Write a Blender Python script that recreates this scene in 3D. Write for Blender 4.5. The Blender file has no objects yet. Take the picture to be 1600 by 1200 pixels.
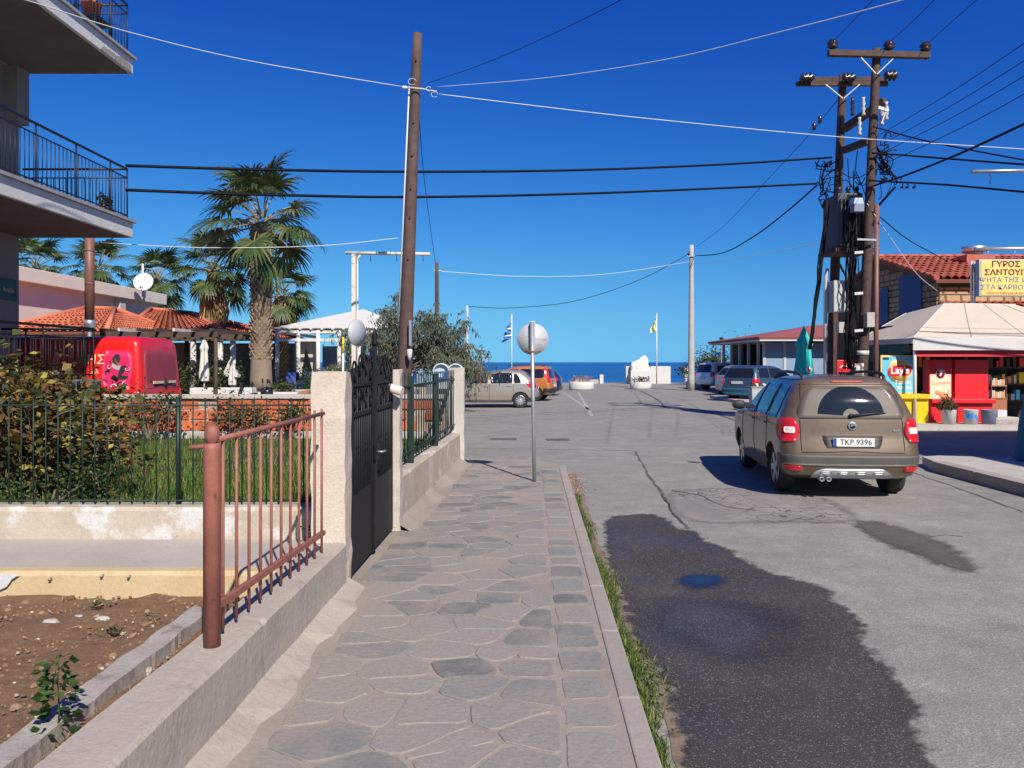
import bpy, bmesh, math, random
from mathutils import Vector, Matrix
random.seed(7)
R = math.radians
SC = bpy.context.scene
COL = SC.collection
# ---------------------------------------------------------------- camera, sky, sun, exposure
CAMZ = 1.78
FP = 1250.0
HZ = 566.0
cam = bpy.data.cameras.new('camera'); CAM = bpy.data.objects.new('camera', cam); COL.objects.link(CAM)
CAM.location = (0, 0, CAMZ); CAM.rotation_euler = (R(90), 0, 0)
cam.sensor_width = 36; cam.lens = 36 * FP / 1600; cam.shift_y = -34 / 1600
cam.clip_start = 0.05; cam.clip_end = 60000
SC.camera = CAM
SUN_EL = 40.5
SUN_AZ = 158.5          # clockwise from +Y, direction towards the sun
W = bpy.data.worlds.new('World'); SC.world = W; W.use_nodes = True
nt = W.node_tree; nt.nodes.clear()
sky = nt.nodes.new('ShaderNodeTexSky'); sky.sky_type = 'NISHITA'; sky.sun_disc = False
sky.sun_elevation = R(SUN_EL); sky.sun_rotation = R(SUN_AZ)
sky.altitude = 0; sky.air_density = 1.0; sky.dust_density = 0.25; sky.ozone_density = 8.0
EXPOSURE = 0.30
SKY_STRENGTH = 0.115
# the photograph's camera renders a clear sky very saturated: grade the sky per channel, everywhere alike
_tc = nt.nodes.new('ShaderNodeTexCoord'); _sx = nt.nodes.new('ShaderNodeSeparateXYZ'); _cx = nt.nodes.new('ShaderNodeCombineXYZ')
def _m(op, a, b=None):
    n = nt.nodes.new('ShaderNodeMath'); n.operation = op
    for i, v in enumerate((a, b)):
        if v is None: continue
        if isinstance(v, (int, float)): n.inputs[i].default_value = v
        else: nt.links.new(v, n.inputs[i])
    return n.outputs[0]
nt.links.new(_tc.outputs['Generated'], _sx.inputs[0])
_z = _m('SQRT', _m('ADD', _m('POWER', _m('ABSOLUTE', _sx.outputs[2]), 2.0), .115**2))     # keeps off the hazy rim of the model sky
nt.links.new(_sx.outputs[0], _cx.inputs[0]); nt.links.new(_sx.outputs[1], _cx.inputs[1]); nt.links.new(_z, _cx.inputs[2])
nt.links.new(_cx.outputs[0], sky.inputs[0])
_sc = nt.nodes.new('ShaderNodeSeparateColor'); _cc = nt.nodes.new('ShaderNodeCombineColor'); nt.links.new(sky.outputs[0], _sc.inputs[0])
for i, (k, pw) in enumerate(((2.95, 2.5), (1.42, 1.8), (.965, .92))):
    nt.links.new(_m('MULTIPLY', _m('POWER', _m('MULTIPLY', _sc.outputs[i], .115), pw), k/.115/2**EXPOSURE), _cc.inputs[i])
bg = nt.nodes.new('ShaderNodeBackground'); bg.inputs['Strength'].default_value = SKY_STRENGTH
wo = nt.nodes.new('ShaderNodeOutputWorld')
nt.links.new(_cc.outputs[0], bg.inputs[0]); nt.links.new(bg.outputs[0], wo.inputs[0])
sl = bpy.data.lights.new('sun', 'SUN'); sl.energy = 5.0; sl.angle = R(0.53); sl.color = (1.0, 0.93, 0.84)
so = bpy.data.objects.new('sun', sl); COL.objects.link(so)
_ce = math.cos(R(SUN_EL))
TOSUN = Vector((math.sin(R(SUN_AZ)) * _ce, math.cos(R(SUN_AZ)) * _ce, math.sin(R(SUN_EL))))
so.rotation_euler = (-TOSUN).to_track_quat('-Z', 'Y').to_euler(); so.location = TOSUN * 60
vs = SC.view_settings; vs.view_transform = 'Standard'; vs.look = 'None'; vs.gamma = 1; vs.exposure = EXPOSURE
vs.use_curve_mapping = False

# ---------------------------------------------------------------- helpers
def P(px, py, Y):
    return Vector(((px - 800) / FP * Y, Y, CAMZ - (py - HZ) / FP * Y))
def G(px, py, z=0.0):
    Y = (CAMZ - z) * FP / (py - HZ)
    return Vector(((px - 800) / FP * Y, Y, z))

class MB:
    def __init__(s, off=(0, 0, 0)):
        s.v = []; s.f = []; s.sm = []; s.o = Vector(off)
    def add(s, vs_, fs, smooth=False):
        n = len(s.v)
        s.v += [tuple(Vector(p) - s.o) for p in vs_]
        for f in fs:
            s.f.append(tuple(i + n for i in f)); s.sm.append(smooth)
        return s
    def box(s, a, b):
        x0, y0, z0 = a; x1, y1, z1 = b
        return s.add([(x0,y0,z0),(x1,y0,z0),(x1,y1,z0),(x0,y1,z0),(x0,y0,z1),(x1,y0,z1),(x1,y1,z1),(x0,y1,z1)],
              [(0,3,2,1),(4,5,6,7),(0,1,5,4),(1,2,6,5),(2,3,7,6),(3,0,4,7)])
    def bar(s, a, b, w, h=None, up=(0,0,1)):
        h = h or w; a = Vector(a); b = Vector(b); d = (b - a).normalized()
        u = Vector(up)
        if abs(d.dot(u)) > .98: u = Vector((0, 1, 0))
        x = d.cross(u).normalized() * w / 2; y = x.cross(d).normalized() * h / 2
        vs_ = [a-x-y, a+x-y, a+x+y, a-x+y, b-x-y, b+x-y, b+x+y, b-x+y]
        return s.add(vs_, [(0,3,2,1),(4,5,6,7),(0,1,5,4),(1,2,6,5),(2,3,7,6),(3,0,4,7)])
    def tube(s, pts, r, n=8, cap=True, smooth=True):
        pts = [Vector(p) for p in pts]; m = len(pts)
        rr = r if isinstance(r, (list, tuple)) else [r] * m
        vs_ = []; fs = []
        pu = None
        for i, p in enumerate(pts):
            d = (pts[min(i+1, m-1)] - pts[max(i-1, 0)]).normalized()
            if pu is None:
                u = Vector((0,0,1)) if abs(d.z) < .9 else Vector((0,1,0))
            else: u = pu
            x = d.cross(u)
            if x.length < 1e-4: x = d.cross(Vector((1, 0, 0)))
            x.normalize(); y = x.cross(d).normalized(); pu = y
            for k in range(n):
                a = 2*math.pi*k/n
                vs_.append(p + x*math.cos(a)*rr[i] + y*math.sin(a)*rr[i])
        for i in range(m-1):
            for k in range(n):
                fs.append((i*n+k, i*n+(k+1)%n, (i+1)*n+(k+1)%n, (i+1)*n+k))
        s.add(vs_, fs, smooth)
        if cap:
            b = len(s.v) - len(vs_)
            s.f.append(tuple(b+k for k in range(n-1, -1, -1))); s.sm.append(False)
            s.f.append(tuple(b+(m-1)*n+k for k in range(n))); s.sm.append(False)
        return s
    def lathe(s, c, prof, n=16, smooth=True, axis='Z'):
        c = Vector(c); vs_ = []; fs = []
        for r, h in prof:
            for k in range(n):
                a = 2*math.pi*k/n
                q = (r*math.cos(a), r*math.sin(a), h)
                if axis == 'X': q = (h, r*math.cos(a), r*math.sin(a))
                if axis == 'Y': q = (r*math.cos(a), h, r*math.sin(a))
                vs_.append(c + Vector(q))
        m = len(prof)
        for i in range(m-1):
            for k in range(n):
                fs.append((i*n+k, i*n+(k+1)%n, (i+1)*n+(k+1)%n, (i+1)*n+k))
        s.add(vs_, fs, smooth)
        b = len(s.v) - len(vs_)
        if prof[0][0] > 1e-5: s.f.append(tuple(b+k for k in range(n-1,-1,-1))); s.sm.append(False)
        if prof[-1][0] > 1e-5: s.f.append(tuple(b+(m-1)*n+k for k in range(n))); s.sm.append(False)
        return s
    def prism(s, poly, z0, z1):
        n = len(poly)
        vs_ = [(p[0], p[1], z0) for p in poly] + [(p[0], p[1], z1) for p in poly]
        fs = [tuple(range(n-1, -1, -1)), tuple(range(n, 2*n))] + [(i, (i+1) % n, n+(i+1) % n, n+i) for i in range(n)]
        return s.add(vs_, fs)
    def quad(s, *p): return s.add(p, [tuple(range(len(p)))])
    def slab(s, p, t):
        """polygon p given thickness t along its normal (downwards side)"""
        p = [Vector(q) for q in p]; nrm = (p[1]-p[0]).cross(p[2]-p[0]).normalized() * t; n = len(p)
        return s.add(p + [q - nrm for q in p], [tuple(range(n)), tuple(range(2*n-1, n-1, -1))] + [(i, n+i, n+(i+1)%n, (i+1)%n) for i in range(n)])
    def mesh(s, name, mat=None):
        m = bpy.data.meshes.new(name); m.from_pydata(s.v, [], s.f)
        m.polygons.foreach_set('use_smooth', s.sm)
        if mat: m.materials.append(mat)
        m.update(); return m
    def build(s, name, mat, parent=None, bevel=0, recalc=False):
        m = s.mesh(name, mat)
        if recalc or bevel:
            b = bmesh.new(); b.from_mesh(m)
            bmesh.ops.recalc_face_normals(b, faces=b.faces)
            if bevel:
                bmesh.ops.bevel(b, geom=[e for e in b.edges if len(e.link_faces) == 2 and e.calc_face_angle(0) > .6], offset=bevel, segments=2, profile=.6, affect='EDGES', clamp_overlap=True)
            b.to_mesh(m); b.free()
        return link(name, m, parent)
def link(name, data, parent=None, loc=(0, 0, 0), rot=(0, 0, 0)):
    o = bpy.data.objects.new(name, data); COL.objects.link(o); o.parent = parent
    o.location = loc; o.rotation_euler = rot
    return o
def tag(o, label, cat, group=None):
    o['label'] = label; o['category'] = cat
    if group: o['group'] = group
    return o
def thing(name, loc, label, cat, group=None, rz=0):
    o = link(name, None, None, loc, (0, 0, rz)); o.empty_display_size = .2
    return tag(o, label, cat, group)
def struct(o): o['kind'] = 'structure'; return o
def stuff(o): o['kind'] = 'stuff'; return o
def text(body, size, mat, parent, loc, rot=(R(90), 0, 0), name='lettering', ext=.002, bold=0, sx=1.0, align='CENTER'):
    c = bpy.data.curves.new('txt', 'FONT'); c.body = body; c.size = size; c.extrude = ext; c.align_x = align; c.align_y = 'CENTER'; c.offset = bold; c.resolution_u = 3
    t = bpy.data.objects.new('txt', c); COL.objects.link(t)
    dg = bpy.context.evaluated_depsgraph_get()
    m = bpy.data.meshes.new_from_object(t.evaluated_get(dg)); bpy.data.objects.remove(t); bpy.data.curves.remove(c)
    m.materials.clear(); m.materials.append(mat)
    o = link(name, m, parent, loc, rot); o.scale = (sx, 1, 1); return o
def smoothpoly(p, it=2):
    for _ in range(it):
        q = []
        for i in range(len(p)):
            a, b = p[i], p[(i+1) % len(p)]
            q += [(a[0]*.75+b[0]*.25, a[1]*.75+b[1]*.25), (a[0]*.25+b[0]*.75, a[1]*.25+b[1]*.75)]
        p = q
    return p
def jagged(p, step, amp, rnd):
    q = []
    for i in range(len(p)):
        a, b = Vector(p[i]), Vector(p[(i+1) % len(p)]); n = max(1, int((b-a).length/step))
        for k in range(n):
            c = a.lerp(b, k/n); q.append((c.x + rnd.uniform(-amp, amp), c.y + rnd.uniform(-amp, amp)))
    return q

# ---------------------------------------------------------------- materials
def _nodes(name):
    m = bpy.data.materials.new(name); m.use_nodes = True; t = m.node_tree; b = t.nodes['Principled BSDF']
    return m, t, b
def N(t, ty, **kw):
    n = t.nodes.new(ty)
    for k, v in kw.items(): setattr(n, k, v)
    return n
def noise(t, vec, scale, detail=4, rough=.55):
    n = N(t, 'ShaderNodeTexNoise'); n.inputs['Scale'].default_value = scale; n.inputs['Detail'].default_value = detail; n.inputs['Roughness'].default_value = rough
    t.links.new(vec, n.inputs['Vector']); return n.outputs['Fac']
def ramp(t, fac, stops, interp='LINEAR'):
    r = N(t, 'ShaderNodeValToRGB'); e = r.color_ramp.elements; r.color_ramp.interpolation = interp
    while len(e) < len(stops): e.new(.5)
    for i, (p, c) in enumerate(stops):
        e[i].position = p; e[i].color = (c[0], c[1], c[2], 1) if not isinstance(c, (int, float)) else (c, c, c, 1)
    t.links.new(fac, r.inputs[0]); return r.outputs[0]
def mix(t, fac, a, b, mode='MIX'):
    n = N(t, 'ShaderNodeMix', data_type='RGBA', blend_type=mode)
    for s, v in ((n.inputs[0], fac), (n.inputs[6], a), (n.inputs[7], b)):
        if isinstance(v, (int, float)): s.default_value = v
        elif isinstance(v, tuple): s.default_value = (v[0], v[1], v[2], 1)
        else: t.links.new(v, s)
    return n.outputs[2]
def pos(t): return N(t, 'ShaderNodeNewGeometry').outputs['Position']
def bump(t, b, h, strength, dist=.01):
    n = N(t, 'ShaderNodeBump'); n.inputs['Strength'].default_value = strength; n.inputs['Distance'].default_value = dist
    t.links.new(h, n.inputs['Height']); t.links.new(n.outputs[0], b.inputs['Normal'])
def mat(name, c, c2=None, sc=3.0, rough=.8, bs=0, bsc=60, metal=0, spec=.5, coat=0, obj_rand=0, isl=None, stain=None, stain_sc=2.0, stain_pos=(.55, .7), sub=0):
    m, t, b = _nodes(name)
    b.inputs['Roughness'].default_value = rough; b.inputs['Metallic'].default_value = metal
    b.inputs['Specular IOR Level'].default_value = spec; b.inputs['Coat Weight'].default_value = coat
    p = pos(t); colr = None
    if c2: colr = mix(t, ramp(t, noise(t, p, sc, 6, .62), [(.32, 0.0), (.68, 1.0)]), c, c2)
    if obj_rand:
        oi = N(t, 'ShaderNodeObjectInfo'); h = N(t, 'ShaderNodeHueSaturation')
        mr = N(t, 'ShaderNodeMapRange'); mr.inputs[3].default_value = 1-obj_rand; mr.inputs[4].default_value = 1+obj_rand
        t.links.new(oi.outputs['Random'], mr.inputs[0]); t.links.new(mr.outputs[0], h.inputs['Value'])
        if colr: t.links.new(colr, h.inputs['Color'])
        else: h.inputs['Color'].default_value = (*c, 1)
        colr = h.outputs[0]
    if isl:
        gi = N(t, 'ShaderNodeNewGeometry').outputs['Random Per Island']
        colr = ramp(t, gi, isl)
    if stain:
        f = ramp(t, noise(t, p, stain_sc, 7, .68), [(stain_pos[0], 0.0), (stain_pos[1], 1.0)])
        colr = mix(t, f, colr if colr else c, stain)
    if bs and colr:      # fine grit and grime on everything rough
        colr = mix(t, 1.0, colr, ramp(t, noise(t, p, 38, 6, .75), [(.30, .86), (.52, 1.0), (.72, 1.07)]), 'MULTIPLY')
        colr = mix(t, ramp(t, noise(t, p, 9, 8, .72), [(.60, 0.0), (.70, .35)]), colr, tuple(q*.55 for q in c))
    if colr: t.links.new(colr, b.inputs['Base Color'])
    else: b.inputs['Base Color'].default_value = (*c, 1)
    if bs: bump(t, b, noise(t, p, bsc, 6, .68), bs, .007)
    if sub:
        b.inputs['Subsurface Weight'].default_value = 0
        b.inputs['Transmission Weight'].default_value = 0
    return m
def leafmat(name, stops, rough=.55, trans=.25):
    m, t, b = _nodes(name)
    gi = N(t, 'ShaderNodeNewGeometry').outputs['Random Per Island']
    c = ramp(t, gi, stops)
    t.links.new(c, b.inputs['Base Color']); b.inputs['Roughness'].default_value = rough; b.inputs['Specular IOR Level'].default_value = .35
    tr = N(t, 'ShaderNodeBsdfTranslucent'); t.links.new(c, tr.inputs[0])
    mx = N(t, 'ShaderNodeMixShader'); mx.inputs[0].default_value = trans
    t.links.new(b.outputs[0], mx.inputs[1]); t.links.new(tr.outputs[0], mx.inputs[2])
    t.links.new(mx.outputs[0], t.nodes['Material Output'].inputs['Surface'])
    return m
def asphalt(name, base, dust, dark=1.0):
    m, t, b = _nodes(name); p = pos(t)
    big = ramp(t, noise(t, p, .35, 5, .6), [(.3, 0.0), (.7, 1.0)])
    c = mix(t, big, base, dust)
    mid = ramp(t, noise(t, p, 2.2, 6, .7), [(.32, .76), (.7, 1.08)])
    c = mix(t, 1.0, c, mid, 'MULTIPLY')
    vo = N(t, 'ShaderNodeTexVoronoi'); vo.inputs['Scale'].default_value = 95; t.links.new(p, vo.inputs['Vector'])
    sp = N(t, 'ShaderNodeSeparateColor'); t.links.new(vo.outputs['Color'], sp.inputs[0])
    c = mix(t, 1.0, c, ramp(t, sp.outputs[0], [(0, .78), (.5, .96), (.85, 1.04), (1, 1.35)]), 'MULTIPLY')
    t.links.new(c, b.inputs['Base Color']); b.inputs['Roughness'].default_value = .88; b.inputs['Specular IOR Level'].default_value = .3
    bump(t, b, vo.outputs['Distance'], .5, .004)
    return m
M = {}
M['road'] = asphalt('road_asphalt', (.258, .242, .218), (.31, .29, .258))
# darker, wetted asphalt with light chippings
def _wet(nm='wet_asphalt', r0=.75, r1=.45):
    m, t, b = _nodes(nm); p = pos(t)
    vo = N(t, 'ShaderNodeTexVoronoi'); vo.inputs['Scale'].default_value = 120; t.links.new(p, vo.inputs['Vector'])
    sp = N(t, 'ShaderNodeSeparateColor'); t.links.new(vo.outputs['Color'], sp.inputs[0])
    base = mix(t, ramp(t, noise(t, p, .9, 5), [(.35, 0.0), (.65, 1.0)]), (.040, .033, .030), (.068, .055, .046))
    c = mix(t, ramp(t, sp.outputs[1], [(.84, 0.0), (.97, 1.0)]), base, (.16, .145, .13))
    t.links.new(c, b.inputs['Base Color'])
    t.links.new(ramp(t, noise(t, p, 1.1, 4), [(.42, r0), (.62, r1)]), b.inputs['Roughness'])
    b.inputs['Specular IOR Level'].default_value = .45
    bump(t, b, vo.outputs['Distance'], .7, .006); return m
M['wet'] = _wet()
M['wetfilm'] = _wet('wet_film', .34, .12)
M['damp'] = asphalt('damp_asphalt', (.10, .088, .08), (.13, .115, .10))
def _cracked():
    m, t, b = _nodes('cracked_asphalt'); p = pos(t)
    nz = N(t, 'ShaderNodeTexNoise'); nz.inputs['Scale'].default_value = 2.5; t.links.new(p, nz.inputs['Vector'])
    pp = N(t, 'ShaderNodeVectorMath', operation='MULTIPLY_ADD'); pp.inputs[1].default_value = (.35, .35, .35); t.links.new(nz.outputs['Color'], pp.inputs[0]); t.links.new(p, pp.inputs[2])
    vo = N(t, 'ShaderNodeTexVoronoi', feature='DISTANCE_TO_EDGE'); vo.inputs['Scale'].default_value = 5.0; t.links.new(pp.outputs[0], vo.inputs['Vector'])
    base = mix(t, ramp(t, noise(t, p, 1.5, 6), [(.35, 0.0), (.65, 1.0)]), (.20, .18, .165), (.27, .245, .22))
    lim = ramp(t, noise(t, p, .8, 3), [(.38, .0), (.55, 1.0)])
    cr = ramp(t, vo.outputs['Distance'], [(.0, 1.0), (.05, .0)])
    f = mix(t, 1.0, cr, lim, 'MULTIPLY')
    t.links.new(mix(t, f, base, (.035, .03, .028)), b.inputs['Base Color']); b.inputs['Roughness'].default_value = .9
    bump(t, b, vo.outputs['Distance'], .6, .01); return m
M['cracked'] = _cracked()
M['puddle'] = mat('puddle_water', (.016, .016, .018), rough=.10, spec=.35)
M['mortar'] = mat('paving_mortar', (.275, .236, .195), (.325, .278, .23), 2.2, .9, .5, 90, stain=(.20, .175, .155), stain_sc=1.3, stain_pos=(.5, .75))
def _stone():
    m, t, b = _nodes('paving_stone'); p = pos(t)
    oi = N(t, 'ShaderNodeObjectInfo')
    c = ramp(t, oi.outputs['Random'], [(0, (.115, .118, .114)), (.12, (.155, .156, .148)), (.3, (.20, .195, .18)), (.55, (.255, .238, .208)), (.85, (.285, .26, .222)), (1, (.20, .195, .183))])
    dust = ramp(t, noise(t, p, 3.5, 7, .7), [(.36, 0.0), (.66, .9)])
    c = mix(t, dust, c, (.288, .25, .208))
    c = mix(t, 1.0, c, ramp(t, noise(t, p, 40, 4, .7), [(.3, .82), (.7, 1.1)]), 'MULTIPLY')
    t.links.new(c, b.inputs['Base Color']); b.inputs['Roughness'].default_value = .8
    bump(t, b, noise(t, p, 28, 6, .65), .45, .012); return m
M['stone'] = _stone()
M['kerb'] = mat('kerb_concrete', (.29, .25, .215), (.35, .305, .265), 2.5, .9, .4, 90, obj_rand=.06, stain=(.24, .215, .19), stain_sc=4, stain_pos=(.55, .75))
M['plaster'] = mat('wall_plaster', (.42, .365, .30), (.35, .30, .25), 1.7, .92, .9, 30, stain=(.26, .225, .19), stain_sc=3.0, stain_pos=(.58, .72))
M['pillar'] = mat('pillar_plaster', (.60, .50, .395), (.55, .46, .365), 3, .92, .9, 60, stain=(.46, .39, .32), stain_sc=5, stain_pos=(.62, .75))
M['pillar_grey'] = mat('grey_pillar_plaster', (.50, .46, .41), (.42, .385, .345), 2.5, .92, .6, 70, stain=(.33, .30, .27), stain_sc=4)
M['whitewall'] = mat('flaking_whitewash', (.47, .40, .31), (.38, .32, .245), 2.0, .92, .8, 40, stain=(.56, .54, .50), stain_sc=3.2, stain_pos=(.52, .62))
M['ochre'] = mat('ochre_plaster', (.47, .345, .17), (.52, .405, .23), 1.6, .92, .5, 50, stain=(.50, .46, .40), stain_sc=2.2, stain_pos=(.6, .68))
M['patchgrey'] = mat('grey_render_patch', (.50, .49, .49), (.58, .57, .57), 6, .9, .6, 60)
M['path'] = mat('path_concrete', (.42, .375, .33), (.36, .32, .285), 1.8, .92, .3, 60, stain=(.36, .325, .29), stain_sc=2.5)
M['edging'] = mat('edging_concrete', (.30, .265, .235), (.42, .385, .35), 6, .93, .9, 50, stain=(.20, .175, .15), stain_sc=6, stain_pos=(.5, .66))
M['soil'] = mat('dry_soil', (.155, .085, .043), (.23, .132, .07), 9, .95, 2.0, 45, stain=(.30, .20, .13), stain_sc=14, stain_pos=(.58, .72))
M['pebble'] = mat('pebble', (.45, .40, .34), obj_rand=.3, rough=.9)
M['rust'] = mat('rust_red_paint', (.25, .085, .06), (.33, .115, .08), 7, .6, .25, 60, stain=(.13, .05, .03), stain_sc=12, stain_pos=(.62, .72))
M['green'] = mat('dark_green_paint', (.004, .017, .013), (.007, .025, .018), 8, .5)
M['black'] = mat('black_paint', (.004, .004, .005), (.010, .010, .011), 9, .55, spec=.3)
M['blackrail'] = mat('navy_black_rail', (.010, .012, .022), rough=.5)
M['brick'] = mat('clay_brick', (.40, .085, .032), (.54, .14, .055), 9, .9, .7, 80, obj_rand=.30, stain=(.50, .30, .20), stain_sc=8, stain_pos=(.6, .75))
M['brickmortar'] = mat('brick_mortar', (.30, .20, .14), (.46, .37, .30), 5, .95, .8, 40)
M['concrete'] = mat('weathered_concrete', (.40, .37, .33), (.48, .445, .40), 2.5, .92, .5, 50, stain=(.28, .26, .235), stain_sc=5)
M['tile'] = mat('roof_tile', (.50, .12, .055), (.62, .19, .09), 3.5, .85, .2, 60, isl=[(0, (.42, .09, .045)), (.35, (.55, .14, .065)), (.7, (.62, .19, .095)), (1, (.48, .16, .09))])
M['tile2'] = mat('red_roof_tile', (.4, .1, .06), rough=.85, isl=[(0, (.34, .065, .036)), (.35, (.42, .09, .05)), (.7, (.48, .125, .07)), (1, (.38, .11, .07))])
M['redsheet'] = mat('red_roof_sheet', (.30, .085, .07), (.26, .075, .065), 2, .8)
M['tiledark'] = mat('roof_tile_weathered', (.40, .10, .06), rough=.85, isl=[(0, (.33, .075, .045)), (.5, (.43, .115, .07)), (1, (.38, .13, .09))])
M['roofbase'] = mat('roof_underlay', (.22, .08, .05), rough=.9)
M['white'] = mat('white_paint', (.62, .60, .57), (.55, .53, .50), 5, .7)
M['whitewash'] = mat('limewash', (.62, .60, .565), (.54, .51, .475), 3, .9, .3, 30, stain=(.55, .52, .47), stain_sc=5, stain_pos=(.62, .75))
M['rustwhite'] = mat('white_paint_rusting', (.66, .59, .51), (.62, .54, .44), 8, .6, stain=(.45, .16, .06), stain_sc=9, stain_pos=(.60, .66))
M['wood'] = mat('creosoted_pole', (.072, .042, .036), (.112, .068, .055), 4, .85, .5, 40, stain=(.065, .04, .032), stain_sc=7, stain_pos=(.55, .7))
M['wood2'] = mat('dark_creosoted_pole', (.060, .034, .027), (.092, .052, .04), 4, .85, .5, 40, stain=(.03, .02, .018), stain_sc=7, stain_pos=(.5, .7))
M['wooddark'] = mat('dark_timber', (.060, .038, .028), (.10, .062, .044), 5, .9, .6, 40)
M['steel'] = mat('galvanised_steel', (.46, .47, .48), (.38, .39, .41), 12, .45, metal=.6)
M['alu'] = mat('aluminium', (.62, .63, .65), rough=.35, metal=.8)
M['signback'] = mat('sign_back', (.44, .45, .47), (.40, .41, .43), 14, .6, metal=.1, stain=(.30, .30, .31), stain_sc=30, stain_pos=(.62, .7))
M['cableblk'] = mat('black_cable', (.004, .004, .007), rough=.7, spec=.2)
M['cablewht'] = mat('white_cable', (.62, .62, .62), rough=.6)
M['porcelain'] = mat('brown_insulator', (.035, .018, .014), rough=.25)
M['boxgrey'] = mat('grey_meter_box', (.40, .41, .41), (.46, .46, .45), 5, .7)
M['transformer'] = mat('transformer_paint', (.055, .055, .06), (.08, .078, .078), 4, .7)
M['beige'] = mat('beige_render', (.80, .69, .585), (.84, .73, .62), 1.2, .92, .25, 30)
M['building'] = mat('apartment_render', (.20, .19, .175), (.235, .222, .205), 1.0, .92, .3, 30)
M['stucco'] = mat('rough_stucco', (.62, .60, .565), (.72, .70, .66), 16, .95, 1.6, 60)
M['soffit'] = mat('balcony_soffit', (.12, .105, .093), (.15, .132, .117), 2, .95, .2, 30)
M['brownpipe'] = mat('brown_flue', (.17, .075, .055), (.21, .095, .07), 4, .5)
M['glass'] = mat('dark_glass', (.012, .014, .017), rough=.06, spec=.7)
M['rubber'] = mat('tyre_rubber', (.02, .02, .02), rough=.85)
M['blackplastic'] = mat('black_plastic', (.025, .025, .027), rough=.6)
M['darkgap'] = mat('panel_gap', (.012, .011, .010), rough=.8)
M['rim'] = mat('alloy_rim', (.52, .52, .53), rough=.35, metal=.7)
M['silver'] = mat('silver_plastic', (.45, .45, .45), rough=.4, metal=.5)
M['redlamp'] = mat('red_lamp', (.52, .012, .018), rough=.15, coat=.6)
M['clearlamp'] = mat('clear_lamp', (.68, .58, .55), rough=.2, coat=.5)
M['plate'] = mat('number_plate', (.66, .66, .63), rough=.5)
M['plateblue'] = mat('plate_blue', (.02, .06, .32), rough=.5)
M['ink'] = mat('black_ink', (.02, .02, .02), rough=.7)
M['whiteink'] = mat('white_ink', (.82, .82, .80), rough=.6)
M['creamink'] = mat('cream_ink', (.70, .55, .38), rough=.6)
M['redink'] = mat('red_ink', (.55, .04, .03), rough=.6)
M['darkredink'] = mat('dark_red_ink', (.10, .008, .018), rough=.6)
M['maroon'] = mat('maroon_print', (.30, .015, .04), rough=.6)
M['blueink'] = mat('faded_blue_ink', (.12, .20, .32), rough=.6)
M['canvas'] = mat('cream_canvas', (.52, .445, .35), (.56, .48, .385), .9, .9, .12, 25)
M['whitecanvas'] = mat('white_canvas', (.60, .575, .54), (.55, .525, .49), 1.5, .9)
M['redcanvas'] = mat('red_canvas', (.60, .03, .04), rough=.7)
M['greencanvas'] = mat('green_canvas', (.03, .11, .10), (.04, .14, .12), 3, .85)
M['teal'] = mat('teal_parasol_cloth', (.02, .46, .42), (.025, .52, .48), 3, .75)
M['tealdark'] = mat('dark_teal_cloth', (.01, .10, .16), (.012, .13, .20), 3, .8)
M['red'] = mat('red_panel', (.66, .015, .025), (.60, .012, .02), 2, .45)
M['yellow'] = mat('yellow_panel', (.80, .53, .01), (.74, .48, .01), 2, .5)
M['signyellow'] = mat('sign_yellow', (.85, .56, .13), (.80, .54, .16), 2.5, .5)
M['cyan'] = mat('light_blue_print', (.10, .50, .75), (.18, .60, .80), 1.4, .5)
M['pale'] = mat('pale_yellow_print', (.82, .70, .42), rough=.5)
M['orangeprint'] = mat('orange_print', (.75, .28, .10), rough=.6)
M['blueshutter'] = mat('navy_shutter', (.028, .055, .19), (.032, .062, .21), 3, .6)
M['stonewall'] = mat('rubble_stone', (.42, .27, .14), (.50, .34, .19), 7, .92, .8, 40, obj_rand=.2)
M['stonewallback'] = mat('rubble_mortar', (.13, .085, .05), (.17, .11, .065), 6, .95, .6, 40)
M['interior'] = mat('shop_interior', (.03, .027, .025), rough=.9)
M['orangewood'] = mat('orange_wood', (.33, .13, .06), rough=.7)
M['pink'] = mat('pink_film', (.62, .02, .12), (.60, .02, .085), 1.5, .4)
M['vanred'] = mat('van_red', (.66, .012, .012), (.62, .010, .010), 2, .35, coat=.5)
M['dustred'] = mat('dusty_red_window', (.30, .035, .055), (.24, .03, .045), 5, .5, stain=(.42, .16, .16), stain_sc=22, stain_pos=(.66, .72))
M['bark'] = mat('tree_bark', (.12, .09, .065), (.18, .14, .10), 6, .95, .8, 40)
M['palmtrunk'] = mat('palm_trunk', (.20, .145, .105), (.27, .20, .15), 5, .95, .8, 30)
M['palmboot'] = mat('palm_boots', (.26, .18, .12), rough=.95, isl=[(0, (.17, .115, .075)), (.5, (.29, .205, .14)), (1, (.36, .27, .19))])
M['palmleaf'] = leafmat('palm_leaf', [(0, (.035, .07, .024)), (.5, (.062, .105, .034)), (.85, (.105, .14, .042)), (1, (.20, .18, .08))], .45, .25)
M['palmdry'] = leafmat('palm_dry', [(0, (.40, .26, .13)), (.6, (.58, .41, .22)), (1, (.66, .50, .30))], .8, .2)
M['palmstalk'] = mat('palm_stalk', (.22, .20, .08), (.30, .22, .10), 5, .6)
M['eucleaf'] = leafmat('grey_green_leaf', [(0, (.06, .08, .05)), (.5, (.11, .135, .085)), (.85, (.17, .19, .13)), (1, (.26, .26, .19))], .6, .25)
M['dryleaf'] = leafmat('dry_pinkish_leaf', [(0, (.28, .14, .10)), (.6, (.42, .24, .17)), (1, (.50, .33, .24))], .8, .2)
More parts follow.
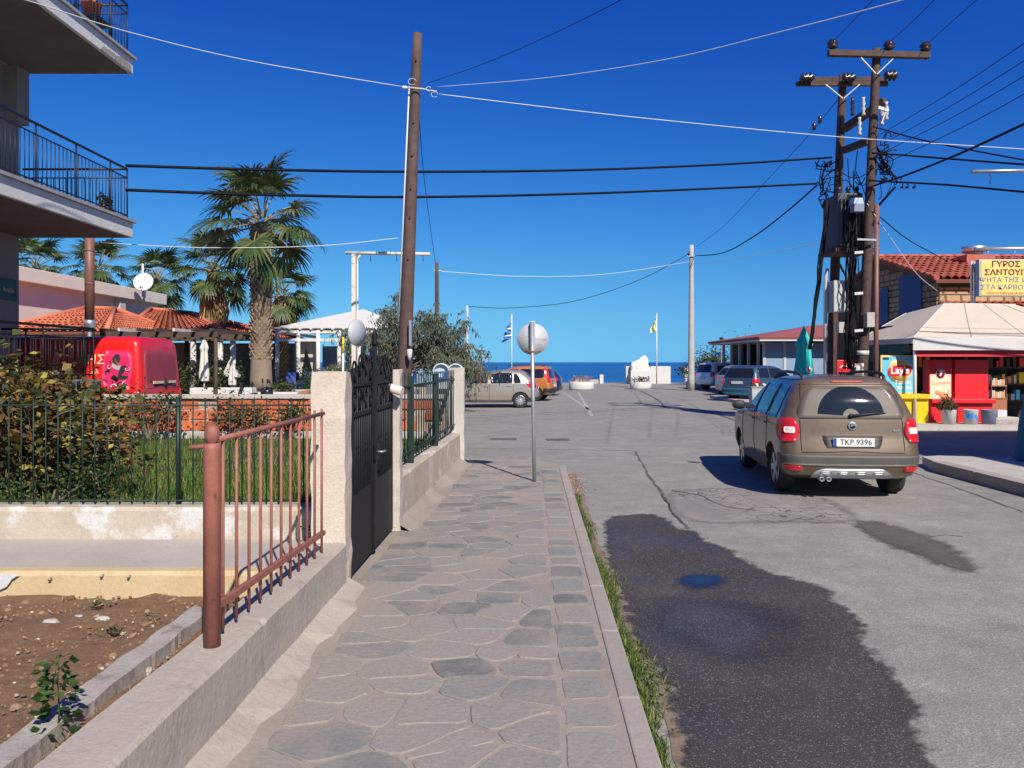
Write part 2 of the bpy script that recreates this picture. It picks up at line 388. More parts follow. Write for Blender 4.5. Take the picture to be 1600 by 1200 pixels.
M['autumn'] = leafmat('autumn_leaf', [(0, (.024, .032, .011)), (.25, (.05, .06, .017)), (.45, (.10, .095, .024)), (.55, (.14, .06, .02)), (.70, (.20, .09, .025)), (.82, (.24, .17, .03)), (.92, (.30, .26, .045)), (1, (.42, .36, .08))], .6, .25)
M['leaf'] = leafmat('green_leaf', [(0, (.018, .045, .012)), (.6, (.04, .085, .02)), (1, (.075, .13, .03))], .5, .25)
M['leafolive'] = leafmat('olive_leaf', [(0, (.03, .045, .015)), (.6, (.07, .085, .03)), (1, (.13, .13, .05))], .55, .25)
M['grass'] = leafmat('grass_blade', [(0, (.035, .085, .012)), (.45, (.085, .165, .022)), (.85, (.16, .24, .04)), (1, (.36, .31, .11))], .6, .3)
M['verge'] = leafmat('verge_grass', [(0, (.05, .10, .018)), (.6, (.10, .16, .03)), (.88, (.18, .20, .05)), (1, (.34, .26, .12))], .6, .3)
M['gardensoil'] = mat('garden_earth', (.055, .05, .025), (.085, .07, .035), 4, .95, .6, 30)
M['statue'] = mat('white_stone', (.80, .74, .64), (.72, .64, .52), 2.5, .9, .6, 12)
M['sand'] = mat('sand', (.50, .42, .33), (.44, .37, .29), .6, .95)
M['hood'] = mat('clear_hood', (.52, .55, .58), rough=.35, metal=.15)
M['skyblue'] = mat('phone_blue', (.03, .16, .55), rough=.4)
M['flagblue'] = mat('flag_blue', (.03, .20, .60), rough=.7)
M['flagyellow'] = mat('flag_yellow', (.75, .68, .25), rough=.7)
M['terracotta'] = mat('terracotta', (.42, .09, .05), rough=.8)
def _sea():
    m, t, b = _nodes('sea_water'); p = pos(t)
    mp = N(t, 'ShaderNodeVectorMath', operation='MULTIPLY'); mp.inputs[1].default_value = (.35, 1, 1); t.links.new(p, mp.inputs[0])
    w = noise(t, mp.outputs[0], .35, 8, .7)
    c = mix(t, ramp(t, noise(t, mp.outputs[0], .012, 12, .85), [(.42, 0.0), (.58, 1.0)]), (.005, .070, .235), (.018, .15, .38))
    t.links.new(c, b.inputs['Base Color']); b.inputs['Roughness'].default_value = .35; b.inputs['Specular IOR Level'].default_value = .25
    bump(t, b, w, 1.0, 1.2); return m
M['sea'] = _sea()

def feathered(m, amp=.16, soft=.05, sc=7.0):
    """let a flat stain fade out at its own ragged border (attribute edge: metres inside the outline)"""
    t = m.node_tree; out = t.nodes['Material Output']; src = out.inputs['Surface'].links[0].from_socket
    at = N(t, 'ShaderNodeAttribute', attribute_name='edge'); p = pos(t)
    n1 = noise(t, p, sc, 8, .75)
    ad = N(t, 'ShaderNodeMath', operation='MULTIPLY_ADD'); t.links.new(n1, ad.inputs[0]); ad.inputs[1].default_value = amp; t.links.new(at.outputs['Fac'], ad.inputs[2])
    mr = N(t, 'ShaderNodeMapRange', interpolation_type='SMOOTHSTEP'); t.links.new(ad.outputs[0], mr.inputs[0])
    mr.inputs[1].default_value = amp*.5-soft; mr.inputs[2].default_value = amp*.5+soft
    tr = N(t, 'ShaderNodeBsdfTransparent'); mx = N(t, 'ShaderNodeMixShader')
    t.links.new(mr.outputs[0], mx.inputs[0]); t.links.new(tr.outputs[0], mx.inputs[1]); t.links.new(src, mx.inputs[2]); t.links.new(mx.outputs[0], out.inputs['Surface'])
    return m
for _k, _a, _s in (('wet', .42, .05), ('wetfilm', .75, .30), ('damp', .45, .09), ('cracked', .3, .1), ('puddle', .34, .10)): feathered(M[_k], _a, _s, 1.6 if _k == 'wetfilm' else 7.0)
# ================================================================ GROUND AND SETTING
rnd = random.Random(11)
struct(MB().quad((-160, -30, 0), (220, -30, 0), (220, 68.5, 0), (-160, 68.5, 0)).build('road', M['road']))
struct(MB().box((-400, 68.5, -2.6), (500, 71.5, -.06)).build('shore', M['sand']))
struct(MB().quad((-30000, 70, -1.6), (30000, 70, -1.6), (30000, 45000, -1.6), (-30000, 45000, -1.6)).build('sea', M['sea']))
struct(MB().quad((-400, -400, -.35), (500, -400, -.35), (500, 69, -.35), (-400, 69, -.35)).build('ground', M['sand']))
def sheet(name, pix, m, z, step=.07, pad=.30, *_):
    """stain as a fine flat grid carrying its distance inside the outline"""
    p = smoothpoly([tuple(G(a, b, z)[:2]) for a, b in pix], 1); n = len(p)
    x0 = min(q[0] for q in p)-pad; x1 = max(q[0] for q in p)+pad; y0 = min(q[1] for q in p)-pad; y1 = max(q[1] for q in p)+pad
    nx = int((x1-x0)/step)+1; ny = int((y1-y0)/step)+1; D = []
    for j in range(ny+1):
        for i in range(nx+1):
            x = x0+i*step; y = y0+j*step; d2 = 1e9; ins = False
            for k in range(n):
                ax, ay = p[k]; bx, by = p[(k+1) % n]; ex, ey = bx-ax, by-ay
                u = max(0, min(1, ((x-ax)*ex+(y-ay)*ey)/(ex*ex+ey*ey+1e-12))); dx, dy = x-ax-u*ex, y-ay-u*ey
                q = dx*dx+dy*dy
                if q < d2: d2 = q
                if (ay > y) != (by > y) and x < ax+(y-ay)*ex/(by-ay): ins = not ins
            D.append(math.sqrt(d2)*(1 if ins else -1))
    idx = {}; v = []; f = []; e = []
    for j in range(ny):
        for i in range(nx):
            q = [j*(nx+1)+i, j*(nx+1)+i+1, (j+1)*(nx+1)+i+1, (j+1)*(nx+1)+i]
            if max(D[k] for k in q) < -pad: continue
            for k in q:
                if k not in idx: idx[k] = len(v); v.append((x0+(k % (nx+1))*step, y0+(k//(nx+1))*step, z)); e.append(D[k])
            f.append(tuple(idx[k] for k in q))
    o = MB().add(v, f).build(name, m); at = o.data.attributes.new('edge', 'FLOAT', 'POINT'); at.data.foreach_set('value', e)
    return struct(o)
sheet('cracked_patch', [(1042,767),(1120,763),(1195,763),(1276,772),(1330,801),(1341,817),(1200,815),(1096,818),(1051,801)], M['cracked'], .004, .10, .2)
sheet('wet_patch', [(952,808),(988,803),(1028,804),(1060,826),(1087,830),(1105,848),(1132,855),(1159,873),(1195,893),(1240,905),(1285,916),(1298,925),(1294,938),(1330,956),(1352,974),(1350,988),(1334,997),(1357,1015),(1388,1046),(1420,1087),(1438,1114),(1415,1127),(1433,1163),(1456,1200),(1500,1330),(1120,1330),(1073,1200),(1064,1140),(1051,1082),(1028,1042),(988,992),(979,934),(952,880),(945,826)], M['wet'], .008)
sheet('damp_patch', [(1330,816),(1366,813),(1411,826),(1456,840),(1492,857),(1523,887),(1505,893),(1465,882),(1438,866),(1397,853),(1366,840)], M['damp'], .008)
for i, (pp, sd) in enumerate((([(1062,905),(1080,898),(1110,898),(1132,903),(1128,912),(1100,918),(1075,916)], 6),
                 ([(1025,942),(1080,935),(1130,944),(1190,955),(1240,975),(1235,1005),(1180,1030),(1110,1025),(1050,990)], 7))):
    sheet('puddle', pp, M['puddle'] if i == 0 else M['wetfilm'], .016 if i == 0 else .012, .04, .26 if i == 0 else .42)
# cracks, tar joint and drain slots in the road
def strip(name, pix, w, m, z=.004, seed=1):
    r_ = random.Random(seed); pts = [Vector(G(a, b, z)) for a, b in pix]; q = []
    for i in range(len(pts)-1):
        n = max(2, int((pts[i+1]-pts[i]).length/.18))
        q += [pts[i].lerp(pts[i+1], k/n) for k in range(n)]
    q.append(pts[-1]); L = []; Rr = []
    for i, p in enumerate(q):
        d = (q[min(i+1, len(q)-1)] - q[max(0, i-1)]); s_ = Vector((d.y, -d.x, 0)).normalized()
        j = s_ * r_.uniform(-.02, .02); ww = w * r_.uniform(.3, 1.0)
        L.append(p + j + s_*ww/2); Rr.append(p + j - s_*ww/2)
    mb = MB()
    for i in range(len(q)-1): mb.quad(L[i], Rr[i], Rr[i+1], L[i+1])
    return struct(mb.build(name, m))
M['tar'] = mat('dark_crack', (.075, .066, .06), (.13, .115, .10), 6, .9)
M['paint'] = mat('worn_road_paint', (.40, .375, .355), (.345, .315, .30), 3, .8)
strip('road_crack', [(993,705),(1012,740),(1031,765),(1052,800),(1075,826)], .055, M['tar'], seed=2)
strip('road_crack', [(1001,610),(1020,620),(1034,627)], .09, M['tar'], seed=3)
strip('road_crack', [(1098,642),(1130,650),(1160,660)], .06, M['tar'], seed=4)
strip('road_crack', [(1050,766),(1090,772),(1130,790),(1180,798)], .045, M['tar'], .0075, seed=5)
strip('road_crack', [(1450,838),(1480,836),(1505,838)], .02, M['tar'], seed=6)
strip('road_crack', [(1425,738),(1480,757),(1600,800)], .05, M['tar'], seed=8)
strip('road_crack', [(730,700),(850,702),(990,704),(1020,706)], .035, M['tar'], seed=9)
M['ironwork'] = mat('dusty_iron', (.13, .12, .115), rough=.8)
for xa, xb, yy in ((766,807,686),(854,890,687)):
    a = G(xa, yy, .004); b = G(xb, yy, .004)
    g = thing('drain_slot', ((a.x+b.x)/2, a.y, .004), 'left dark drain slot in the asphalt before the beige hatchback' if xa == 766 else 'right dark drain slot in the asphalt, right of the sign post', 'drain', 'drain slots in the road')
    w = (b.x-a.x)/2
    MB().box((-w, -.22, 0), (w, .22, .004)).build('frame', M['tar'], g)
    for k in range(9): MB().box((-w+.05+k*(2*w-.1)/9, -.17, .004), (-w+.05+k*(2*w-.1)/9+.06, .17, .010)).build('slat', M['ironwork'], g)
for pix in ([(903,612),(925,650)], [(728,641),(800,641)], [(880,613),(920,640)]):
    a, b = [G(x, y, .004) for x, y in pix]; d = (b-a); s_ = Vector((d.y, -d.x, 0)).normalized()*.06
    struct(MB().quad(a-s_, a+s_, b+s_, b-s_).build('road_marking', M['paint']))

# ---- stone-paved pavement on the left of the road
ZS = .10
def wallx(Y):
    return -1.25 + .03*(Y-5) if Y < 8 else -1.16 + .055*(Y-8)
def kerbx(Y): return .622 + .0245*(Y-3.31)
YE = 13.9
outl = [(wallx(-2)-.2, -2), (kerbx(-2), -2)] + [(kerbx(Y), Y) for Y in (2, 5, 8, 10.5, 12.2)] + [(kerbx(12.9)-.05, 12.9), (kerbx(13.4)-.22, 13.45), (.35, YE-.1), (.0, YE), (wallx(YE)-.0, YE+.1), (wallx(13)-.2, 13), (wallx(8)-.2, 8)]
pave = struct(MB().prism(outl, -.25, ZS-.006).build('pavement', M['mortar']))
mb = MB()   # cement fillet along the wall foot
for (a, b) in ((-1.0, 6.0),):
    n = 40
    for k in range(n):
        y0 = a+(b-a)*k/n; y1 = a+(b-a)*(k+1)/n; w0 = .14+.03*math.sin(y0*5)+.02*math.sin(y0*13); w1 = .14+.03*math.sin(y1*5)+.02*math.sin(y1*13)
        mb.quad((wallx(y0)-.01, y0, ZS+.07), (wallx(y0)+w0, y0, ZS-.007), (wallx(y1)+w1, y1, ZS-.007), (wallx(y1)-.01, y1, ZS+.07))
mb.build('cement_fillet', M['plaster'], pave)
mb = MB()
for k in range(40):
    y0 = 7.97+5.8*k/40; y1 = 7.97+5.8*(k+1)/40; w0 = .13+.05*math.sin(y0*4); w1 = .13+.05*math.sin(y1*4)
    mb.quad((wallx(y0)-.01, y0, ZS+.09), (wallx(y0)+w0, y0, ZS-.007), (wallx(y1)+w1, y1, ZS-.007), (wallx(y1)-.01, y1, ZS+.09))
mb.build('cement_fillet', M['mortar'], pave)
def clip(poly, mx, my, nx, ny):
    out = []
    for i in range(len(poly)):
        a, b = poly[i], poly[(i+1) % len(poly)]
        da = (a[0]-mx)*nx+(a[1]-my)*ny; db = (b[0]-mx)*nx+(b[1]-my)*ny
        if da <= 0: out.append(a)
        if da*db < 0:
            t_ = da/(da-db); out.append((a[0]+(b[0]-a[0])*t_, a[1]+(b[1]-a[1])*t_))
    return out
def crazy(x0f, x1f, y0, y1, sx, sy, rr, jit=.36):
    """irregular stone outlines: jittered, staggered cells clipped against their neighbours"""
    seeds = []; y = y0; row = 0
    while y < y1:
        a, b = x0f(y), x1f(y); n = max(1, round((b-a)/sx)); 
        for k in range(n):
            seeds.append((a+(k+.5+(.25 if row % 2 else -.25))*(b-a)/n + rr.uniform(-jit, jit)*sx, y+sy/2+rr.uniform(-jit, jit)*sy))
        y += sy; row += 1
    cells = []
    asp = sx/sy
    for i, (x, y) in enumerate(seeds):
        poly = [(x-.7, y-.6), (x+.7, y-.6), (x+.7, y+.6), (x-.7, y+.6)]
        for j, (u, v) in enumerate(seeds):
            if i != j and abs(u-x) < 1.4 and abs(v-y) < 1.1:
                poly = clip(poly, (x+u)/2, (y+v)/2, (u-x), (v-y)*asp)
                if len(poly) < 3: break
        if len(poly) < 3: continue
        a, b = x0f(y), x1f(y)
        poly = clip(poly, b, y, 1, 0); poly = clip(poly, a, y, -1, 0); poly = clip(poly, x, y0, 0, -1); poly = clip(poly, x, y1, 0, 1)
        if len(poly) >= 3: cells.append(poly)
    return cells
def put_stones(cells, m, z, t, gap, rr, parent, name='paving_stone', skip=.0, soft=True):
    for poly in cells:
        cx = sum(p[0] for p in poly)/len(poly); cy = sum(p[1] for p in poly)/len(poly)
        sz = max(math.hypot(p[0]-cx, p[1]-cy) for p in poly)
        if sz < .07 or rr.random() < skip: continue
        k = max(.3, 1-gap*rr.uniform(.6, 2.2)/sz)
        poly = [(cx+(p[0]-cx)*k, cy+(p[1]-cy)*k) for p in poly]
        poly = smoothpoly(jagged(smoothpoly(poly, 1) if soft else poly, .09, .012, rr), 1)
        n = len(poly); dz = rr.uniform(-.002, .003)
        in_ = [(cx+(p[0]-cx)*.965, cy+(p[1]-cy)*.965) for p in poly]
        mb = MB((cx, cy, z))
        mb.add([(p[0], p[1], z-.012) for p in poly]+[(p[0], p[1], z+t-.003+dz) for p in poly]+[(p[0], p[1], z+t+dz) for p in in_],
               [(i, (i+1) % n, n+(i+1) % n, n+i) for i in range(n)]+[(n+i, n+(i+1) % n, 2*n+(i+1) % n, 2*n+i) for i in range(n)]+[tuple(range(2*n, 3*n))])
        o = mb.build(name, m, parent); o.location = (cx, cy, z)
rr = random.Random(21)
put_stones(crazy(lambda y: wallx(y)+(.2 if y < 6 else .04 if y < 8.1 else .2), lambda y: kerbx(y)-.40, 1.6, 13.6, .37, .265, rr), M['stone'], ZS-.006, .0058, .014, rr, pave, skip=.05, soft=False)
y = 1.2
while y < 12.6:     # band of squared stones beside the kerb
    L = rr.uniform(.28, .55); a = kerbx(y)-.385; b = kerbx(y)-.13
    q = [(a+rr.uniform(-.01,.015), y+.02), (b, y+.02+rr.uniform(-.02,.02)), (b+rr.uniform(-.015,.01), y+L-.015), (a, y+L-.01+rr.uniform(-.03,.02))]
    put_stones([q], M['stone'], ZS-.006, .004, .010, rr, pave, soft=False); y += L
y = -1.0
while y < 12.3:     # kerb stones
    L = 1.0; mb = MB((0, y, 0))
    q = [(kerbx(y)-.105, y+.006), (kerbx(y)+.004, y+.006), (kerbx(y+L)+.004, y+L-.006), (kerbx(y+L)-.105, y+L-.006)]
    o = mb.prism(q, -.02, ZS+.004).build('kerb_stone', M['kerb'], pave, bevel=.012); o.location = (0, y, 0); y += L
# grass verge growing along the kerb
mb = MB(); rr = random.Random(5)
for i in range(5200):
    y = rr.uniform(2.6, 10.6) if i % 3 else rr.uniform(3.0, 6.5)
    dens = .45+.55*math.sin(y*2.3)*math.sin(y*.9+1)
    wd = (.14 if y < 7 else .08)*(0.6+.4*math.sin(y*3.1)) + .03
    x = kerbx(y)+.006+abs(rr.gauss(0, .5))*wd
    if rr.random() > dens+.45: continue
    h = rr.uniform(.025, .075)*(1.15 if x-kerbx(y) < .06 else .7); a = rr.uniform(0, 6.28); l = rr.uniform(.01, .06); w = rr.uniform(.003, .006)
    dx, dy = math.cos(a), math.sin(a)
    mb.add([(x-dy*w, y+dx*w, 0), (x+dy*w, y-dx*w, 0), (x+dx*l*.4+dy*w*.7, y+dy*l*.4-dx*w*.7, h*.65), (x+dx*l*.4-dy*w*.7, y+dy*l*.4+dx*w*.7, h*.65), (x+dx*l, y+dy*l, h)], [(0,1,2,3), (3,2,4)])
tag(stuff(mb.build('verge_grass', M['verge'])), 'strip of grass and dry weeds growing along the kerb', 'grass')
M['vergesoil'] = mat('verge_earth', (.17, .125, .085), (.24, .19, .14), 9, .95, .6, 40)
strip('verge_dirt', [(893,740),(912,790),(938,870),(985,985),(1055,1150),(1085,1220)], .16, M['vergesoil'], .004, seed=14)
mb = MB()
for i in range(160):
    y = rr.gauss(11.6, .5); x = kerbx(y)+abs(rr.gauss(0, .12)); a = rr.uniform(0, 6.28); s_ = rr.uniform(.015, .04)
    mb.add([(x, y, .012), (x+math.cos(a)*s_, y+math.sin(a)*s_, .02), (x+math.cos(a+.8)*s_*.8, y+math.sin(a+.8)*s_*.8, .03)], [(0,1,2)])
tag(stuff(mb.build('dry_leaves', M['dryleaf'])), 'small drift of dry brown leaves at the far kerb', 'leaves')
# ---- pavement corner on the right-hand side
k0 = struct(MB().prism([(6.72, -2), (9.9, -2), (10.9, 13.0), (7.4, 13.9), (7.05, 13.75), (6.86, 12.9)], -.2, .16).build('right_pavement', M['concrete']))
y = 1.0
for k in range(10):
    a = y + k*1.2
    if a > 12: break
    o = MB().prism([(6.66+.014*(a-1), a+.006), (6.90+.014*(a-1), a+.006), (6.90+.014*(a+.2), a+1.194), (6.66+.014*(a+.2), a+1.194)], -.02, .17).build('kerb_stone', M['kerb'], k0, bevel=.015)
mb = MB(); rr = random.Random(77)
struct(MB().prism([(9.4, 20.9), (40, 20.9), (40, 40), (9.9, 40)], -.2, .13).build('kiosk_plinth', M['concrete']))

# ================================================================ LEFT PLOT: WALLS, PATH, SOIL
# street wall
def wallmesh(y0, y1, zt, th, rough, seed, n=150):
    r_ = random.Random(seed); rows = []
    for k in range(n+1):
        y = y0+(y1-y0)*k/n; x = wallx(y)
        e = rough*(.22+.22*math.sin(k*.23+seed)*math.sin(k*.071)+.07*r_.random()+(.5 if r_.random() < .05 else 0)); e2 = rough*(.2+.2*math.sin(k*.17+2)+.1*r_.random())
        rows.append([(x+.005, y, -.1), (x+.003*math.sin(k*.31)+r_.uniform(-.001,.001), y, zt*.55), (x-e*.2, y, zt-.014-e), (x-.012-e, y, zt-e*.25), (x-th*.5, y, zt+.003*math.sin(k*.4)+r_.uniform(-.0015,.0015)), (x-th+.015+e2, y, zt-e2*.4), (x-th, y, zt-.04), (x-th, y, -.1)])
    mb = MB(); v = [p for r0 in rows for p in r0]; w = 8; f = []
    for k in range(n):
        for j in range(w-1): f.append((k*w+j, (k+1)*w+j, (k+1)*w+j+1, k*w+j+1))
    f.append(tuple(range(w))); f.append(tuple(n*w+j for j in range(w-1, -1, -1)))
    return mb.add(v, f, False)
t = wallmesh(-1.5, 5.9, .45, .27, .028, 3).build('street_wall', M['plaster'], recalc=True)
tag(t, 'low rough beige plastered wall under the rust-red railing beside the pavement', 'wall')
t = wallmesh(8.14, 13.45, .60, .24, .03, 4).build('street_wall', M['whitewall'], recalc=True)
tag(t, 'low flaking cream wall under the green railing near the street corner', 'wall')
def pillar(name, x1, y0, w, d, z0, z1, m, label, seed):
    r_ = random.Random(seed); mb = MB((x1-w/2, y0+d/2, z0)); n = 14; v = []; f = []
    for k in range(n+1):
        z = z0+(z1-z0)*k/n; ring = []
        for (cx, cy) in ((x1-w, y0), (x1-w*.5, y0), (x1, y0), (x1, y0+d*.5), (x1, y0+d), (x1-w*.5, y0+d), (x1-w, y0+d), (x1-w, y0+d*.5)):
            j = .006 if k < n else .012
            ring.append((cx+r_.uniform(-j, j), cy+r_.uniform(-j, j), z+(r_.uniform(-.012, .004) if k == n else 0)))
        v += ring
    for k in range(n):
        for j in range(8): f.append((k*8+j, k*8+(j+1) % 8, (k+1)*8+(j+1) % 8, (k+1)*8+j))
    f.append(tuple(n*8+j for j in range(8)))
    o = mb.add(v, f).build(name, m, recalc=True); o.location = (x1-w/2, y0+d/2, z0)
    return tag(o, label, 'pillar')
pillar('gate_pillar', -1.232, 5.9, .25, .25, .1, 1.71, M['pillar'], 'thick cream plastered gate pillar beside the rust-red railing', 1)
pillar('gate_pillar', -1.115, 7.95, .20, .20, .1, 1.71, M['pillar_grey'], 'slim grey plastered gate pillar with a pinkish pipe sticking out', 2)
pillar('corner_pillar', -.80, 13.35, .27, .27, .1, 1.69, M['pillar_grey'], 'grey corner pillar at the far end of the green railing', 3)
# soil plot
rr = random.Random(9); mb = MB(); nx, ny = 60, 60; v = []; f = []
for j in range(ny+1):
    for i in range(nx+1):
        v.append((-7.5+6.0*i/nx, 0+5.4*j/ny, .20+rr.uniform(-.012, .014)+.015*math.sin(i*.7)*math.sin(j*.5)))
for j in range(ny):
    for i in range(nx): f.append((j*(nx+1)+i, j*(nx+1)+i+1, (j+1)*(nx+1)+i+1, (j+1)*(nx+1)+i))
struct(mb.add(v, f, True).build('soil_bed', M['soil']))
mb = MB()
for i in range(5200):
    x = rr.uniform(-6.5, -1.55); y = 1.8+3.6*rr.random()**.7; s_ = rr.uniform(.004, .014) if rr.random() < .95 else rr.uniform(.016, .03); a = rr.uniform(0, 6.28)
    q = [(x+s_*math.cos(a+k*1.047)*rr.uniform(.7, 1.2), y+s_*math.sin(a+k*1.047)*rr.uniform(.7, 1.2), .198) for k in range(6)]
    mb.add(q+[(p[0]*.75+x*.25, p[1]*.75+y*.25, .202+s_*.42) for p in q]+[(x, y, .203+s_*.6)], [(k, (k+1) % 6, 6+(k+1) % 6, 6+k) for k in range(6)]+[(6+k, 6+(k+1) % 6, 12) for k in range(6)], True)
M['clod'] = mat('clods_and_gravel', (.3, .2, .12), rough=.95, isl=[(0, (.12, .066, .036)), (.75, (.22, .13, .072)), (.93, (.30, .21, .14)), (1, (.46, .41, .35))])
tag(stuff(mb.build('clods', M['clod'])), 'clods, pebbles and bits of rubble scattered over the brown soil', 'gravel')
mb = MB()
for i in range(700):
    x = rr.uniform(-6, -1.55); y = rr.uniform(1.9, 5.35); a = rr.uniform(0, 3.14); l = rr.uniform(.02, .07); w = .0015; z = .212+rr.random()*.012
    dx, dy = math.cos(a), math.sin(a)
    mb.add([(x-dy*w, y+dx*w, z), (x+dy*w, y-dx*w, z), (x+dx*l+dy*w, y+dy*l-dx*w, z+rr.uniform(0, .02)), (x+dx*l-dy*w, y+dy*l+dx*w, z+rr.uniform(0, .02))], [(0,1,2,3)])
tag(stuff(mb.build('dry_straw', M['dryleaf'])), 'bits of dry straw and dead stalks lying on the brown soil', 'straw')
for i, (px, py, s_) in enumerate(((57,1158,.055),(225,1050,.05),(255,1012,.03),(122,965,.035),(160,968,.04),(80,975,.05))):
    c = G(px, py, .2); n = 8; mb = MB((c.x, c.y, .19)); r_ = random.Random(i)
    mb.lathe((c.x, c.y, .19), [(s_*.8, 0), (s_*1.0, s_*.35), (s_*.7, s_*.7), (.0, s_*.8)], 8, False)
    mb.v = [(a*r_.uniform(.8, 1.3), b*r_.uniform(.5, .9), c_) for a, b, c_ in mb.v]
    o = mb.build('stone', M['concrete']); o.location = (c.x, c.y, .19)
    tag(o, ['pale stone at the lower left beside the green weed', 'pale rubble piece against the street wall, near its worn edge', 'small rubble piece between edging and street wall by the railing post', 'left white stone on the soil below the yellow wall', 'middle white stone on the soil below the yellow wall', 'whitish flat rubble piece at the left on the soil'][i], 'stone', 'stones on the soil')
# concrete edging inside the wall
e0, e1 = G(-40, 1215, .27), G(318, 950, .27)
mb = MB(); r_ = random.Random(5); n = 70; v = []; f = []
d = (e1-e0); s_ = Vector((d.y, -d.x, 0)).normalized()*.065
for k in range(n+1):
    p = e0.lerp(e1, k/n); w1 = 1+.06*math.sin(k*.37); w2 = 1+.07*math.sin(k*.29+1)+(.10*r_.random() if r_.random() < .12 else 0); h = .28+.004*math.sin(k*.5)
    v += [(p-s_*w1)+Vector((0,0,-.2)), (p-s_*w1)*1+Vector((0,0,h-p.z)), (p+s_*w2)+Vector((0,0,h-p.z-.004)), (p+s_*w2)+Vector((0,0,-.2))]
for k in range(n):
    for j in range(3): f.append((k*4+j, (k+1)*4+j, (k+1)*4+j+1, k*4+j+1))
f += [(0,1,2,3), (n*4+3, n*4+2, n*4+1, n*4)]
tag(mb.add(v, f).build('bed_edging', M['edging'], recalc=True), 'narrow worn concrete edging along the brown soil bed', 'edging')
# ochre retaining wall, path, white wall
def faced(name, x0, x1, y0, y1, z0, z1, m, label, seed, n=60, amp=.012):
    r_ = random.Random(seed); v = []; f = []
    for k in range(n+1):
        x = x0+(x1-x0)*k/n
        v += [(x, y0-r_.uniform(0, .006), z0), (x, y0-r_.uniform(0, amp), (z0+z1)/2), (x, y0+r_.uniform(0, .004), z1-.025-r_.uniform(0, amp)), (x, y0+.02+r_.uniform(0, amp), z1-r_.uniform(0, .006)), (x, y1, z1), (x, y1, z0)]
    for k in range(n):
        for j in range(5): f.append((k*6+j, k*6+j+1, (k+1)*6+j+1, (k+1)*6+j))
    f += [tuple(range(6)), tuple(n*6+j for j in range(5, -1, -1))]
    return tag(MB().add(v, f).build(name, m, recalc=True), label, 'wall')
faced('retaining_wall', -9, -1.5, 5.4, 5.52, 0, .368, M['ochre'], 'low ochre-yellow retaining wall behind the brown soil', 1)
struct(MB().box((-9, 5.52, -.1), (-1.49, 6.4, .365)).build('garden_path', M['path']))
wgw = faced('garden_wall', -9.5, -1.48, 6.4, 6.62, 0, .62, M['whitewall'], 'low flaking white wall carrying the dark green garden fence', 2)
mb = MB((0,0,0)); r_ = random.Random(3)
pp = [tuple(p) for p in ((-3.95,.41),(-3.42,.405),(-3.30,.36),(-3.36,.31),(-3.45,.25),(-3.62,.235),(-3.8,.25),(-3.95,.24))]
pp = jagged(pp, .04, .012, r_)
mb.add([(a, 5.374, b) for a, b in pp], [tuple(range(len(pp)))])
mb.v = [(a, b, min(c, .36)) for a, b, c in mb.v]
mb.build('render_patch', M['patchgrey'], bpy.data.objects['retaining_wall'])
for px, py in ((78,905),(159,900),(201,901),(181,937)):
    c = P(px, py, 5.385)
    o = MB((c.x, c.y, c.z)).lathe(c, [(.009, -.02), (.009, .012), (.0, .016)], 8, True, 'Y').build('snail_shell', M['edging'], bpy.data.objects['retaining_wall']); o.location = c; o.rotation_euler = (0, 0, math.pi)
struct(MB().prism([(-14, 6.62), (wallx(6.7)-.28, 6.62), (wallx(8)-.24, 8), (wallx(13.4)-.24, 13.4), (-14, 13.4)], -.1, .50).build('garden_bed', M['gardensoil']))
# lawn
mb = MB(); rr = random.Random(15)
for i in range(30000):
    y = 6.66+6.6*rr.random()**1.5; x = rr.uniform(max(-.64*y-.3, -8.4), wallx(y)-.27)
    n1 = .5+.5*math.sin(x*2.1+1.3*math.sin(y*1.7))
    h = rr.uniform(.04, .10)+.10*n1*rr.random()**2; a = rr.uniform(0, 6.28); l = rr.uniform(.02, .10); w = rr.uniform(.004, .008)
    dx, dy = math.cos(a), math.sin(a)
    mb.add([(x-dy*w, y+dx*w, .49), (x+dy*w, y-dx*w, .49), (x+dx*l, y+dy*l, .50+h)], [(0,1,2)])
tag(stuff(mb.build('lawn_grass', M['grass'])), 'long green grass filling the fenced garden', 'grass')

# ================================================================ RAILINGS, GATE, FENCES
# rust-red railing on the street wall
a = Vector((-1.41, 3.76, .44)); b = Vector((-1.325, 5.62, .44)); d = (b-a)
t = thing('rusty_railing', a, 'rust-red painted railing with thick ball-topped post on the low wall', 'railing')
MB(a).lathe(a, [(.040, 0), (.040, .93), (.038, .96)], 20).build('post', M['rust'], t)
MB(a).lathe(a+Vector((0,0,.95)), [(.016, 0), (.020, .010), (.031, .026), (.036, .050), (.033, .072), (.021, .092), (0, .100)], 20).build('ball_finial', M['rust'], t)
MB(a).tube([a+Vector((0,0,.97)), b+Vector((0,0,.98))], .014, 8).build('top_rail', M['rust'], t)
MB(a).tube([a+Vector((-.1,-.02,.94)), a+Vector((0.02,.0,.95))], .011, 8).build('rail_stub', M['rust'], t)
MB(a).bar(a+Vector((.01,.04,.185)), b+Vector((0,0,.145)), .032, .03).build('bottom_rail', M['rust'], t)
nb = 11
for k in range(nb):
    p = a+d*((k+.75)/nb); zb = .185-.04*k/nb
    MB(a).tube([p+Vector((0,0,zb-.14)), p+Vector((0,0,zb+.3)), p+Vector((0,0,.965+.05*(k > 8)))], .0085, 8).build('baluster', M['rust'], t)
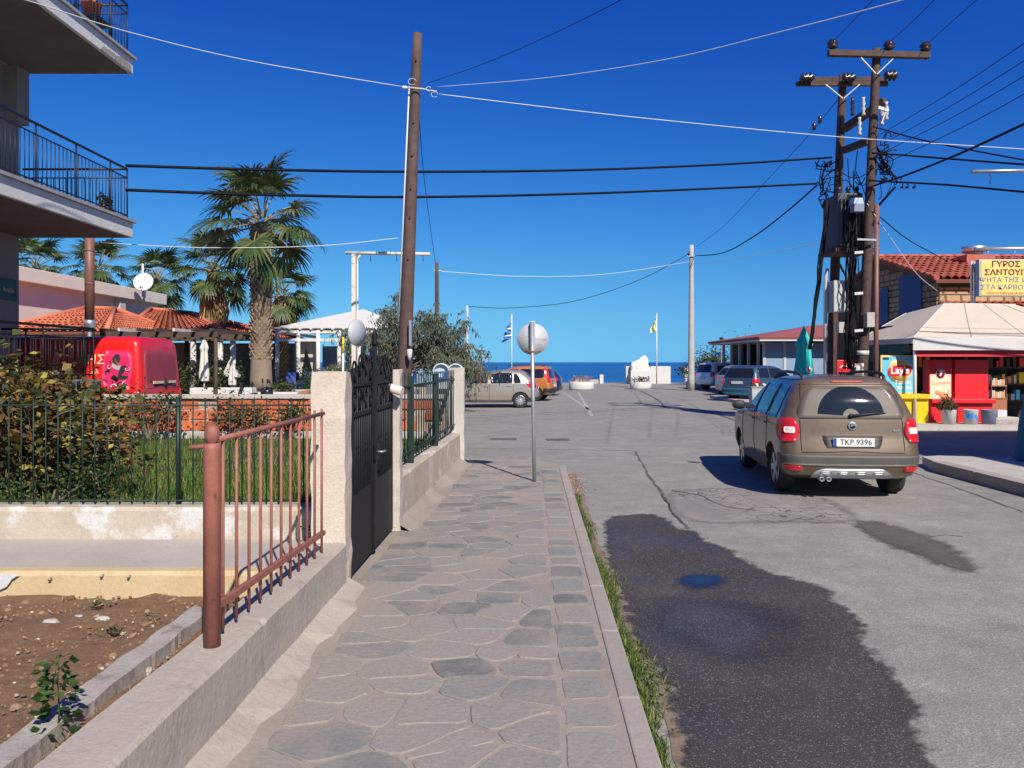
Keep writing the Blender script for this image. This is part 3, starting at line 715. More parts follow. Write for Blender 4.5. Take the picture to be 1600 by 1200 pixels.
# green garden fence (parallel to the picture)
t = thing('garden_fence', (-5, 6.52, .62), 'dark green bar fence on the white garden wall', 'fence')
def rel(o, p): return tuple(Vector(p)-o.location)
fx0, fx1, fy = -7.6, -1.52, 6.52
for z in (.655, 1.43): MB(t.location).tube([(fx0, fy, z), (fx1, fy, z)], .007, 6).build('rail', M['green'], t)
bm_ = MB().tube([(0,0,0), (0,0,.86)], .006, 6).mesh('bar', M['green'])
x = fx0
while x < fx1-.03:
    o = link('bar', bm_, t, rel(t, (x, fy, .63))); x += .1
for x in (-2.73, -5.0, -7.2):
    MB(t.location).tube([(x, fy+.02, .60), (x, fy+.02, 1.50)], .019, 10).build('post', M['green'], t)
# green railing on the far street wall
t = thing('street_railing', (wallx(11)-.1, 10.8, .6), 'dark green railing of close bars between slim and corner pillars', 'railing')
def wx(Y): return wallx(Y)-.10
y0, y1 = 8.17, 13.33
for z, r_ in ((.74, .017), (1.50, .017)):
    MB(t.location).tube([(wx(y0), y0, z), (wx((y0+y1)/2), (y0+y1)/2, z), (wx(y1), y1, z)], r_, 8).build('rail', M['green'], t)
bm_ = MB().tube([(0,0,0), (0,0,1.0)], .0085, 6).mesh('bar', M['green'])
y = y0+.08; k = 0
while y < y1-.05:
    if k % 5 != 9: link('bar', bm_, t, rel(t, (wx(y), y, .65)))
    y += .185; k += 1
for y in (9.36, 11.3): MB(t.location).bar((wx(y), y, .58), (wx(y), y, 1.62), .07, .07).build('post', M['green'], t)
MB(t.location).tube([(wx(11.9)-.04, 11.9, .85), (wx(13.3)-.03, 13.3, 1.52)], .016, 6).build('brace', M['green'], t)
# black double gate
t = thing('iron_gate', (wallx(7)-.06, 6.95, .1), 'black wrought-iron double gate with scrolls between the two plastered pillars', 'gate')
o_ = t.location
def gx(Y): return wallx(Y)-.035
for leaf, (ya, yb) in enumerate(((6.17, 7.0), (7.04, 7.93))):
    for y in (ya+.02, yb-.02): MB(o_).bar((gx(y), y, .13), (gx(y), y, 1.72), .035, .035).build('stile', M['black'], t)
    for z in (.15, .72, 1.36, 1.60): MB(o_).bar((gx(ya), ya, z), (gx(yb), yb, z), .022, .03).build('crossbar', M['black'], t)
    MB(o_).quad((gx(ya)+.013, ya+.03, .15), (gx(yb)+.013, yb-.03, .15), (gx(yb)+.013, yb-.03, .74), (gx(ya)+.013, ya+.03, .74)).build('kick_panel', M['black'], t)
    n = 10
    for k in range(1, n):
        y = ya+(yb-ya)*k/n
        top = 1.62+.18*math.sin(math.pi*(k/n if leaf == 0 else k/n)*.5+(0 if leaf == 0 else math.pi/2))
        MB(o_).tube([(gx(y), y, .15), (gx(y), y, top)], .011, 6).build('bar', M['black'], t)
        MB(o_).lathe((gx(y), y, top), [(.012, 0), (.016, .012), (0, .07)], 8).build('spear_tip', M['black'], t)
    for k in range(4):      # scrolls
        yc = ya+(yb-ya)*(k+.5)/4; sgn = 1 if k % 2 else -1
        pts = []
        for q in range(22):
            an = q*.42; r_ = .085*(1-q/26)
            pts.append((gx(yc)+.012, yc+sgn*r_*math.cos(an), 1.48+r_*math.sin(an)*1.2))
        MB(o_).tube(pts, .007, 5).build('scroll', M['black'], t)
        pts = [(p[0], p[1], p[2]-1.48+1.70+.06*math.sin(k+leaf)) for p in pts]
        MB(o_).tube(pts, .008, 5).build('scroll', M['black'], t)
    for k in range(2):
        yc = ya+(yb-ya)*(k+.7)/2.4
        MB(o_).bar((gx(yc), yc-.09, 1.10), (gx(yc), yc+.09, 1.10), .012, .012).build('collar', M['black'], t)
        MB(o_).bar((gx(yc), yc-.09, 1.05), (gx(yc), yc+.09, 1.05), .012, .012).build('collar', M['black'], t)
y = 7.02
MB(o_).bar((gx(y)+.022, y, .14), (gx(y)+.022, y, 1.92), .022, .10).build('meeting_stile', M['black'], t)
MB(o_).lathe((gx(y)+.02, y, 1.92), [(.02, 0), (.03, .03), (.018, .06), (.028, .09), (0, .17)], 10).build('finial', M['black'], t)
lk = MB(o_).box((gx(y)+.03, y-.09, .93), (gx(y)+.055, y+.06, 1.08)).build('lock_box', M['black'], t, bevel=.004)
MB(o_).tube([(gx(y)+.05, y-.04, 1.0), (gx(y)+.10, y-.04, 1.0), (gx(y)+.105, y+.05, 1.0)], .009, 8).build('handle', M['steel'], lk)
# pipe poking out of the slim pillar, yellow flower
c = Vector((-1.12, 7.98, 1.5))
tag(MB().tube([(-1.30, 7.86, 1.555), (-1.07, 7.80, 1.495)], .045, 14).build('outlet_pipe', mat('pinkish_pvc', (.72, .55, .48), (.66, .50, .42), 8, .5)), 'short pinkish plastic pipe jutting from the slim grey pillar', 'pipe')
c = G(617, 830, .1)
t = thing('yellow_flower', c, 'tiny yellow flowers at the foot of the slim pillar', 'flower')
for k, (dx, dy, dz) in enumerate(((0,0,.045), (.03,.02,.06), (-.03,.03,.055))):
    MB(c).lathe(c+Vector((dx,dy,dz)), [(0, -.008), (.016, 0), (.020, .004), (0, .01)], 8).build('bloom', M['yellow'], t)
    MB(c).tube([c+Vector((dx*.5,dy*.5,0)), c+Vector((dx,dy,dz))], .003, 4).build('stem', M['leaf'], t)
# ---- brick wall
BY = 13.45
t = thing('brick_wall', (-4, BY, .4), 'crumbling orange hollow-brick wall with concrete coping behind the lawn', 'wall')
MB(t.location).box((-10.5, BY+.03, .3), (-1.12, BY+.2, 1.16)).build('mortar_core', M['brickmortar'], t)
MB(t.location).box((-10.5, BY-.015, .3), (-1.12, BY+.19, .62)).build('plinth', M['concrete'], t, bevel=.01)
MB(t.location).box((-10.6, BY-.03, 1.165), (-1.1, BY+.23, 1.235)).build('coping', M['concrete'], t, bevel=.012)
rr = random.Random(31); bms = []
for k in range(6):
    mb = MB(); hx, hz = .138, .074; v = []; 
    j = lambda a: a+rr.uniform(-.008, .008)
    mb.add([(j(-hx),0,j(-hz)),(j(hx),0,j(-hz)),(j(hx),0,j(hz)),(j(-hx),0,j(hz)),(-hx,.06,-hz),(hx,.06,-hz),(hx,.06,hz),(-hx,.06,hz)],
       [(0,1,2,3),(0,4,5,1),(1,5,6,2),(2,6,7,3),(3,7,4,0)])
    bms.append(mb.build('brick', M['brick'], None, recalc=True))
    bms[-1] = (bms[-1].data, bpy.data.objects.remove(bms[-1]))[0]
for r_ in range(3):
    x = -10.3+(r_ % 2)*.15
    while x < -1.2:
        if rr.random() > .10:
            o = link('brick', rr.choice(bms), t, rel(t, (x, BY+.0+rr.uniform(-.02, .02), .715+r_*.178)), (rr.uniform(-.03,.03), rr.uniform(-.02,.02), rr.uniform(-.03,.03)))
        x += .305
MB(t.location).box((-10.5, BY-.002, .625), (-1.12, BY+.05, .628)).build('joint_ledge', M['concrete'], t)
# ================================================================ VEGETATION
def leaf(mb, c, s, rr, dirn=None, asp=.55, droop=0):
    """one folded leaf (two triangles pairs) at c with size s"""
    if dirn is None:
        d = Vector((rr.gauss(0,1), rr.gauss(0,1), rr.gauss(0,.6))).normalized()
    else: d = dirn
    u = Vector((rr.gauss(0,1), rr.gauss(0,1), rr.gauss(0,1)+1.2)); x = d.cross(u)
    if x.length < .01: return
    x.normalize(); n = x.cross(d)
    m = c+d*s*.5
    mb.add([c, m+x*s*asp*.5+n*s*.08, c+d*s, m-x*s*asp*.5+n*s*.08], [(0,1,2), (0,2,3)])
# ---- autumn-coloured climbing shrub behind the garden fence
rr = random.Random(41)
t = thing('autumn_shrub', (-4.9, 8.0, .5), 'big tangled shrub with green, yellow and rust-brown leaves inside the fence', 'shrub')
mb = MB(t.location); st = MB(t.location)
def stem(p0, p1, r, n=7, lift=.25, leaves=60, spread=.12, size=.055):
    p0 = Vector(p0); p1 = Vector(p1); pts = []
    for k in range(n+1):
        q = p0.lerp(p1, k/n); q.z += lift*math.sin(math.pi*k/n); q += Vector((rr.uniform(-.04,.04), rr.uniform(-.04,.04), rr.uniform(-.03,.03)))
        pts.append(q)
    st.tube(pts, [r*(1-.75*k/n) for k in range(n+1)], 5, False)
    for i in range(leaves):
        k = min(n-1, int(rr.random()**.6*n)); q = pts[k].lerp(pts[k+1], rr.random())
        q = q+Vector((rr.gauss(0, spread), rr.gauss(0, spread), rr.gauss(0, spread)))
        leaf(mb, q, size*rr.choice((.45, .7, .9, 1.1, 1.4, 1.8))*rr.uniform(.85, 1.15), rr, None, rr.uniform(.5, .95))
def tops(px):   # outline of the shrub in the garden, as a height over x (metres)
    return px
prof = [(-6.3, 2.2), (-5.9, 2.15), (-5.5, 1.95), (-5.1, 1.88), (-4.7, 1.8), (-4.4, 1.66), (-4.1, 1.5), (-3.8, 1.2)]
for i in range(250):
    x0 = rr.uniform(-6.6, -3.7); h = 1.5
    for (xa, ha), (xb, hb) in zip(prof, prof[1:]):
        if xa <= x0 <= xb: h = ha+(hb-ha)*(x0-xa)/(xb-xa)
    y0 = rr.uniform(7.1, 8.9)
    _px = 800+x0/y0*FP
    if _px > 165 or (_px > 85 and rr.random() < .5): continue
    hh = rr.uniform(.55, 1.0)**.6*(h-.5)
    x1 = x0+rr.uniform(-.3, .38); y1 = y0+rr.uniform(-.35, .15)
    stem((x0, y0, .5), (x1, max(6.75, y1), .5+hh*.92), .006, 6, rr.uniform(.0, .15), 92, .12, .062)
for (x0, x1, z1) in ((-4.5, -3.7, 1.05), (-4.3, -3.35, .95), (-4.6, -3.5, 1.35), (-4.2, -3.1, .85), (-5.3, -5.0, 2.25), (-6.0, -5.8, 2.4), (-4.9, -4.75, 2.15)):
    stem((x0, 7.4, .9), (x1, 7.1, z1), .009, 6, .18, 46, .05, .05)
st.build('stems', M['bark'], t); mb.build('foliage', M['autumn'], t)
# green leafy bits at the shrub's foot and ivy on the brick wall
def bush(name, c, rx, ry, rz, n, size, m, label, cat='bush', seed=1, trunk=True, group=None, asp=.55):
    r_ = random.Random(seed); c = Vector(c); t = thing(name, c, label, cat, group); mb = MB(c); sb = MB(c)
    cl = []
    for k in range(max(5, n//130)):
        a = r_.uniform(0, 6.28); e = r_.uniform(-.2, 1); rad = r_.uniform(.35, .95)
        q = c+Vector((math.cos(a)*rx*rad*math.sqrt(max(0, 1-e*e*.6)), math.sin(a)*ry*rad, rz*(.5+.5*e*rad)))
        cl.append((q, r_.uniform(.16, .34)*min(rx, rz)))
        sb.tube([c+Vector((r_.uniform(-.06,.06)*rx, 0, 0)), c.lerp(q, .5)+Vector((0,0,.05*rz)), q], [.02*rx+.006, .012*rx+.004, .004], 5, False)
    for i in range(n):
        q, rad = r_.choice(cl)
        p = q+Vector((r_.gauss(0, rad), r_.gauss(0, rad), r_.gauss(0, rad*.9)))
        if p.z < c.z+.02: p.z = c.z+r_.uniform(.02, .2*rz)
        leaf(mb, p, size*r_.uniform(.6, 1.4), r_, None, asp)
    sb.build('stems', M['bark'], t); mb.build('foliage', m, t); return t
bush('low_weed', (-4.05, 7.0, .5), .45, .25, .38, 700, .045, M['leaf'], 'low green leafy weed under the autumn shrub behind the fence', 'weed', 3)
bush('ivy', (-5.85, 12.9, .52), .5, .2, .75, 900, .06, M['leafolive'], 'ivy tangle against the brick wall right of the autumn shrub', 'ivy', 4)
bush('ivy', (-4.45, 13.2, .55), .55, .18, .78, 700, .06, M['leafolive'], 'sparse creeper over the brick wall behind the rust-red post', 'ivy', 5)
bush('ivy', (-3.6, 13.2, .55), .4, .18, .55, 380, .06, M['leaf'], 'short creeper at the foot of the brick wall left of the cream pillar', 'ivy', 6)
# small weed on the soil, bottom left
c = G(88, 1160, .2); t = thing('weed', c, 'green leafy weed growing from the soil at the lower left', 'weed')
rr = random.Random(8); mb = MB(c); sb = MB(c)
sb.tube([c, c+Vector((.012,.0,.12)), c+Vector((.0,.01,.24)), c+Vector((.01,.0,.36))], [.005,.004,.003,.002], 5).build('stem', M['leaf'], t)
for i in range(110):
    z = .03+.33*rr.random(); a = rr.uniform(0, 6.28); r0 = .012+rr.random()*.05*(1.2-z)
    p = c+Vector((math.cos(a)*r0, math.sin(a)*r0, z))
    leaf(mb, p, rr.uniform(.035, .06)*(1.15-z), rr, Vector((math.cos(a), math.sin(a), rr.uniform(-.3, .3))).normalized(), .8)
mb.build('leaves', M['leaf'], t)
for i, (px, py, lb) in enumerate(((152,952,'tiny green seedling on the soil below the yellow wall'), (178,993,'tiny green tuft in the middle of the brown soil'), (250,1012,'low green creeping weed between edging and street wall'), (478,832,'small green sprig at the foot of the cream pillar'), (688,742,'grass tuft at the foot of the flaking wall'))):
    c = G(px, py, .2 if i < 3 else .46 if i == 3 else .12); t = thing('seedling', c, lb, 'weed'); mb = MB(c)
    for k in range(26):
        a = rr.uniform(0, 6.28); leaf(mb, c+Vector((rr.gauss(0,.025), rr.gauss(0,.025), rr.uniform(0,.04))), .035, rr, Vector((math.cos(a), math.sin(a), rr.uniform(.1, 1.2))).normalized(), .5 if i < 4 else .15)
    mb.build('leaves', M['leaf'] if i != 1 else M['leafolive'], t)
# ---- fan palms
def frond_mesh(elev, Lp, Lb, seed, m=None, dry=False):
    r_ = random.Random(seed); e = R(elev); mb = MB()
    d = Vector((math.cos(e), 0, math.sin(e))); pts = []
    n = 6; p = Vector((0,0,0)); cur = e
    for k in range(n+1):
        pts.append(p.copy()); p = p+Vector((math.cos(cur), 0, math.sin(cur)))*Lp/n; cur -= .075
    f = Vector((math.cos(cur), 0, math.sin(cur))); s_ = Vector((0,1,0)); up = s_.cross(f)*-1
    tip = pts[-1]; nb = 26
    for k in range(nb):
        a = R(-118+236*k/(nb-1)+r_.uniform(-3, 3)); L = Lb*(.72+.28*math.cos(a*.75))*r_.uniform(.88, 1.08)
        dv = (f*math.cos(a)+s_*math.sin(a)+up*(.10*abs(math.sin(a))+r_.uniform(-.04, .06))).normalized()
        w = Lb*.044; q = tip.copy(); side = dv.cross(up).normalized(); dd = dv.copy()
        segs = [(0, .3), (.38, 1.0), (.66, .75), (.86, .38), (1.0, .04)]; vs_ = []; prev = 0
        for (fr, ww) in segs:
            q = q+dd*L*(fr-prev); prev = fr
            vs_ += [q-side*w*ww+up*w*.25*ww, q+side*w*ww+up*w*.25*ww]
            if fr > .3: dd = (dd+Vector((0,0,-1))*(.30+.5*fr)*r_.uniform(.6, 1.3)*(1.4 if dry else .62)).normalized()
        mb.add(vs_, [(2*i, 2*i+1, 2*i+3, 2*i+2) for i in range(4)])
    nl = len(mb.f)
    mb.tube(pts, [.035, .03, .025, .022, .02, .018, .015], 5, False)
    me = mb.mesh('frond', M['palmdry'] if dry else M['palmleaf']); me.materials.append(M['palmstalk'])
    for i, pl in enumerate(me.polygons):
        if i >= nl: pl.material_index = 1
    return me
FR = {}
for e in (82, 62, 42, 22, 2, -20, -42, -62): FR[e] = [frond_mesh(e, 1.15, 1.12, 100+e+k*7) for k in range(3)]
DRY = [frond_mesh(-72, .8, 1.05, 300+k, dry=True) for k in range(2)]
def palm(name, base, hgt, rt, sc, counts, label, seed, dry=0, skirt=0, boots=True, lean=(0, 0)):
    r_ = random.Random(seed); base = Vector(base); t = thing(name, base, label, 'palm tree', 'fan palms')
    top = Vector((lean[0], lean[1], hgt))
    def ax(k): return Vector((lean[0]*k*k, lean[1]*k*k, hgt*k))
    tr = MB(); n = 14
    rad = [rt*(1.22-.3*min(1, k/n*3)+.12*(k/n)) for k in range(n+1)]
    tr.tube([ax(k/n) for k in range(n+1)], rad, 14).build('trunk', M['palmtrunk'], t)
    if boots:
        bb = MB(); z = hgt*.18; row = 0
        while z < hgt*.985:
            c = ax(z/hgt); rr_ = rt*1.02; nb = 13
            for k in range(nb):
                a = 2*math.pi*(k+(.5 if row % 2 else 0))/nb+r_.uniform(-.06, .06)
                o = Vector((math.cos(a), math.sin(a), 0)); s_ = Vector((-o.y, o.x, 0)); w = rt*.26*r_.uniform(.8, 1.2); h = rt*.42*r_.uniform(.8, 1.25); pr = rt*r_.uniform(.16, .34)
                p = c+o*rr_*.94
                bb.add([p-s_*w, p+s_*w, p+o*pr+Vector((0,0,h))+s_*w*.45, p+o*pr+Vector((0,0,h))-s_*w*.45, p+Vector((0,0,h*1.15))], [(0,1,2,3), (3,2,4), (0,3,4), (1,4,2)])
            z += rt*.36; row += 1
        stuff(bb.build('leaf_bases', M['palmboot'], t))
    ga = 2.39996; i = 0
    for e, c in counts:
        for k in range(c):
            a = i*ga+r_.uniform(-.25, .25); i += 1
            me = r_.choice(FR[e]); s_ = sc*r_.uniform(.85, 1.12)
            o = link('frond', me, t, tuple(top+Vector((math.cos(a)*rt*.4, math.sin(a)*rt*.4, -.05+e*.004*sc))), (r_.uniform(-.3, .3), r_.uniform(-.16, .16), a)); o.scale = (s_,)*3
    for k in range(dry):
        a = r_.uniform(0, 6.28); o = link('dry_frond', r_.choice(DRY), t, tuple(top+Vector((0,0,-.15-.25*r_.random()))), (0, r_.uniform(-.1, .1), a)); o.scale = (sc*r_.uniform(.7, .95),)*3
    if skirt:
        sk = MB()
        for k in range(900):
            a = r_.uniform(0, 6.28); z1 = hgt-.15-r_.random()*skirt*.35; L = skirt*r_.uniform(.45, .75); r0 = rt*r_.uniform(.9, 1.15); r1 = rt*r_.uniform(1.4, 2.5)*(.8+.3*r_.random())
            o = Vector((math.cos(a), math.sin(a), 0)); s_ = Vector((-o.y, o.x, 0))*.02; zb = max(z1-L, hgt-skirt)
            sk.add([o*r0+Vector((0,0,z1))-s_, o*r0+Vector((0,0,z1))+s_, o*r1+Vector((0,0,zb+.25))+s_, o*r1*.97+Vector((0,0,zb)), o*r1+Vector((0,0,zb+.25))-s_], [(0,1,2,3,4)])
        stuff(sk.build('dead_frond_skirt', M['palmdry'], t))
    return t
FULL = [(82, 3), (62, 4), (42, 4), (22, 5), (2, 6), (-20, 4), (-42, 2)]
b_ = P(408, 606, 28); palm('fan_palm', (b_.x, 28, .75), 5.90, .33, 1.12, FULL, 'tallest fan palm with thick diamond-patterned trunk and full green crown', 1)
FUL2 = [(82, 3), (62, 4), (42, 4), (22, 5), (2, 5), (-20, 4), (-42, 2)]
for (px, cy, Y, sc, rt, lb, sd, dry, sk) in ((334, 424, 34, .88, .24, 'fan palm with hanging straw-coloured skirt, left of the tallest palm', 2, 0, 2.3),
        (246, 440, 41, .86, .24, 'fan palm behind the satellite dish', 3, 3, 0),
        (152, 422, 42, .88, .26, 'fan palm half hidden by the brown flue pipe', 4, 3, 0),
        (56, 420, 42, .84, .26, 'leftmost fan palm beside the apartment wall', 5, 3, 0),
        (440, 462, 37, .80, .28, 'shorter fan palm with dry fronds directly behind the tallest trunk', 6, 6, 1.6)):
    c = P(px, cy, Y); palm('fan_palm', (c.x, Y, 0), c.z, rt, sc, FUL2, lb, sd, dry, sk)
# ---- grey-green weeping tree
rr = random.Random(12)
t = thing('weeping_tree', (-4.3, 29, 0), 'grey-green weeping tree with some dry pink twigs behind the wooden pole', 'tree')
o_ = t.location; tb = MB(o_); lf = MB(o_); dr = MB(o_)
tb.tube([o_, o_+Vector((.1,0,.8)), o_+Vector((-.1,.1,1.6))], [.16, .13, .11], 8)
tips = []
for k in range(64):
    a = rr.uniform(0, 6.28); px = rr.uniform(505, 765)
    u = (px-640)/125
    topy = 455+80*abs(u)**1.6+rr.uniform(-6, 26)
    if px < 590: topy = 500+rr.uniform(0, 30)
    Y = 29+rr.uniform(-1.6, 1.6); q = P(px, topy+rr.random()**1.1*85, Y)
    if q.z < 1.0: q.z = 1.0+rr.random()*.6
    m = (o_+Vector((-.1,.1,1.5))).lerp(q, .55)+Vector((0,0,.35))
    tb.tube([o_+Vector((0,0,1.0+rr.random()*.5)), m, q], [.03, .018, .006], 5, False); tips.append((m, q))
for m, q in tips:
    isdry = rr.random() < .13 and q.x > -4.6
    for s_ in range(20):
        p0 = m.lerp(q, rr.uniform(.45, 1.08))+Vector((rr.gauss(0,.20), rr.gauss(0,.22), rr.gauss(0,.14))); L = rr.uniform(.35, .8)
        out = Vector((rr.gauss(0,.25), rr.gauss(0,.25), 0))
        for i in range(16):
            f_ = rr.random(); p = p0+out*f_+Vector((rr.gauss(0,.04), rr.gauss(0,.04), .12*f_-L*f_*f_))
            dirn = Vector((rr.gauss(0,.45), rr.gauss(0,.45), -1)).normalized()
            leaf(dr if (isdry and s_ < 13) else lf, p, rr.uniform(.10, .19), rr, dirn, .28)
tb.build('trunk', M['bark'], t); lf.build('crown', M['eucleaf'], t); stuff(dr.build('dry_foliage', M['dryleaf'], t))
# ---- shrubs about the restaurant terrace, far bushes
for i, (px, py, Y, rx, rz, n, m, lb) in enumerate((
   (318, 606, 27.5, .75, 1.9, 2200, 'leafolive', 'olive-green tall shrub left of the palm trunk by the terrace'),
   (352, 603, 30, .9, 2.2, 2000, 'leaf', 'dark climbing shrub over the terrace edge left of the palm'),
   (300, 604, 31, .8, 1.5, 1300, 'leafolive', 'bushy shrub directly right of the red van'),
   (408, 606, 27.3, .75, .35, 1100, 'verge', 'low yellowish grass clump round the tallest palm base'),
   (445, 604, 27.2, .35, .5, 500, 'leafolive', 'small shrub right of the tallest palm trunk base'),
   (470, 600, 33, .9, 1.5, 1400, 'leaf', 'dark plant in the shade under the white canvas pergola'),
   (1098, 592, 62, 1.8, 2.4, 1100, 'leafolive', 'scrubby seaside bush just right of the concrete pole'),
   (1148, 590, 64, 2.6, 3.0, 2000, 'leafolive', 'rounded seaside tree behind the parked cars'))):
    c = G(px, max(py, 590), 0); c = Vector(((px-800)/FP*Y, Y, .0 if Y > 40 else .6 if i in (3, 4) else .02))
    bush('shrub', c, rx, rx*.7, rz, n, .10 if Y < 40 else .22, M[m], lb, 'shrub', 60+i, asp=.5 if i != 3 else .12)
# ================================================================ BUILDINGS
def rail_panel(t, a, b, z0, z1, m, step=.11, r=.008, mid=None):
    """straight balcony railing from a to b (xy), with rails, posts and bars as parts of t"""
    a = Vector((*a, 0)); b = Vector((*b, 0)); L = (b-a).length; o_ = t.location
    for z, rr_ in [(z1, .022), (z0+.08, .012), (z1-.16, .012)] + ([(mid, .012)] if mid else []):
        MB(o_).tube([a+Vector((0,0,z)), b+Vector((0,0,z))], rr_, 6).build('rail', m, t)
    bar = MB().tube([(0,0,0), (0,0,z1-.16-z0-.04)], r, 5).mesh('bar', m); n = int(L/step)
    for k in range(n+1):
        p = a.lerp(b, k/max(1, n)); link('bar', bar, t, tuple(p+Vector((0,0,z0+.04))-o_))
    pm = MB().tube([(0,0,0), (0,0,z1-z0)], .016, 6).mesh('post', m)
    for k in range(int(L/1.1)+1):
        p = a.lerp(b, min(1, k*1.1/L)); link('post', pm, t, tuple(p+Vector((0,0,z0))-o_))
# ---- apartment block on the left
t = thing('apartment_block', (-8.6, 11, 0), 'grey apartment block with projecting stucco balconies at the left edge', 'building')
o_ = t.location
MB(o_).box((-16, 3, 0), (-9.06, 14.7, 11.5)).build('wall', M['building'], t)
bx = -7.0; yb = 14.78
for k, (z0, z1) in enumerate(((4.08, 4.40), (7.10, 7.42))):
    s_ = MB(o_).box((-9.06, 4.0, z0), (bx, yb, z1-.05)).build('balcony_slab', M['stucco'], t, bevel=.012)
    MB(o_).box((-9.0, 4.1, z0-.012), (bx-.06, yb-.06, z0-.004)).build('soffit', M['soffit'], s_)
    MB(o_).box((-9.06, 3.95, z1-.05), (bx+.05, yb+.05, z1)).build('marble_edge', mat('marble_edge', (.30, .29, .28), (.36, .35, .34), 5, .6), s_)
    pre = len(t.children)
    rail_panel(t, (bx-.08, 4.2), (bx-.08, yb-.06), z1, z1+.93, M['blackrail'])
    rail_panel(t, (bx-.08, yb-.06), (-9.0, yb-.06), z1, z1+.93, M['blackrail'])
    # broken render at the corner of the upper slab
    if k == 1:
        rr = random.Random(3); mb = MB(o_)
        pp = jagged([(13.6, z0+.01), (14.7, z0+.01), (14.7, z0+.13), (14.42, z0+.16), (14.2, z0+.11), (13.9, z0+.12), (13.65, z0+.06)], .06, .015, rr)
        mb.add([(bx+.004, a, b) for a, b in pp], [tuple(range(len(pp)))]).build('broken_render', M['edging'], s_)
MB(o_).box((-9.06, 14.3, 6.1), (-8.84, 14.65, 7.10)).build('beam_end', M['building'], t)
MB(o_).box((-9.06, 4, 1.2), (-6.7, 13.05, 1.5)).build('veranda_slab', M['building'], t)
rail_panel(t, (-6.8, 5), (-6.8, 13.0), 1.5, 2.32, M['black'], .12)
rail_panel(t, (-6.8, 13.0), (-9.0, 13.0), 1.5, 2.32, M['black'], .12)
MB(o_).box((-9.055, 14.1, 2.9), (-9.03, 14.58, 3.28)).build('wall_plaque', M['greencanvas'], t)
for k, zz in ((0, 1.4), (1, 4.3), (2, 7.2)):
    w = MB(o_).box((-9.07, 11.4, zz+.1), (-9.04, 12.6, zz+2.2)).build('window', M['glass'], t)
    MB(o_).box((-9.08, 11.35, zz+.05), (-9.03, 11.42, zz+2.25)).build('frame', M['white'], w)
M['whitelet'] = M['whiteink']
text('Αντίζα', .10, M['creamink'], t, tuple(Vector((-9.025, 14.34, 3.07))-o_), (R(90), 0, R(90)))
def pot(name, c, r, h, m, label, plant=None, n=120, ph=.3, cat='plant pot'):
    t = thing(name, c, label, cat); o_ = t.location
    MB().lathe((0,0,0), [(r*.72, 0), (r*.98, h*.86), (r*1.08, h*.87), (r*1.08, h), (r*.9, h), (r*.85, h*.9), (0, h*.88)], 18).build('pot', m, t)
    if plant:
        r_ = random.Random(n); mb = MB(); sb = MB()
        for k in range(6):
            a = r_.uniform(0, 6.28); sb.tube([(0,0,h*.85), (math.cos(a)*r*.5, math.sin(a)*r*.5, h+ph*.5), (math.cos(a)*r*.9, math.sin(a)*r*.9, h+ph*r_.uniform(.6,1))], .008, 4, False)
        for i in range(n):
            a = r_.uniform(0, 6.28); leaf(mb, Vector((math.cos(a)*r*r_.random()*1.2, math.sin(a)*r*r_.random()*1.2, h+ph*r_.random()*.95)), .09, r_, None, .6)
        sb.build('stems', M['bark'], t); mb.build('foliage', M[plant], t)
    return t
pot('flower_pot', (-7.3, 13.9, 7.74), .16, .28, M['terracotta'], 'terracotta pot held in the upper balcony railing', None)
t = thing('pot_shelf', (-7.3, 13.9, 7.70), 'small wire shelf carrying the terracotta pot on the upper balcony', 'shelf'); MB().box((-.22, -.3, 0), (.22, .3, .03)).build('tray', M['blackrail'], t)
for a in (-.2, .2): MB().bar((a, -.28, 0), (a, -.28, -.26), .02).build('leg', M['blackrail'], t); MB().bar((a, .28, 0), (a, .28, -.26), .02).build('leg', M['blackrail'], t)
pot('balcony_plant', (-7.25, 14.25, 4.40), .13, .12, M['terracotta'], 'low potted plant at the corner of the lower balcony', 'leafolive', 90, .22)
# ---- tiled roofs
def tiles(mb, e0, e1, r1, r0, cw=.24, rl=.42, lift=.0):
    """pan-tile covering on the quad eave e0-e1, ridge r0-r1 (r0 above e0)"""
    e0, e1, r0, r1 = map(Vector, (e0, e1, r0, r1))
    nc = max(2, int((e1-e0).length/cw)); nr = max(2, int(max((r0-e0).length, (r1-e1).length)/rl))
    nrm = (e1-e0).cross(r0-e0) if (r0-e0).length > (r1-e1).length else (e1-e0).cross(r1-e1)
    nrm.normalize()
    if nrm.z < 0: nrm = -nrm
    def S(u, v): return (e0.lerp(e1, u)).lerp(r0.lerp(r1, u), v)
    for i in range(nc):
        for j in range(nr):
            u0, u1 = i/nc, (i+1)/nc; v0, v1 = j/nr, min(1.0, (j+1.12)/nr)
            a0, a1, b0, b1 = S(u0, v0), S(u1, v0), S(u0, v1), S(u1, v1)
            if (a1-a0).length < .05: continue
            h = cw*.34; vs_ = []
            for (p, q, hh, lf_) in ((a0, a1, h*1.1, .03), (b0, b1, h*.85, .0)):
                for f_, g in ((0, -.02), (.18, .72), (.42, 1.0), (.66, .72), (.84, -.05), (1.0, -.05)):
                    vs_.append(p.lerp(q, f_)+nrm*(hh*g+lf_+.01))
            mb.add(vs_, [(k, k+1, 7+k, 6+k) for k in range(5)], True)
    return mb
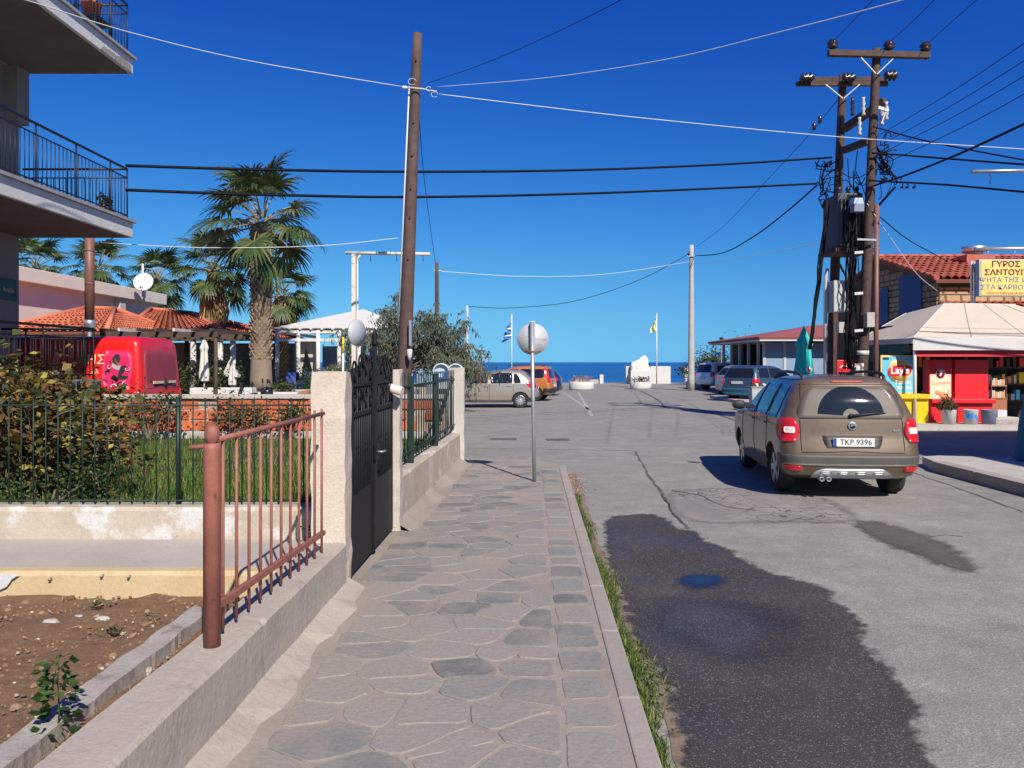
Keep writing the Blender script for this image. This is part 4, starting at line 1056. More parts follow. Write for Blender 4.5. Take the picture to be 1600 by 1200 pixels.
def hiproof(t, NL, NR, BR, BL, A, B, m, base=True, cw=.24):
    o_ = t.location; mb = MB(o_)
    NL, NR, BR, BL, A, B = map(Vector, (NL, NR, BR, BL, A, B))
    tiles(mb, NL, NR, A if (A-B).length < .01 else B, A, cw) if False else None
    tiles(mb, NL, NR, B, A, cw); tiles(mb, NR, BR, B, B, cw); tiles(mb, BR, BL, A, B, cw); tiles(mb, BL, NL, A, A, cw)
    bs = MB(o_); bs.slab([NL, NR, B, A], .08) if (A-B).length > .01 else bs.slab([NL, NR, A], .08)
    bs.slab([NR, BR, B], .08); bs.slab([BR, BL, A, B] if (A-B).length > .01 else [BR, BL, A], .08); bs.slab([BL, NL, A], .08)
    r = bs.build('roof', M['roofbase'], t)
    stuff(mb.build('roof_tiles', m, r))
    rg = MB(o_)
    for a, b in ((NL, A), (NR, B), (A, B), (BR, B), (BL, A)):
        if (a-b).length > .05: rg.tube([a+Vector((0,0,.06)), b+Vector((0,0,.08))], .09, 6)
    rg.build('ridge_tiles', m, r)
# beige building with parapet, flue, downpipe, dish
t = thing('beige_building', (-20, 30, 0), 'long beige flat-roofed building behind the red van', 'building'); o_ = t.location
MB(o_).box((-34, 16, 0), (-17.05, 38.4, 4.7)).build('wall', M['beige'], t)
MB(o_).box((-34.2, 15.8, 4.55), (-16.7, 38.7, 5.05)).build('parapet', M['beige'], t, bevel=.02)
for y in (34.3,): MB(o_).box((-17.05, y, 0), (-16.8, y+.5, 4.55)).build('downpipe_casing', M['whitewash'], t)
MB(o_).tube([(-17.0, 26.8, 2.5), (-17.0, 26.8, 4.5)], .07, 8).build('downpipe', M['white'], t)
c = P(140, 500, 22)
t = thing('flue_pipe', c, 'tall brown metal flue pipe rising in front of the beige building', 'flue')
MB(c).tube([c, (c.x, c.y, 3.2+2.4)], .125, 18).build('pipe', M['brownpipe'], t)
MB(c).lathe(c+Vector((0,0,-.25)), [(.14, 0), (.14, .1), (.15, .12), (.15, .2), (.13, .25)], 18).build('silver_collar', M['alu'], t)
for z in (1.0, 1.9): MB(c).lathe(c+Vector((0,0,z)), [(.13, -.02), (.134, 0), (.13, .02)], 18).build('seam_ring', M['brownpipe'], t)
MB(c).tube([c+Vector((0,0,-3.0)), c+Vector((0,0,-.2))], .05, 8).build('stand', M['steel'], t)
c = P(225, 442, 35); 
t = thing('satellite_dish', c, 'white satellite dish on the corner of the beige building', 'satellite dish')
d = MB(); prof = [(0, 0), (.15, .01), (.28, .045), (.40, .10), (.42, .115), (.40, .125), (.27, .07), (0, .03)]
d.lathe((0,0,0), [(r_, -h) for r_, h in prof], 24, True, 'Y'); o = d.build('dish', M['white'], t); o.rotation_euler = (R(-18), 0, R(8))
MB().tube([(0,0,-.1), (.05,-.45,-.28)], .012, 6).build('feed_arm', M['steel'], t)
MB().lathe((.05,-.45,-.28), [(.03, 0), (.04, .05), (.02, .09)], 10).build('feed_horn', M['blackplastic'], t)
MB().tube([(0,.1,-.65), (0,.12,.1)], .03, 8).build('mast', M['steel'], t)
c = P(223, 412, 35.5); t = thing('aerial_mast', Vector((c.x, 35.5, 4.7)), 'thin white aerial mast above the satellite dish', 'aerial')
MB().tube([(0,0,0), (0,0,c.z-4.7)], .045, 6).build('mast', M['white'], t); MB().tube([(-.1,0,c.z-4.9), (.75,0,c.z-4.95)], .015, 4).build('boom', M['steel'], t)
# restaurant roofs
NL = P(193, 517, 30); A = P(236, 485, 33.5)
t = thing('terrace_roof', (-13, 33, 0), 'hipped orange-tiled terrace roof on white posts right of the beige wall', 'roof')
z = NL.z; NLp = Vector((NL.x, 30, z)); NRp = Vector((P(352,0,30).x, 30, z-.12)); BR = Vector((-10.2, 39, z-.1)); BL = Vector((-15.4, 39, z))
Bp = Vector((A.x+.9, 35.5, A.z-.06))
hiproof(t, NLp, NRp, BR, BL, A, Bp, M['tile'])
o_ = t.location
MB(o_).bar(NLp+Vector((-.3,.15,-.14)), NRp+Vector((.3,.15,-.14)), .12, .16).build('fascia_beam', M['wooddark'], t)
for k, px in enumerate((302, 319, 344, 364, 215)):
    X = (px-800)/FP*30.3; MB(o_).tube([(X, 30.3, 0), (X, 30.3, z-.1)], .11, 10).build('post', M['whitewash'], t)
MB(o_).box((-16, 38.8, 0), (-9.5, 39, 2.7)).build('rear_wall', mat('blue_grey_screen', (.16, .20, .28), (.20, .25, .34), .8, .4), t)
MB(o_).box((-15, 33.5, 0), (-12.5, 38.8, 2.6)).build('inner_wall', M['building'], t)
t = thing('side_roof', (-15, 29, 0), 'small orange-tiled roof partly hidden by the apartment balcony', 'roof')
NR2 = P(166, 519, 26); A2 = P(70, 481, 29.5)
z2 = NR2.z
hiproof(t, (-16.9, 26, z2), (NR2.x, 26, z2), (NR2.x, 33, z2), (-16.9, 33, z2), (-15.5, 29.2, z2+.95), (-14.9, 30, z2+.95), M['tile'])
o_ = t.location
for X, Y in ((NR2.x-.15, 26.2), (-16.7, 26.2), (NR2.x-.15, 32.8)): MB(o_).tube([(X, Y, 0), (X, Y, z2)], .09, 8).build('post', M['wooddark'], t)
MB(o_).bar((-16.9, 26.1, z2-.1), (NR2.x, 26.1, z2-.1), .1, .16).build('fascia_beam', M['wooddark'], t)
# dark pergola beam before the terrace
t = thing('pergola', (-9.6, 25, 0), 'dark-beamed flat pergola over the terrace front behind the red van', 'pergola'); o_ = t.location
zb = P(0, 523, 25).z
for y in (24.8, 27.0, 29.2): MB(o_).bar((P(163,0,25).x, y, zb), (P(345,0,25).x, y, zb), .14, .17).build('beam', M['wooddark'], t)
for k in range(7):
    X = P(170+k*28, 0, 25).x; MB(o_).bar((X, 24.5, zb+.14), (X, 29.6, zb+.14), .07, .09).build('rafter', M['white'] if k % 3 == 1 else M['wooddark'], t)
for px in (170, 262, 341): MB(o_).tube([(P(px,0,25).x, 24.8, 0), (P(px,0,25).x, 24.8, zb)], .06, 8).build('post', M['wooddark'], t)
# canvas pergola
t = thing('canvas_pavilion', (-7.6, 35, 0), 'white canvas pyramid-roofed pavilion on white posts beside the palm', 'pavilion'); o_ = t.location
ze = P(0, 512, 34).z; xl = P(426, 0, 34).x; xr = P(640, 0, 34).x; ap = P(568, 483, 37.5)
cn = [Vector((xl, 34, ze)), Vector((xr, 34, ze)), Vector((xr, 41, ze)), Vector((xl, 41, ze))]
for k in range(4): MB(o_).slab([cn[k], cn[(k+1) % 4], ap], .03).build('canvas', M['canvas'] if False else M['whitecanvas'], t)
for z in (ze-.18, ze-.52): MB(o_).bar((xl+.15, 34.1, z), (xr, 34.1, z), .10, .12).build('beam', M['white'], t)
MB(o_).bar((xl+.15, 34.1, ze-.18), (xl+.15, 41, ze-.18), .1, .12).build('beam', M['white'], t)
for k in range(12):
    X = xl+.25+k*(xr-xl-.3)/12; MB(o_).lathe((X, 33.95, ze-.04), [(.05, 0), (.05, .5)], 8, True, 'Y').build('rafter_end', M['white'], t)
for px in (433, 466, 497, 530, 590, 640): X = P(px,0,34.1).x; MB(o_).tube([(X, 34.1, 0), (X, 34.1, ze-.1)], .09, 8).build('post', M['white'], t)
scr = mat('plastic_windbreak', (.22, .30, .42), (.28, .36, .48), .7, .12, spec=.6)
for k in range(5): MB(o_).box((xl+.5+k*1.2, 40.8, .6), (xl+1.55+k*1.2, 40.84, 2.6)).build('windbreak_panel', scr, t)
for px, a in ((485, .25), (470, -.2)): MB(o_).slab([(P(px,0,35).x-.25, 35, ze-.55), (P(px,0,35).x+.25, 35, ze-.55), (P(px,0,35).x+.2+a, 35.1, 1.1), (P(px,0,35).x-.1+a, 35.1, 1.1)], .03).build('tied_curtain', M['canvas'], t)
MB(o_).box((xl, 40.9, 0), (xr, 41.1, .7)).build('low_wall', M['brickmortar'], t)
# terrace low wall, planters, parasols
tag(MB().box((P(296,0,26).x, 26, 0), (P(395,0,26).x, 26.4, .95)).build('terrace_wall', M['whitewash'], bevel=.03), 'low white rounded terrace wall left of the tallest palm', 'wall')
t = MB().box((P(392,0,26.6).x, 26.6, 0), (P(464,0,26.6).x, 29.4, .78)).build('palm_planter', M['whitewash'], bevel=.03); tag(t, 'low white planter holding the tallest palm', 'planter')
tag(MB().box((P(464,0,26.8).x+.02, 26.8, 0), (P(482,0,26.8).x, 29, .80)).build('brown_counter', M['orangewood'], bevel=.01), 'small brown wooden box right of the white palm planter', 'box')
def parasol_closed(c, h0, h1, r, m, label, logo=False):
    t = thing('closed_parasol', c, label, 'parasol'); n = 16; v = []; f = []; mb = MB()
    prof = [(h0, 1.0), (h0+.15*(h1-h0), 1.08), (h0+.45*(h1-h0), .82), (h0+.62*(h1-h0), .72), (h0+.70*(h1-h0), .95), (h0+.85*(h1-h0), .48), (h1, .12)]
    for z, k in prof:
        for i in range(n):
            a = 2*math.pi*i/n; rr_ = r*k*(1.0 if i % 2 else .66); v.append((math.cos(a)*rr_, math.sin(a)*rr_, z))
    for j in range(len(prof)-1):
        for i in range(n): f.append((j*n+i, j*n+(i+1) % n, (j+1)*n+(i+1) % n, (j+1)*n+i))
    f.append(tuple(len(v)-n+i for i in range(n))); mb.add(v, f).build('folded_cloth', m, t)
    MB().tube([(0,0,0), (0,0,h1+.06)], .025, 8).build('pole', M['white'], t)
    MB().lathe((0,0,0), [(.28, 0), (.28, .05), (.06, .08), (.05, .2)], 16).build('base', M['concrete'], t)
    return t
parasol_closed((P(363,0,27.6).x, 27.6, 0), 1.0, 2.1, .12, M['whitecanvas'], 'slim closed white parasol left of the palm trunk')
parasol_closed((P(319,0,27.0).x, 27.0, .0), 1.15, 2.75, .15, M['whitecanvas'], 'closed white parasol nearest the red van, taller one')
t = parasol_closed((P(1256,0,25).x, 25, 0), 1.15, 2.85, .29, M['teal'], 'closed turquoise parasol with a small emblem behind the brown car')
MB().lathe((.05, -.30, 1.55), [(.10, 0), (.10, -.01), (0, -.012)], 14, True, 'Y').build('round_emblem', M['whiteink'], t)
MB().lathe((.05, -.315, 1.53), [(.05, 0), (.05, -.006), (0, -.008)], 12, True, 'Y').build('emblem_centre', M['redink'], t)
tag(MB().slab([(P(350,578,30).x, 30, 1.3), (P(350,578,30).x+.28, 30, 1.9), (P(350,578,30).x+.62, 30.1, 1.25)], .4).build('half_open_parasol', M['whitecanvas']), 'white cloth hanging on the terrace beside the slim closed parasol', 'cloth')
# blue chairs and a few terrace tables
def chair(c, rz, m, label):
    t = thing('chair', c, label, 'chair', 'blue terrace chairs', rz)
    MB().box((-.21, -.21, .43), (.21, .21, .47)).build('seat', m, t, bevel=.01)
    MB().slab([(-.2, .2, .5), (.2, .2, .5), (.2, .27, .92), (-.2, .27, .92)], .03).build('backrest', m, t)
    for x in (-.18, .18):
        for y in (-.18, .18): MB().bar((x, y, 0), (x, y, .44), .035).build('leg', m, t)
chm = mat('blue_chair_paint', (.03, .07, .30), rough=.6)
for k, px in enumerate((452, 462, 474, 483)): chair((P(px,0,32+k*.7).x, 32+k*.7, .45), k*1.1, chm, ['blue chair directly right of the tallest palm, leftmost one', 'second blue chair from the tallest palm', 'third blue chair from the tallest palm', 'blue chair nearest the cream gate pillar'][k])
struct(MB().box((-20, 29.6, -.1), (-4.6, 41, .45)).build('terrace_floor', M['concrete']))

# ================================================================ RIGHT SIDE: STONE HOUSE
t = thing('stone_house', (16, 30, 0), 'stone house with orange tiled roof and chimney behind the kiosk', 'building'); o_ = t.location
X0 = 14.4; YF = 27.0; YB = 31.3; ZE = 4.6; ZR = 5.85
MB(o_).add([(X0, YF, 0), (X0, YB, 0), (X0, YB+4.2, 0), (X0, YF, ZE), (X0, YB, ZR-.05), (X0, YB+4.2, ZE), (30, YF, 0), (30, YF, ZE), (30, YB, ZR-.05), (30, YB+4.2, 0), (30, YB+4.2, ZE)],
   [(0, 3, 4, 5, 2, 1), (0, 6, 7, 3), (6, 9, 10, 8, 7), (2, 5, 10, 9)]).build('wall', M['stonewallback'], t)
w = t.children[-1] if t.children else None
rr = random.Random(50)
def rubble(parent, org, ux, uz, W_, H_, sx, sy, seed, depth, m, maxn=160, top=None):
    """individually shaped wall stones on a vertical face; org corner, ux horizontal dir"""
    r_ = random.Random(seed); ux = Vector(ux); nrm = Vector((ux.y, -ux.x, 0))
    rest = MB(o_); cnt = 0
    y = 0
    while y < H_:
        h = sy*r_.uniform(.7, 1.3); x = -r_.random()*sx*.5
        while x < W_:
            w_ = sx*r_.uniform(.6, 1.5); a = max(0, x)+.012; b = min(W_, x+w_)-.012
            if b-a > .05 and (top is None or y+h < top(b) and y+h < top(a)):
                pr = depth*r_.uniform(.6, 1.3)
                q = [(a+r_.uniform(0,.02), y+.012+r_.uniform(0,.015)), (b-r_.uniform(0,.02), y+.012+r_.uniform(0,.015)), (b-r_.uniform(0,.025), y+h-.01-r_.uniform(0,.02)), (a+r_.uniform(0,.025), y+h-.01-r_.uniform(0,.02))]
                v = [Vector(org)+ux*p[0]+Vector((0,0,p[1])) for p in q]; cc = sum(v, Vector())/4
                vs_ = v+[cc+(p-cc)*.86+nrm*pr for p in v]; fs = [(4,5,6,7),(0,1,5,4),(1,2,6,5),(2,3,7,6),(3,0,4,7)]
                if cnt < maxn: MB(o_).add(vs_, fs).build('stone', m, parent)
                else: rest.add(vs_, fs)
                cnt += 1
            x += w_
        y += h
    if rest.v: stuff(rest.build('stonework', m, parent))
wob = [o for o in bpy.data.objects if o.parent == t][0]
rubble(wob, (X0, YF, 3.4), (1, 0, 0), None, 2.9, 1.0, .36, .2, 1, .035, M['stonewall'], 60)
rubble(wob, (X0, YB, 2.2), (0, -1, 0), None, YB-YF, 3.6, .40, .22, 2, .035, M['stonewall'], 90, top=lambda x: ZR-.1-2.2-(ZR-ZE)*x/(YB-YF))
sh = MB(o_).box((X0-.07, 28.0, 1.8), (X0-.01, 29.65, 4.95)).build('blue_shutter', M['blueshutter'], t)
sh.data.transform(Matrix.Identity(4))
MB(o_).box((X0-.08, 30.5, 2.3), (X0-.01, 31.1, 4.6)).build('blue_shutter', M['blueshutter'], t)
r = MB(o_).slab([(X0-.25, YF-.35, ZE-.06), (30, YF-.35, ZE-.06), (30, YB, ZR), (X0-.25, YB, ZR)], .12).slab([(X0-.25, YB, ZR), (30, YB, ZR), (30, YB+4.6, ZE-.06), (X0-.25, YB+4.6, ZE-.06)], .12).build('roof', M['roofbase'], t)
mb = tiles(MB(o_), (X0-.28, YF-.38, ZE-.05), (24, YF-.38, ZE-.05), (24, YB, ZR+.02), (X0-.28, YB, ZR+.02), .26, .42)
stuff(mb.build('roof_tiles', M['tile2'], r))
mb = MB(o_)
for k in range(12): 
    y0 = YF-.38+(YB-YF+.38)*k/12; z0 = ZE-.05+(ZR-ZE+.07)*k/12; y1 = YF-.38+(YB-YF+.38)*(k+1.1)/12; z1 = ZE-.05+(ZR-ZE+.07)*(k+1.1)/12
    mb.tube([(X0-.26, y0, z0+.05), (X0-.26, y1, z1+.04)], [.10, .085], 7)
for k in range(22): mb.tube([(X0-.3+k*.45, YB, ZR+.06), (X0-.3+(k+1.1)*.45, YB, ZR+.06)], [.11, .095], 7)
stuff(mb.build('edge_tiles', M['tile2'], r))
ch = MB(o_).box((16.6, 29.2, 4.7), (17.65, 29.9, 5.72)).build('chimney', M['tiledark'], t)
MB(o_).lathe((17.05, 29.5, 5.72), [(.28, 0), (.28, .12)], 16).build('cowl_neck', M['steel'], ch)
MB(o_).lathe((17.05, 29.5, 5.84), [(.42, 0), (.44, .1), (.42, .2), (.1, .24)], 20).build('cowl_cap', M['alu'], ch)
lo = MB(o_).slab([(13.9, 25.0, 3.15), (30, 25.0, 3.15), (30, YF, 3.75), (14.3, YF, 3.75)], .1).build('lower_roof', M['roofbase'], t)
stuff(tiles(MB(o_), (14.0, 25.0, 3.16), (24, 25.0, 3.16), (24, YF-.05, 3.78), (14.35, YF-.05, 3.78), .26, .4).build('roof_tiles', M['tile2'], lo))
MB(o_).box((X0+.02, YF-.13, ZE-.30), (24, YF-.02, ZE-.10)).build('eave_board', M['wooddark'], t)
# ---- shop sign, its posts and arm
t = thing('shop_sign', P(1565, 435, 24.6), 'yellow illuminated-box shop sign with Greek lettering above the kiosk', 'sign'); o_ = t.location
a = P(1530, 463, 24.6); b = P(1650, 405, 24.6)
w2 = (b.x-a.x); zc = (a.z+b.z)/2
MB(o_).box((a.x, 24.6, a.z), (b.x, 24.82, b.z)).build('box', M['boxgrey'], t, bevel=.02)
MB(o_).box((a.x+.06, 24.585, a.z+.04), (b.x-.05, 24.60, b.z-.04)).build('face', M['signyellow'], t)
cx = P(1581, 0, 22.5).x
for s_, py, px, sz, m, bo in (('ΓΥΡΟΣ', 413, 1572, .22, 'darkredink', .006), ('ΣΑΝΤΟΥΙΤΣ', 426, 1577, .22, 'darkredink', .006), ('ΨΗΤΑ ΤΗΣ ΩΡΑΣ', 437.5, 1580, .19, 'blueink', .002), ('ΣΤΑ ΚΑΡΒΟΥΝΑ', 449, 1578, .19, 'blueink', .002), ('Ολα τα είδη μας & σε πακέτο', 458, 1580, .10, 'redink', .001)):
    p = P(px, py, 24.58); text(s_, sz*1.09, M[m], t, tuple(p-o_), (R(90), 0, 0), bold=bo, sx=1.12 if sz > .15 else 1.0)
for px in (1518, 1522.5):
    x = P(px, 0, 24.95).x; MB(o_).tube([(x, 24.95, 0.2), (x, 24.95, P(0,408,24.95).z)], .035, 8).build('support_post', M['boxgrey'], t)
zb = P(0, 389, 24.7).z
MB(o_).tube([(P(1523,0,24.7).x, 24.7, zb), (b.x+.6, 24.7, zb+.03)], .055, 10).build('top_pipe', M['steel'], t)
for px in (1545, 1587):
    x = P(px,0,24.7).x; MB(o_).tube([(x, 24.7, zb), (x-.04, 24.7, zb-.15), (x+.02, 24.7, b.z)], .010, 5).build('hanger', M['steel'], t)
MB(o_).tube([(b.x+.5, 24.7, .1), (b.x+.5, 24.7, zb+.05)], .06, 8).build('main_post', M['steel'], t)
t = thing('steel_arm', P(1590, 267, 16), 'bare steel sign arm with hook jutting in at the right edge', 'arm'); o_ = t.location
a = P(1518, 268, 16); b = P(1640, 266, 16)
MB(o_).tube([a, b], .036, 10).build('pipe', M['steel'], t); MB(o_).tube([b-Vector((.1,0,0)), (b.x-.1, 16, .1)], .05, 10).build('post', M['steel'], t)
p = P(1547, 270, 16); MB(o_).tube([p, p+Vector((0,0,-.06)), p+Vector((.025,0,-.1)), p+Vector((0,0,-.13)), p+Vector((0,0,-.22))], .010, 5).build('hook', M['wooddark'], t)
# ---- kiosk
t = thing('kiosk', (12.6, 23.5, .13), 'street kiosk under a cream canvas awning with white and red valances', 'kiosk'); o_ = t.location
ZV = P(0, 528, 21.5).z
Bc = Vector((10.78, 21.5, ZV)); Cc = Vector((16.4, 21.5, ZV)); Ac = Vector((10.85, 25.3, ZV)); Dt = Vector((12.75, 23.6, 3.52)); Et = Vector((14.85, 23.6, 3.48)); Ft = Vector((12.9, 26.2, 3.38))
aw = MB(o_)
for nm, q in (('awning_front', [Bc, Cc, Et, Dt]), ('awning_side', [Ac, Bc, Dt, Ft]), ('awning_right', [Cc, Cc+Vector((0,4,0)), Et+Vector((0,2,0)), Et]), ('awning_rear', [Dt, Et, Et+Vector((0,2.6,-.9)), Ft+Vector((0,0,-.6))])):
    MB(o_).slab(q, .02).build(nm, M['canvas'], t)
for a, b in ((Bc, Dt), (Ac, Ft), (Bc, Cc), (Ac, Bc), (Dt, Et)): MB(o_).tube([a, b], .018, 6).build('awning_rib', M['white'], t)
MB(o_).slab([Bc+Vector((-.01,-.02,-.33)), Cc+Vector((0,-.02,-.33)), Cc+Vector((0,-.02,0)), Bc+Vector((-.01,-.02,0))], .01).build('white_valance', M['whitecanvas'], t)
MB(o_).slab([Ac+Vector((-.03,0,-.13)), Bc+Vector((-.03,0,-.15)), Bc+Vector((-.03,0,0)), Ac+Vector((-.03,0,0))], .01).build('white_valance', M['whitecanvas'], t)
MB(o_).slab([Bc+Vector((.15,.10,-.50)), Cc+Vector((0,.10,-.50)), Cc+Vector((0,.10,-.31)), Bc+Vector((.15,.10,-.31))], .01).build('red_valance', M['redcanvas'], t)
gv = MB(o_); n = 12; v = []
for k in range(n+1):
    f_ = k/n; p = Ac.lerp(Bc+Vector((0,.35,0)), f_)+Vector((.05,0,-.10)); v += [p, p+Vector((.05,0,-.30-.30*math.sin(math.pi*min(1, f_*1.1))))]
gv.add(v, [(2*i, 2*i+1, 2*i+3, 2*i+2) for i in range(n)]).build('green_side_flap', M['greencanvas'], t)
for p in ((Bc.x+.12, 21.65), (Cc.x-.1, 21.65), (Ac.x+.1, 25.2)): MB(o_).tube([(p[0], p[1], .13), (p[0], p[1], ZV)], .045, 8).build('post', M['white'], t)
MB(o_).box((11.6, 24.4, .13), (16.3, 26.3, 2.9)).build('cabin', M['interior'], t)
for k in range(4): MB(o_).box((12.0, 24.1, .6+.5*k), (16.2, 24.38, .64+.5*k)).build('inner_shelf', M['wooddark'], t)
rq = random.Random(8)
for k in range(4):
    x = 12.05
    while x < 16.1:
        w_ = rq.uniform(.07, .16); h_ = rq.uniform(.14, .34)
        MB(o_).box((x, 24.12, .64+.5*k), (x+w_, 24.3, .64+.5*k+h_)).build('packet', rq.choice([M['white'], M['yellow'], M['red'], M['cyan'], M['orangeprint'], M['greencanvas'], M['wooddark']]), t); x += w_+rq.uniform(.01, .12)
for f_ in (.28, .55, .82): MB(o_).tube([Bc.lerp(Cc, f_)+Vector((0,-.004,.012)), Dt.lerp(Et, f_)+Vector((0,-.004,.012))], .006, 4).build('awning_seam', M['concrete'], t)
MB(o_).tube([Ac.lerp(Bc, .55)+Vector((-.004,0,.012)), Ft.lerp(Dt, .2)+Vector((-.004,0,.012))], .007, 4).build('awning_seam', M['concrete'], t)
MB(o_).tube([Bc+Vector((0,.0,.35))*0+Bc.lerp(Dt, .2), Cc.lerp(Et, .2)], .005, 4).build('awning_seam', M['canvas'], t)
# Lay's advertising board
def board(name, px0, px1, py0, py1, Y, m, label, frame, d=.05):
    a = P(px0, py1, Y); b = P(px1, py0, Y); c = Vector(((a.x+b.x)/2, Y, a.z))
    t = thing(name, c, label, 'board'); w = (b.x-a.x)/2; h = b.z-a.z
    MB().box((-w, 0, 0), (w, d, h)).build('frame', M[frame], t, bevel=.006)
    MB().box((-w+.045, -.008, .045), (w-.045, -.002, h-.045)).build('face', M[m], t)
    return t, w, h
t, w, h = board('crisps_board', 1376, 1432.5, 555, 616, 22.0, 'cyan', 'light blue crisps advertising board in a yellow frame at the kiosk corner', 'signyellow')
MB().lathe((.02, -.010, h*.60), [(.34, 0), (.34, -.004), (0, -.006)], 28, True, 'Y').build('pale_glow_disc', M['pale'], t)
MB().lathe((.02, -.016, h*.60), [(.27, 0), (.27, -.004), (0, -.006)], 28, True, 'Y').build('yellow_disc', M['signyellow'], t)
n = 24; v = [(.02+.33*math.copysign(abs(math.cos(2*math.pi*k/n))**.6, math.cos(2*math.pi*k/n)), -.024, h*.60+.15*math.copysign(abs(math.sin(2*math.pi*k/n))**.7, math.sin(2*math.pi*k/n))+.03*math.cos(2*math.pi*k/n)) for k in range(n)]
MB().add(v, [tuple(range(n))]).build('red_badge', M['red'], t)
text("Lay's", .27, M['whiteink'], t, (.02, -.030, h*.605), (R(90), 0, 0), bold=.006)
text('Γεύση', .15, M['whiteink'], t, (.12, -.014, h*.30), (R(90), 0, 0), bold=.004)
text('παντού', .13, M['whiteink'], t, (.12, -.014, h*.17), (R(90), 0, 0), bold=.003)
MB().box((-w+.06, -.02, h-.12), (-w+.22, -.012, h-.06)).build('sticker', M['ink'], t)
# yellow counter
a = P(1398, 668, 21.7); b = P(1450.5, 616, 21.7)
t = thing('yellow_display', Vector(((a.x+b.x)/2, 21.7, .13)), 'yellow plastic display stand at the kiosk beside the brown car', 'display stand'); w = (b.x-a.x)/2; h = b.z-.13
MB().add([(-w+.06, 0, 0), (w, 0, 0), (w, 0, h*.78), (-w+.03, 0, h*.78), (-w+.06, .6, 0), (w, .6, 0), (w, .6, h*.78), (-w+.03, .6, h*.78)], [(0,1,2,3), (1,5,6,2), (4,7,6,5), (0,3,7,4), (3,2,6,7)]).build('body', M['yellow'], t)
MB().add([(-w+.03, 0, h*.78), (w, 0, h*.78), (w, -.10, h*.86), (w, -.10, h), (-w, -.10, h), (-w, -.10, h*.86), (w, .5, h), (-w, .5, h)], [(0,1,2,5), (5,2,3,4), (4,3,6,7)]).build('lip', M['yellow'], t)
for k in range(5): MB().box((-w+.18+k*.15, -.006, .03), (-w+.20+k*.15, 0, h*.74)).build('rib', M['yellow'], t)
# red croissant stand
def redstand(px0, px1, label, hasface):
    a = P(px0, 668, 22.0); b = P(px1, 562, 22.0); c = Vector(((a.x+b.x)/2, 22.0, .13)); w = (b.x-a.x)/2; h = b.z-.13; hm = P(0, 623, 22.0).z-.13
    t = thing('red_display', c, label, 'display stand')
    MB().box((-w-.02, -.04, 0), (w+.02, .5, hm-.12)).build('base', M['red'], t, bevel=.01)
    MB().box((-w-.05, -.16, hm-.12), (w+.05, .5, hm)).build('counter', M['red'], t, bevel=.02)
    MB().box((-w, .12, hm), (w, .45, h)).build('panel', M['red'], t, bevel=.006)
    if hasface:
        MB().box((-w+.03, .112, hm+.0), (w-.03, .118, hm+(h-hm)*.62)).build('cream_face', mat('cream_print', (.78, .62, .42), (.80, .68, .50), 3, .5), t)
        zc = hm+(h-hm)*.64
        MB().lathe((0, .11, zc), [(.135, 0), (.135, -.005), (0, -.007)], 24, True, 'Y').build('white_ring', M['whiteink'], t)
        MB().lathe((0, .10, zc), [(.115, 0), (.115, -.005), (0, -.007)], 24, True, 'Y').build('dark_disc', M['maroon'], t)
        text('7', .21, M['whiteink'], t, (0, .088, zc), (R(90), 0, 0), bold=.008)
        text('Croissant', .13, M['orangeprint'], t, (0, .108, hm+(h-hm)*.40), (R(90), R(-5), 0))
        for k, (x, z, s_) in enumerate(((-.08, .16, .07), (.06, .09, .10), (.16, .07, .07))):
            MB().lathe((x, .112, hm+z), [(s_, 0), (s_*.8, -.006), (0, -.01)], 12, True, 'Y').build('pastry_print', M['orangeprint'], t)
    return t
redstand(1455, 1491, 'red display stand with cream croissant poster and round 7 logo', True)
redstand(1496, 1548.5, 'plain red display stand right of the croissant poster', False)
# pots and tins
def bucket(px, w, label, m, blue=0, plant=False):
    c = Vector((P(px,0,21.35).x, 21.35, .13)); h = P(0,640,21.35).z-.13; r = w*21.35/FP/2
    t = thing('bucket', c, label, 'bucket', 'buckets before the red stands')
    MB().lathe((0,0,0), [(r*.88, 0), (r, h*.97), (r*1.04, h), (r*.93, h), (r*.9, h*.9), (0, h*.88)], 20).build('tub', M[m], t)
    if blue:
        r_ = random.Random(blue)
        for k in range(6):
            a = -1.57+r_.uniform(-.9, .9); z = h*r_.uniform(.25, .75); s_ = r_.uniform(.04, .09); rad = r*(.885+.11*z/h)+.004
            pts = [(math.cos(a+s_/r*math.cos(q)*1.0)*rad, math.sin(a+s_/r*math.cos(q))*rad, z+s_*math.sin(q)*1.2) for q in [i*.785 for i in range(8)]]
            MB().add(pts, [tuple(range(8))]).build('blue_print', M['flagblue'], t)
    if plant:
        mb = MB(); r_ = random.Random(4); sb = MB()
        for k in range(7):
            a = r_.uniform(0, 6.28); sb.tube([(0,0,h*.8), (math.cos(a)*.12, math.sin(a)*.12, h+.25), (math.cos(a)*.22-.05, math.sin(a)*.22, h+r_.uniform(.2, .5))], .008, 4, False)
        for i in range(420):
            a = r_.uniform(0, 6.28); q = r_.random()**.6; leaf(mb, Vector((math.cos(a)*.24*q-.05, math.sin(a)*.2*q, h+.02+r_.random()*.48*(1.1-q))), .08, r_, None, .5)
        sb.build('stems', M['bark'], t); mb.build('plant', M['leafolive'], t)
bucket(1482.5, 22, 'white bucket planted with a dark green shrub', 'white', 0, True)
bucket(1516.5, 22, 'white bucket with blue flower print, middle of three', 'white', 3)
M['bluegrey'] = mat('blue_grey_tub', (.20, .23, .32), rough=.6)
bucket(1545, 22, 'plain blue-grey bucket, rightmost of three', 'bluegrey')
c = Vector((P(1563,0,21.5).x, 21.5, .13))
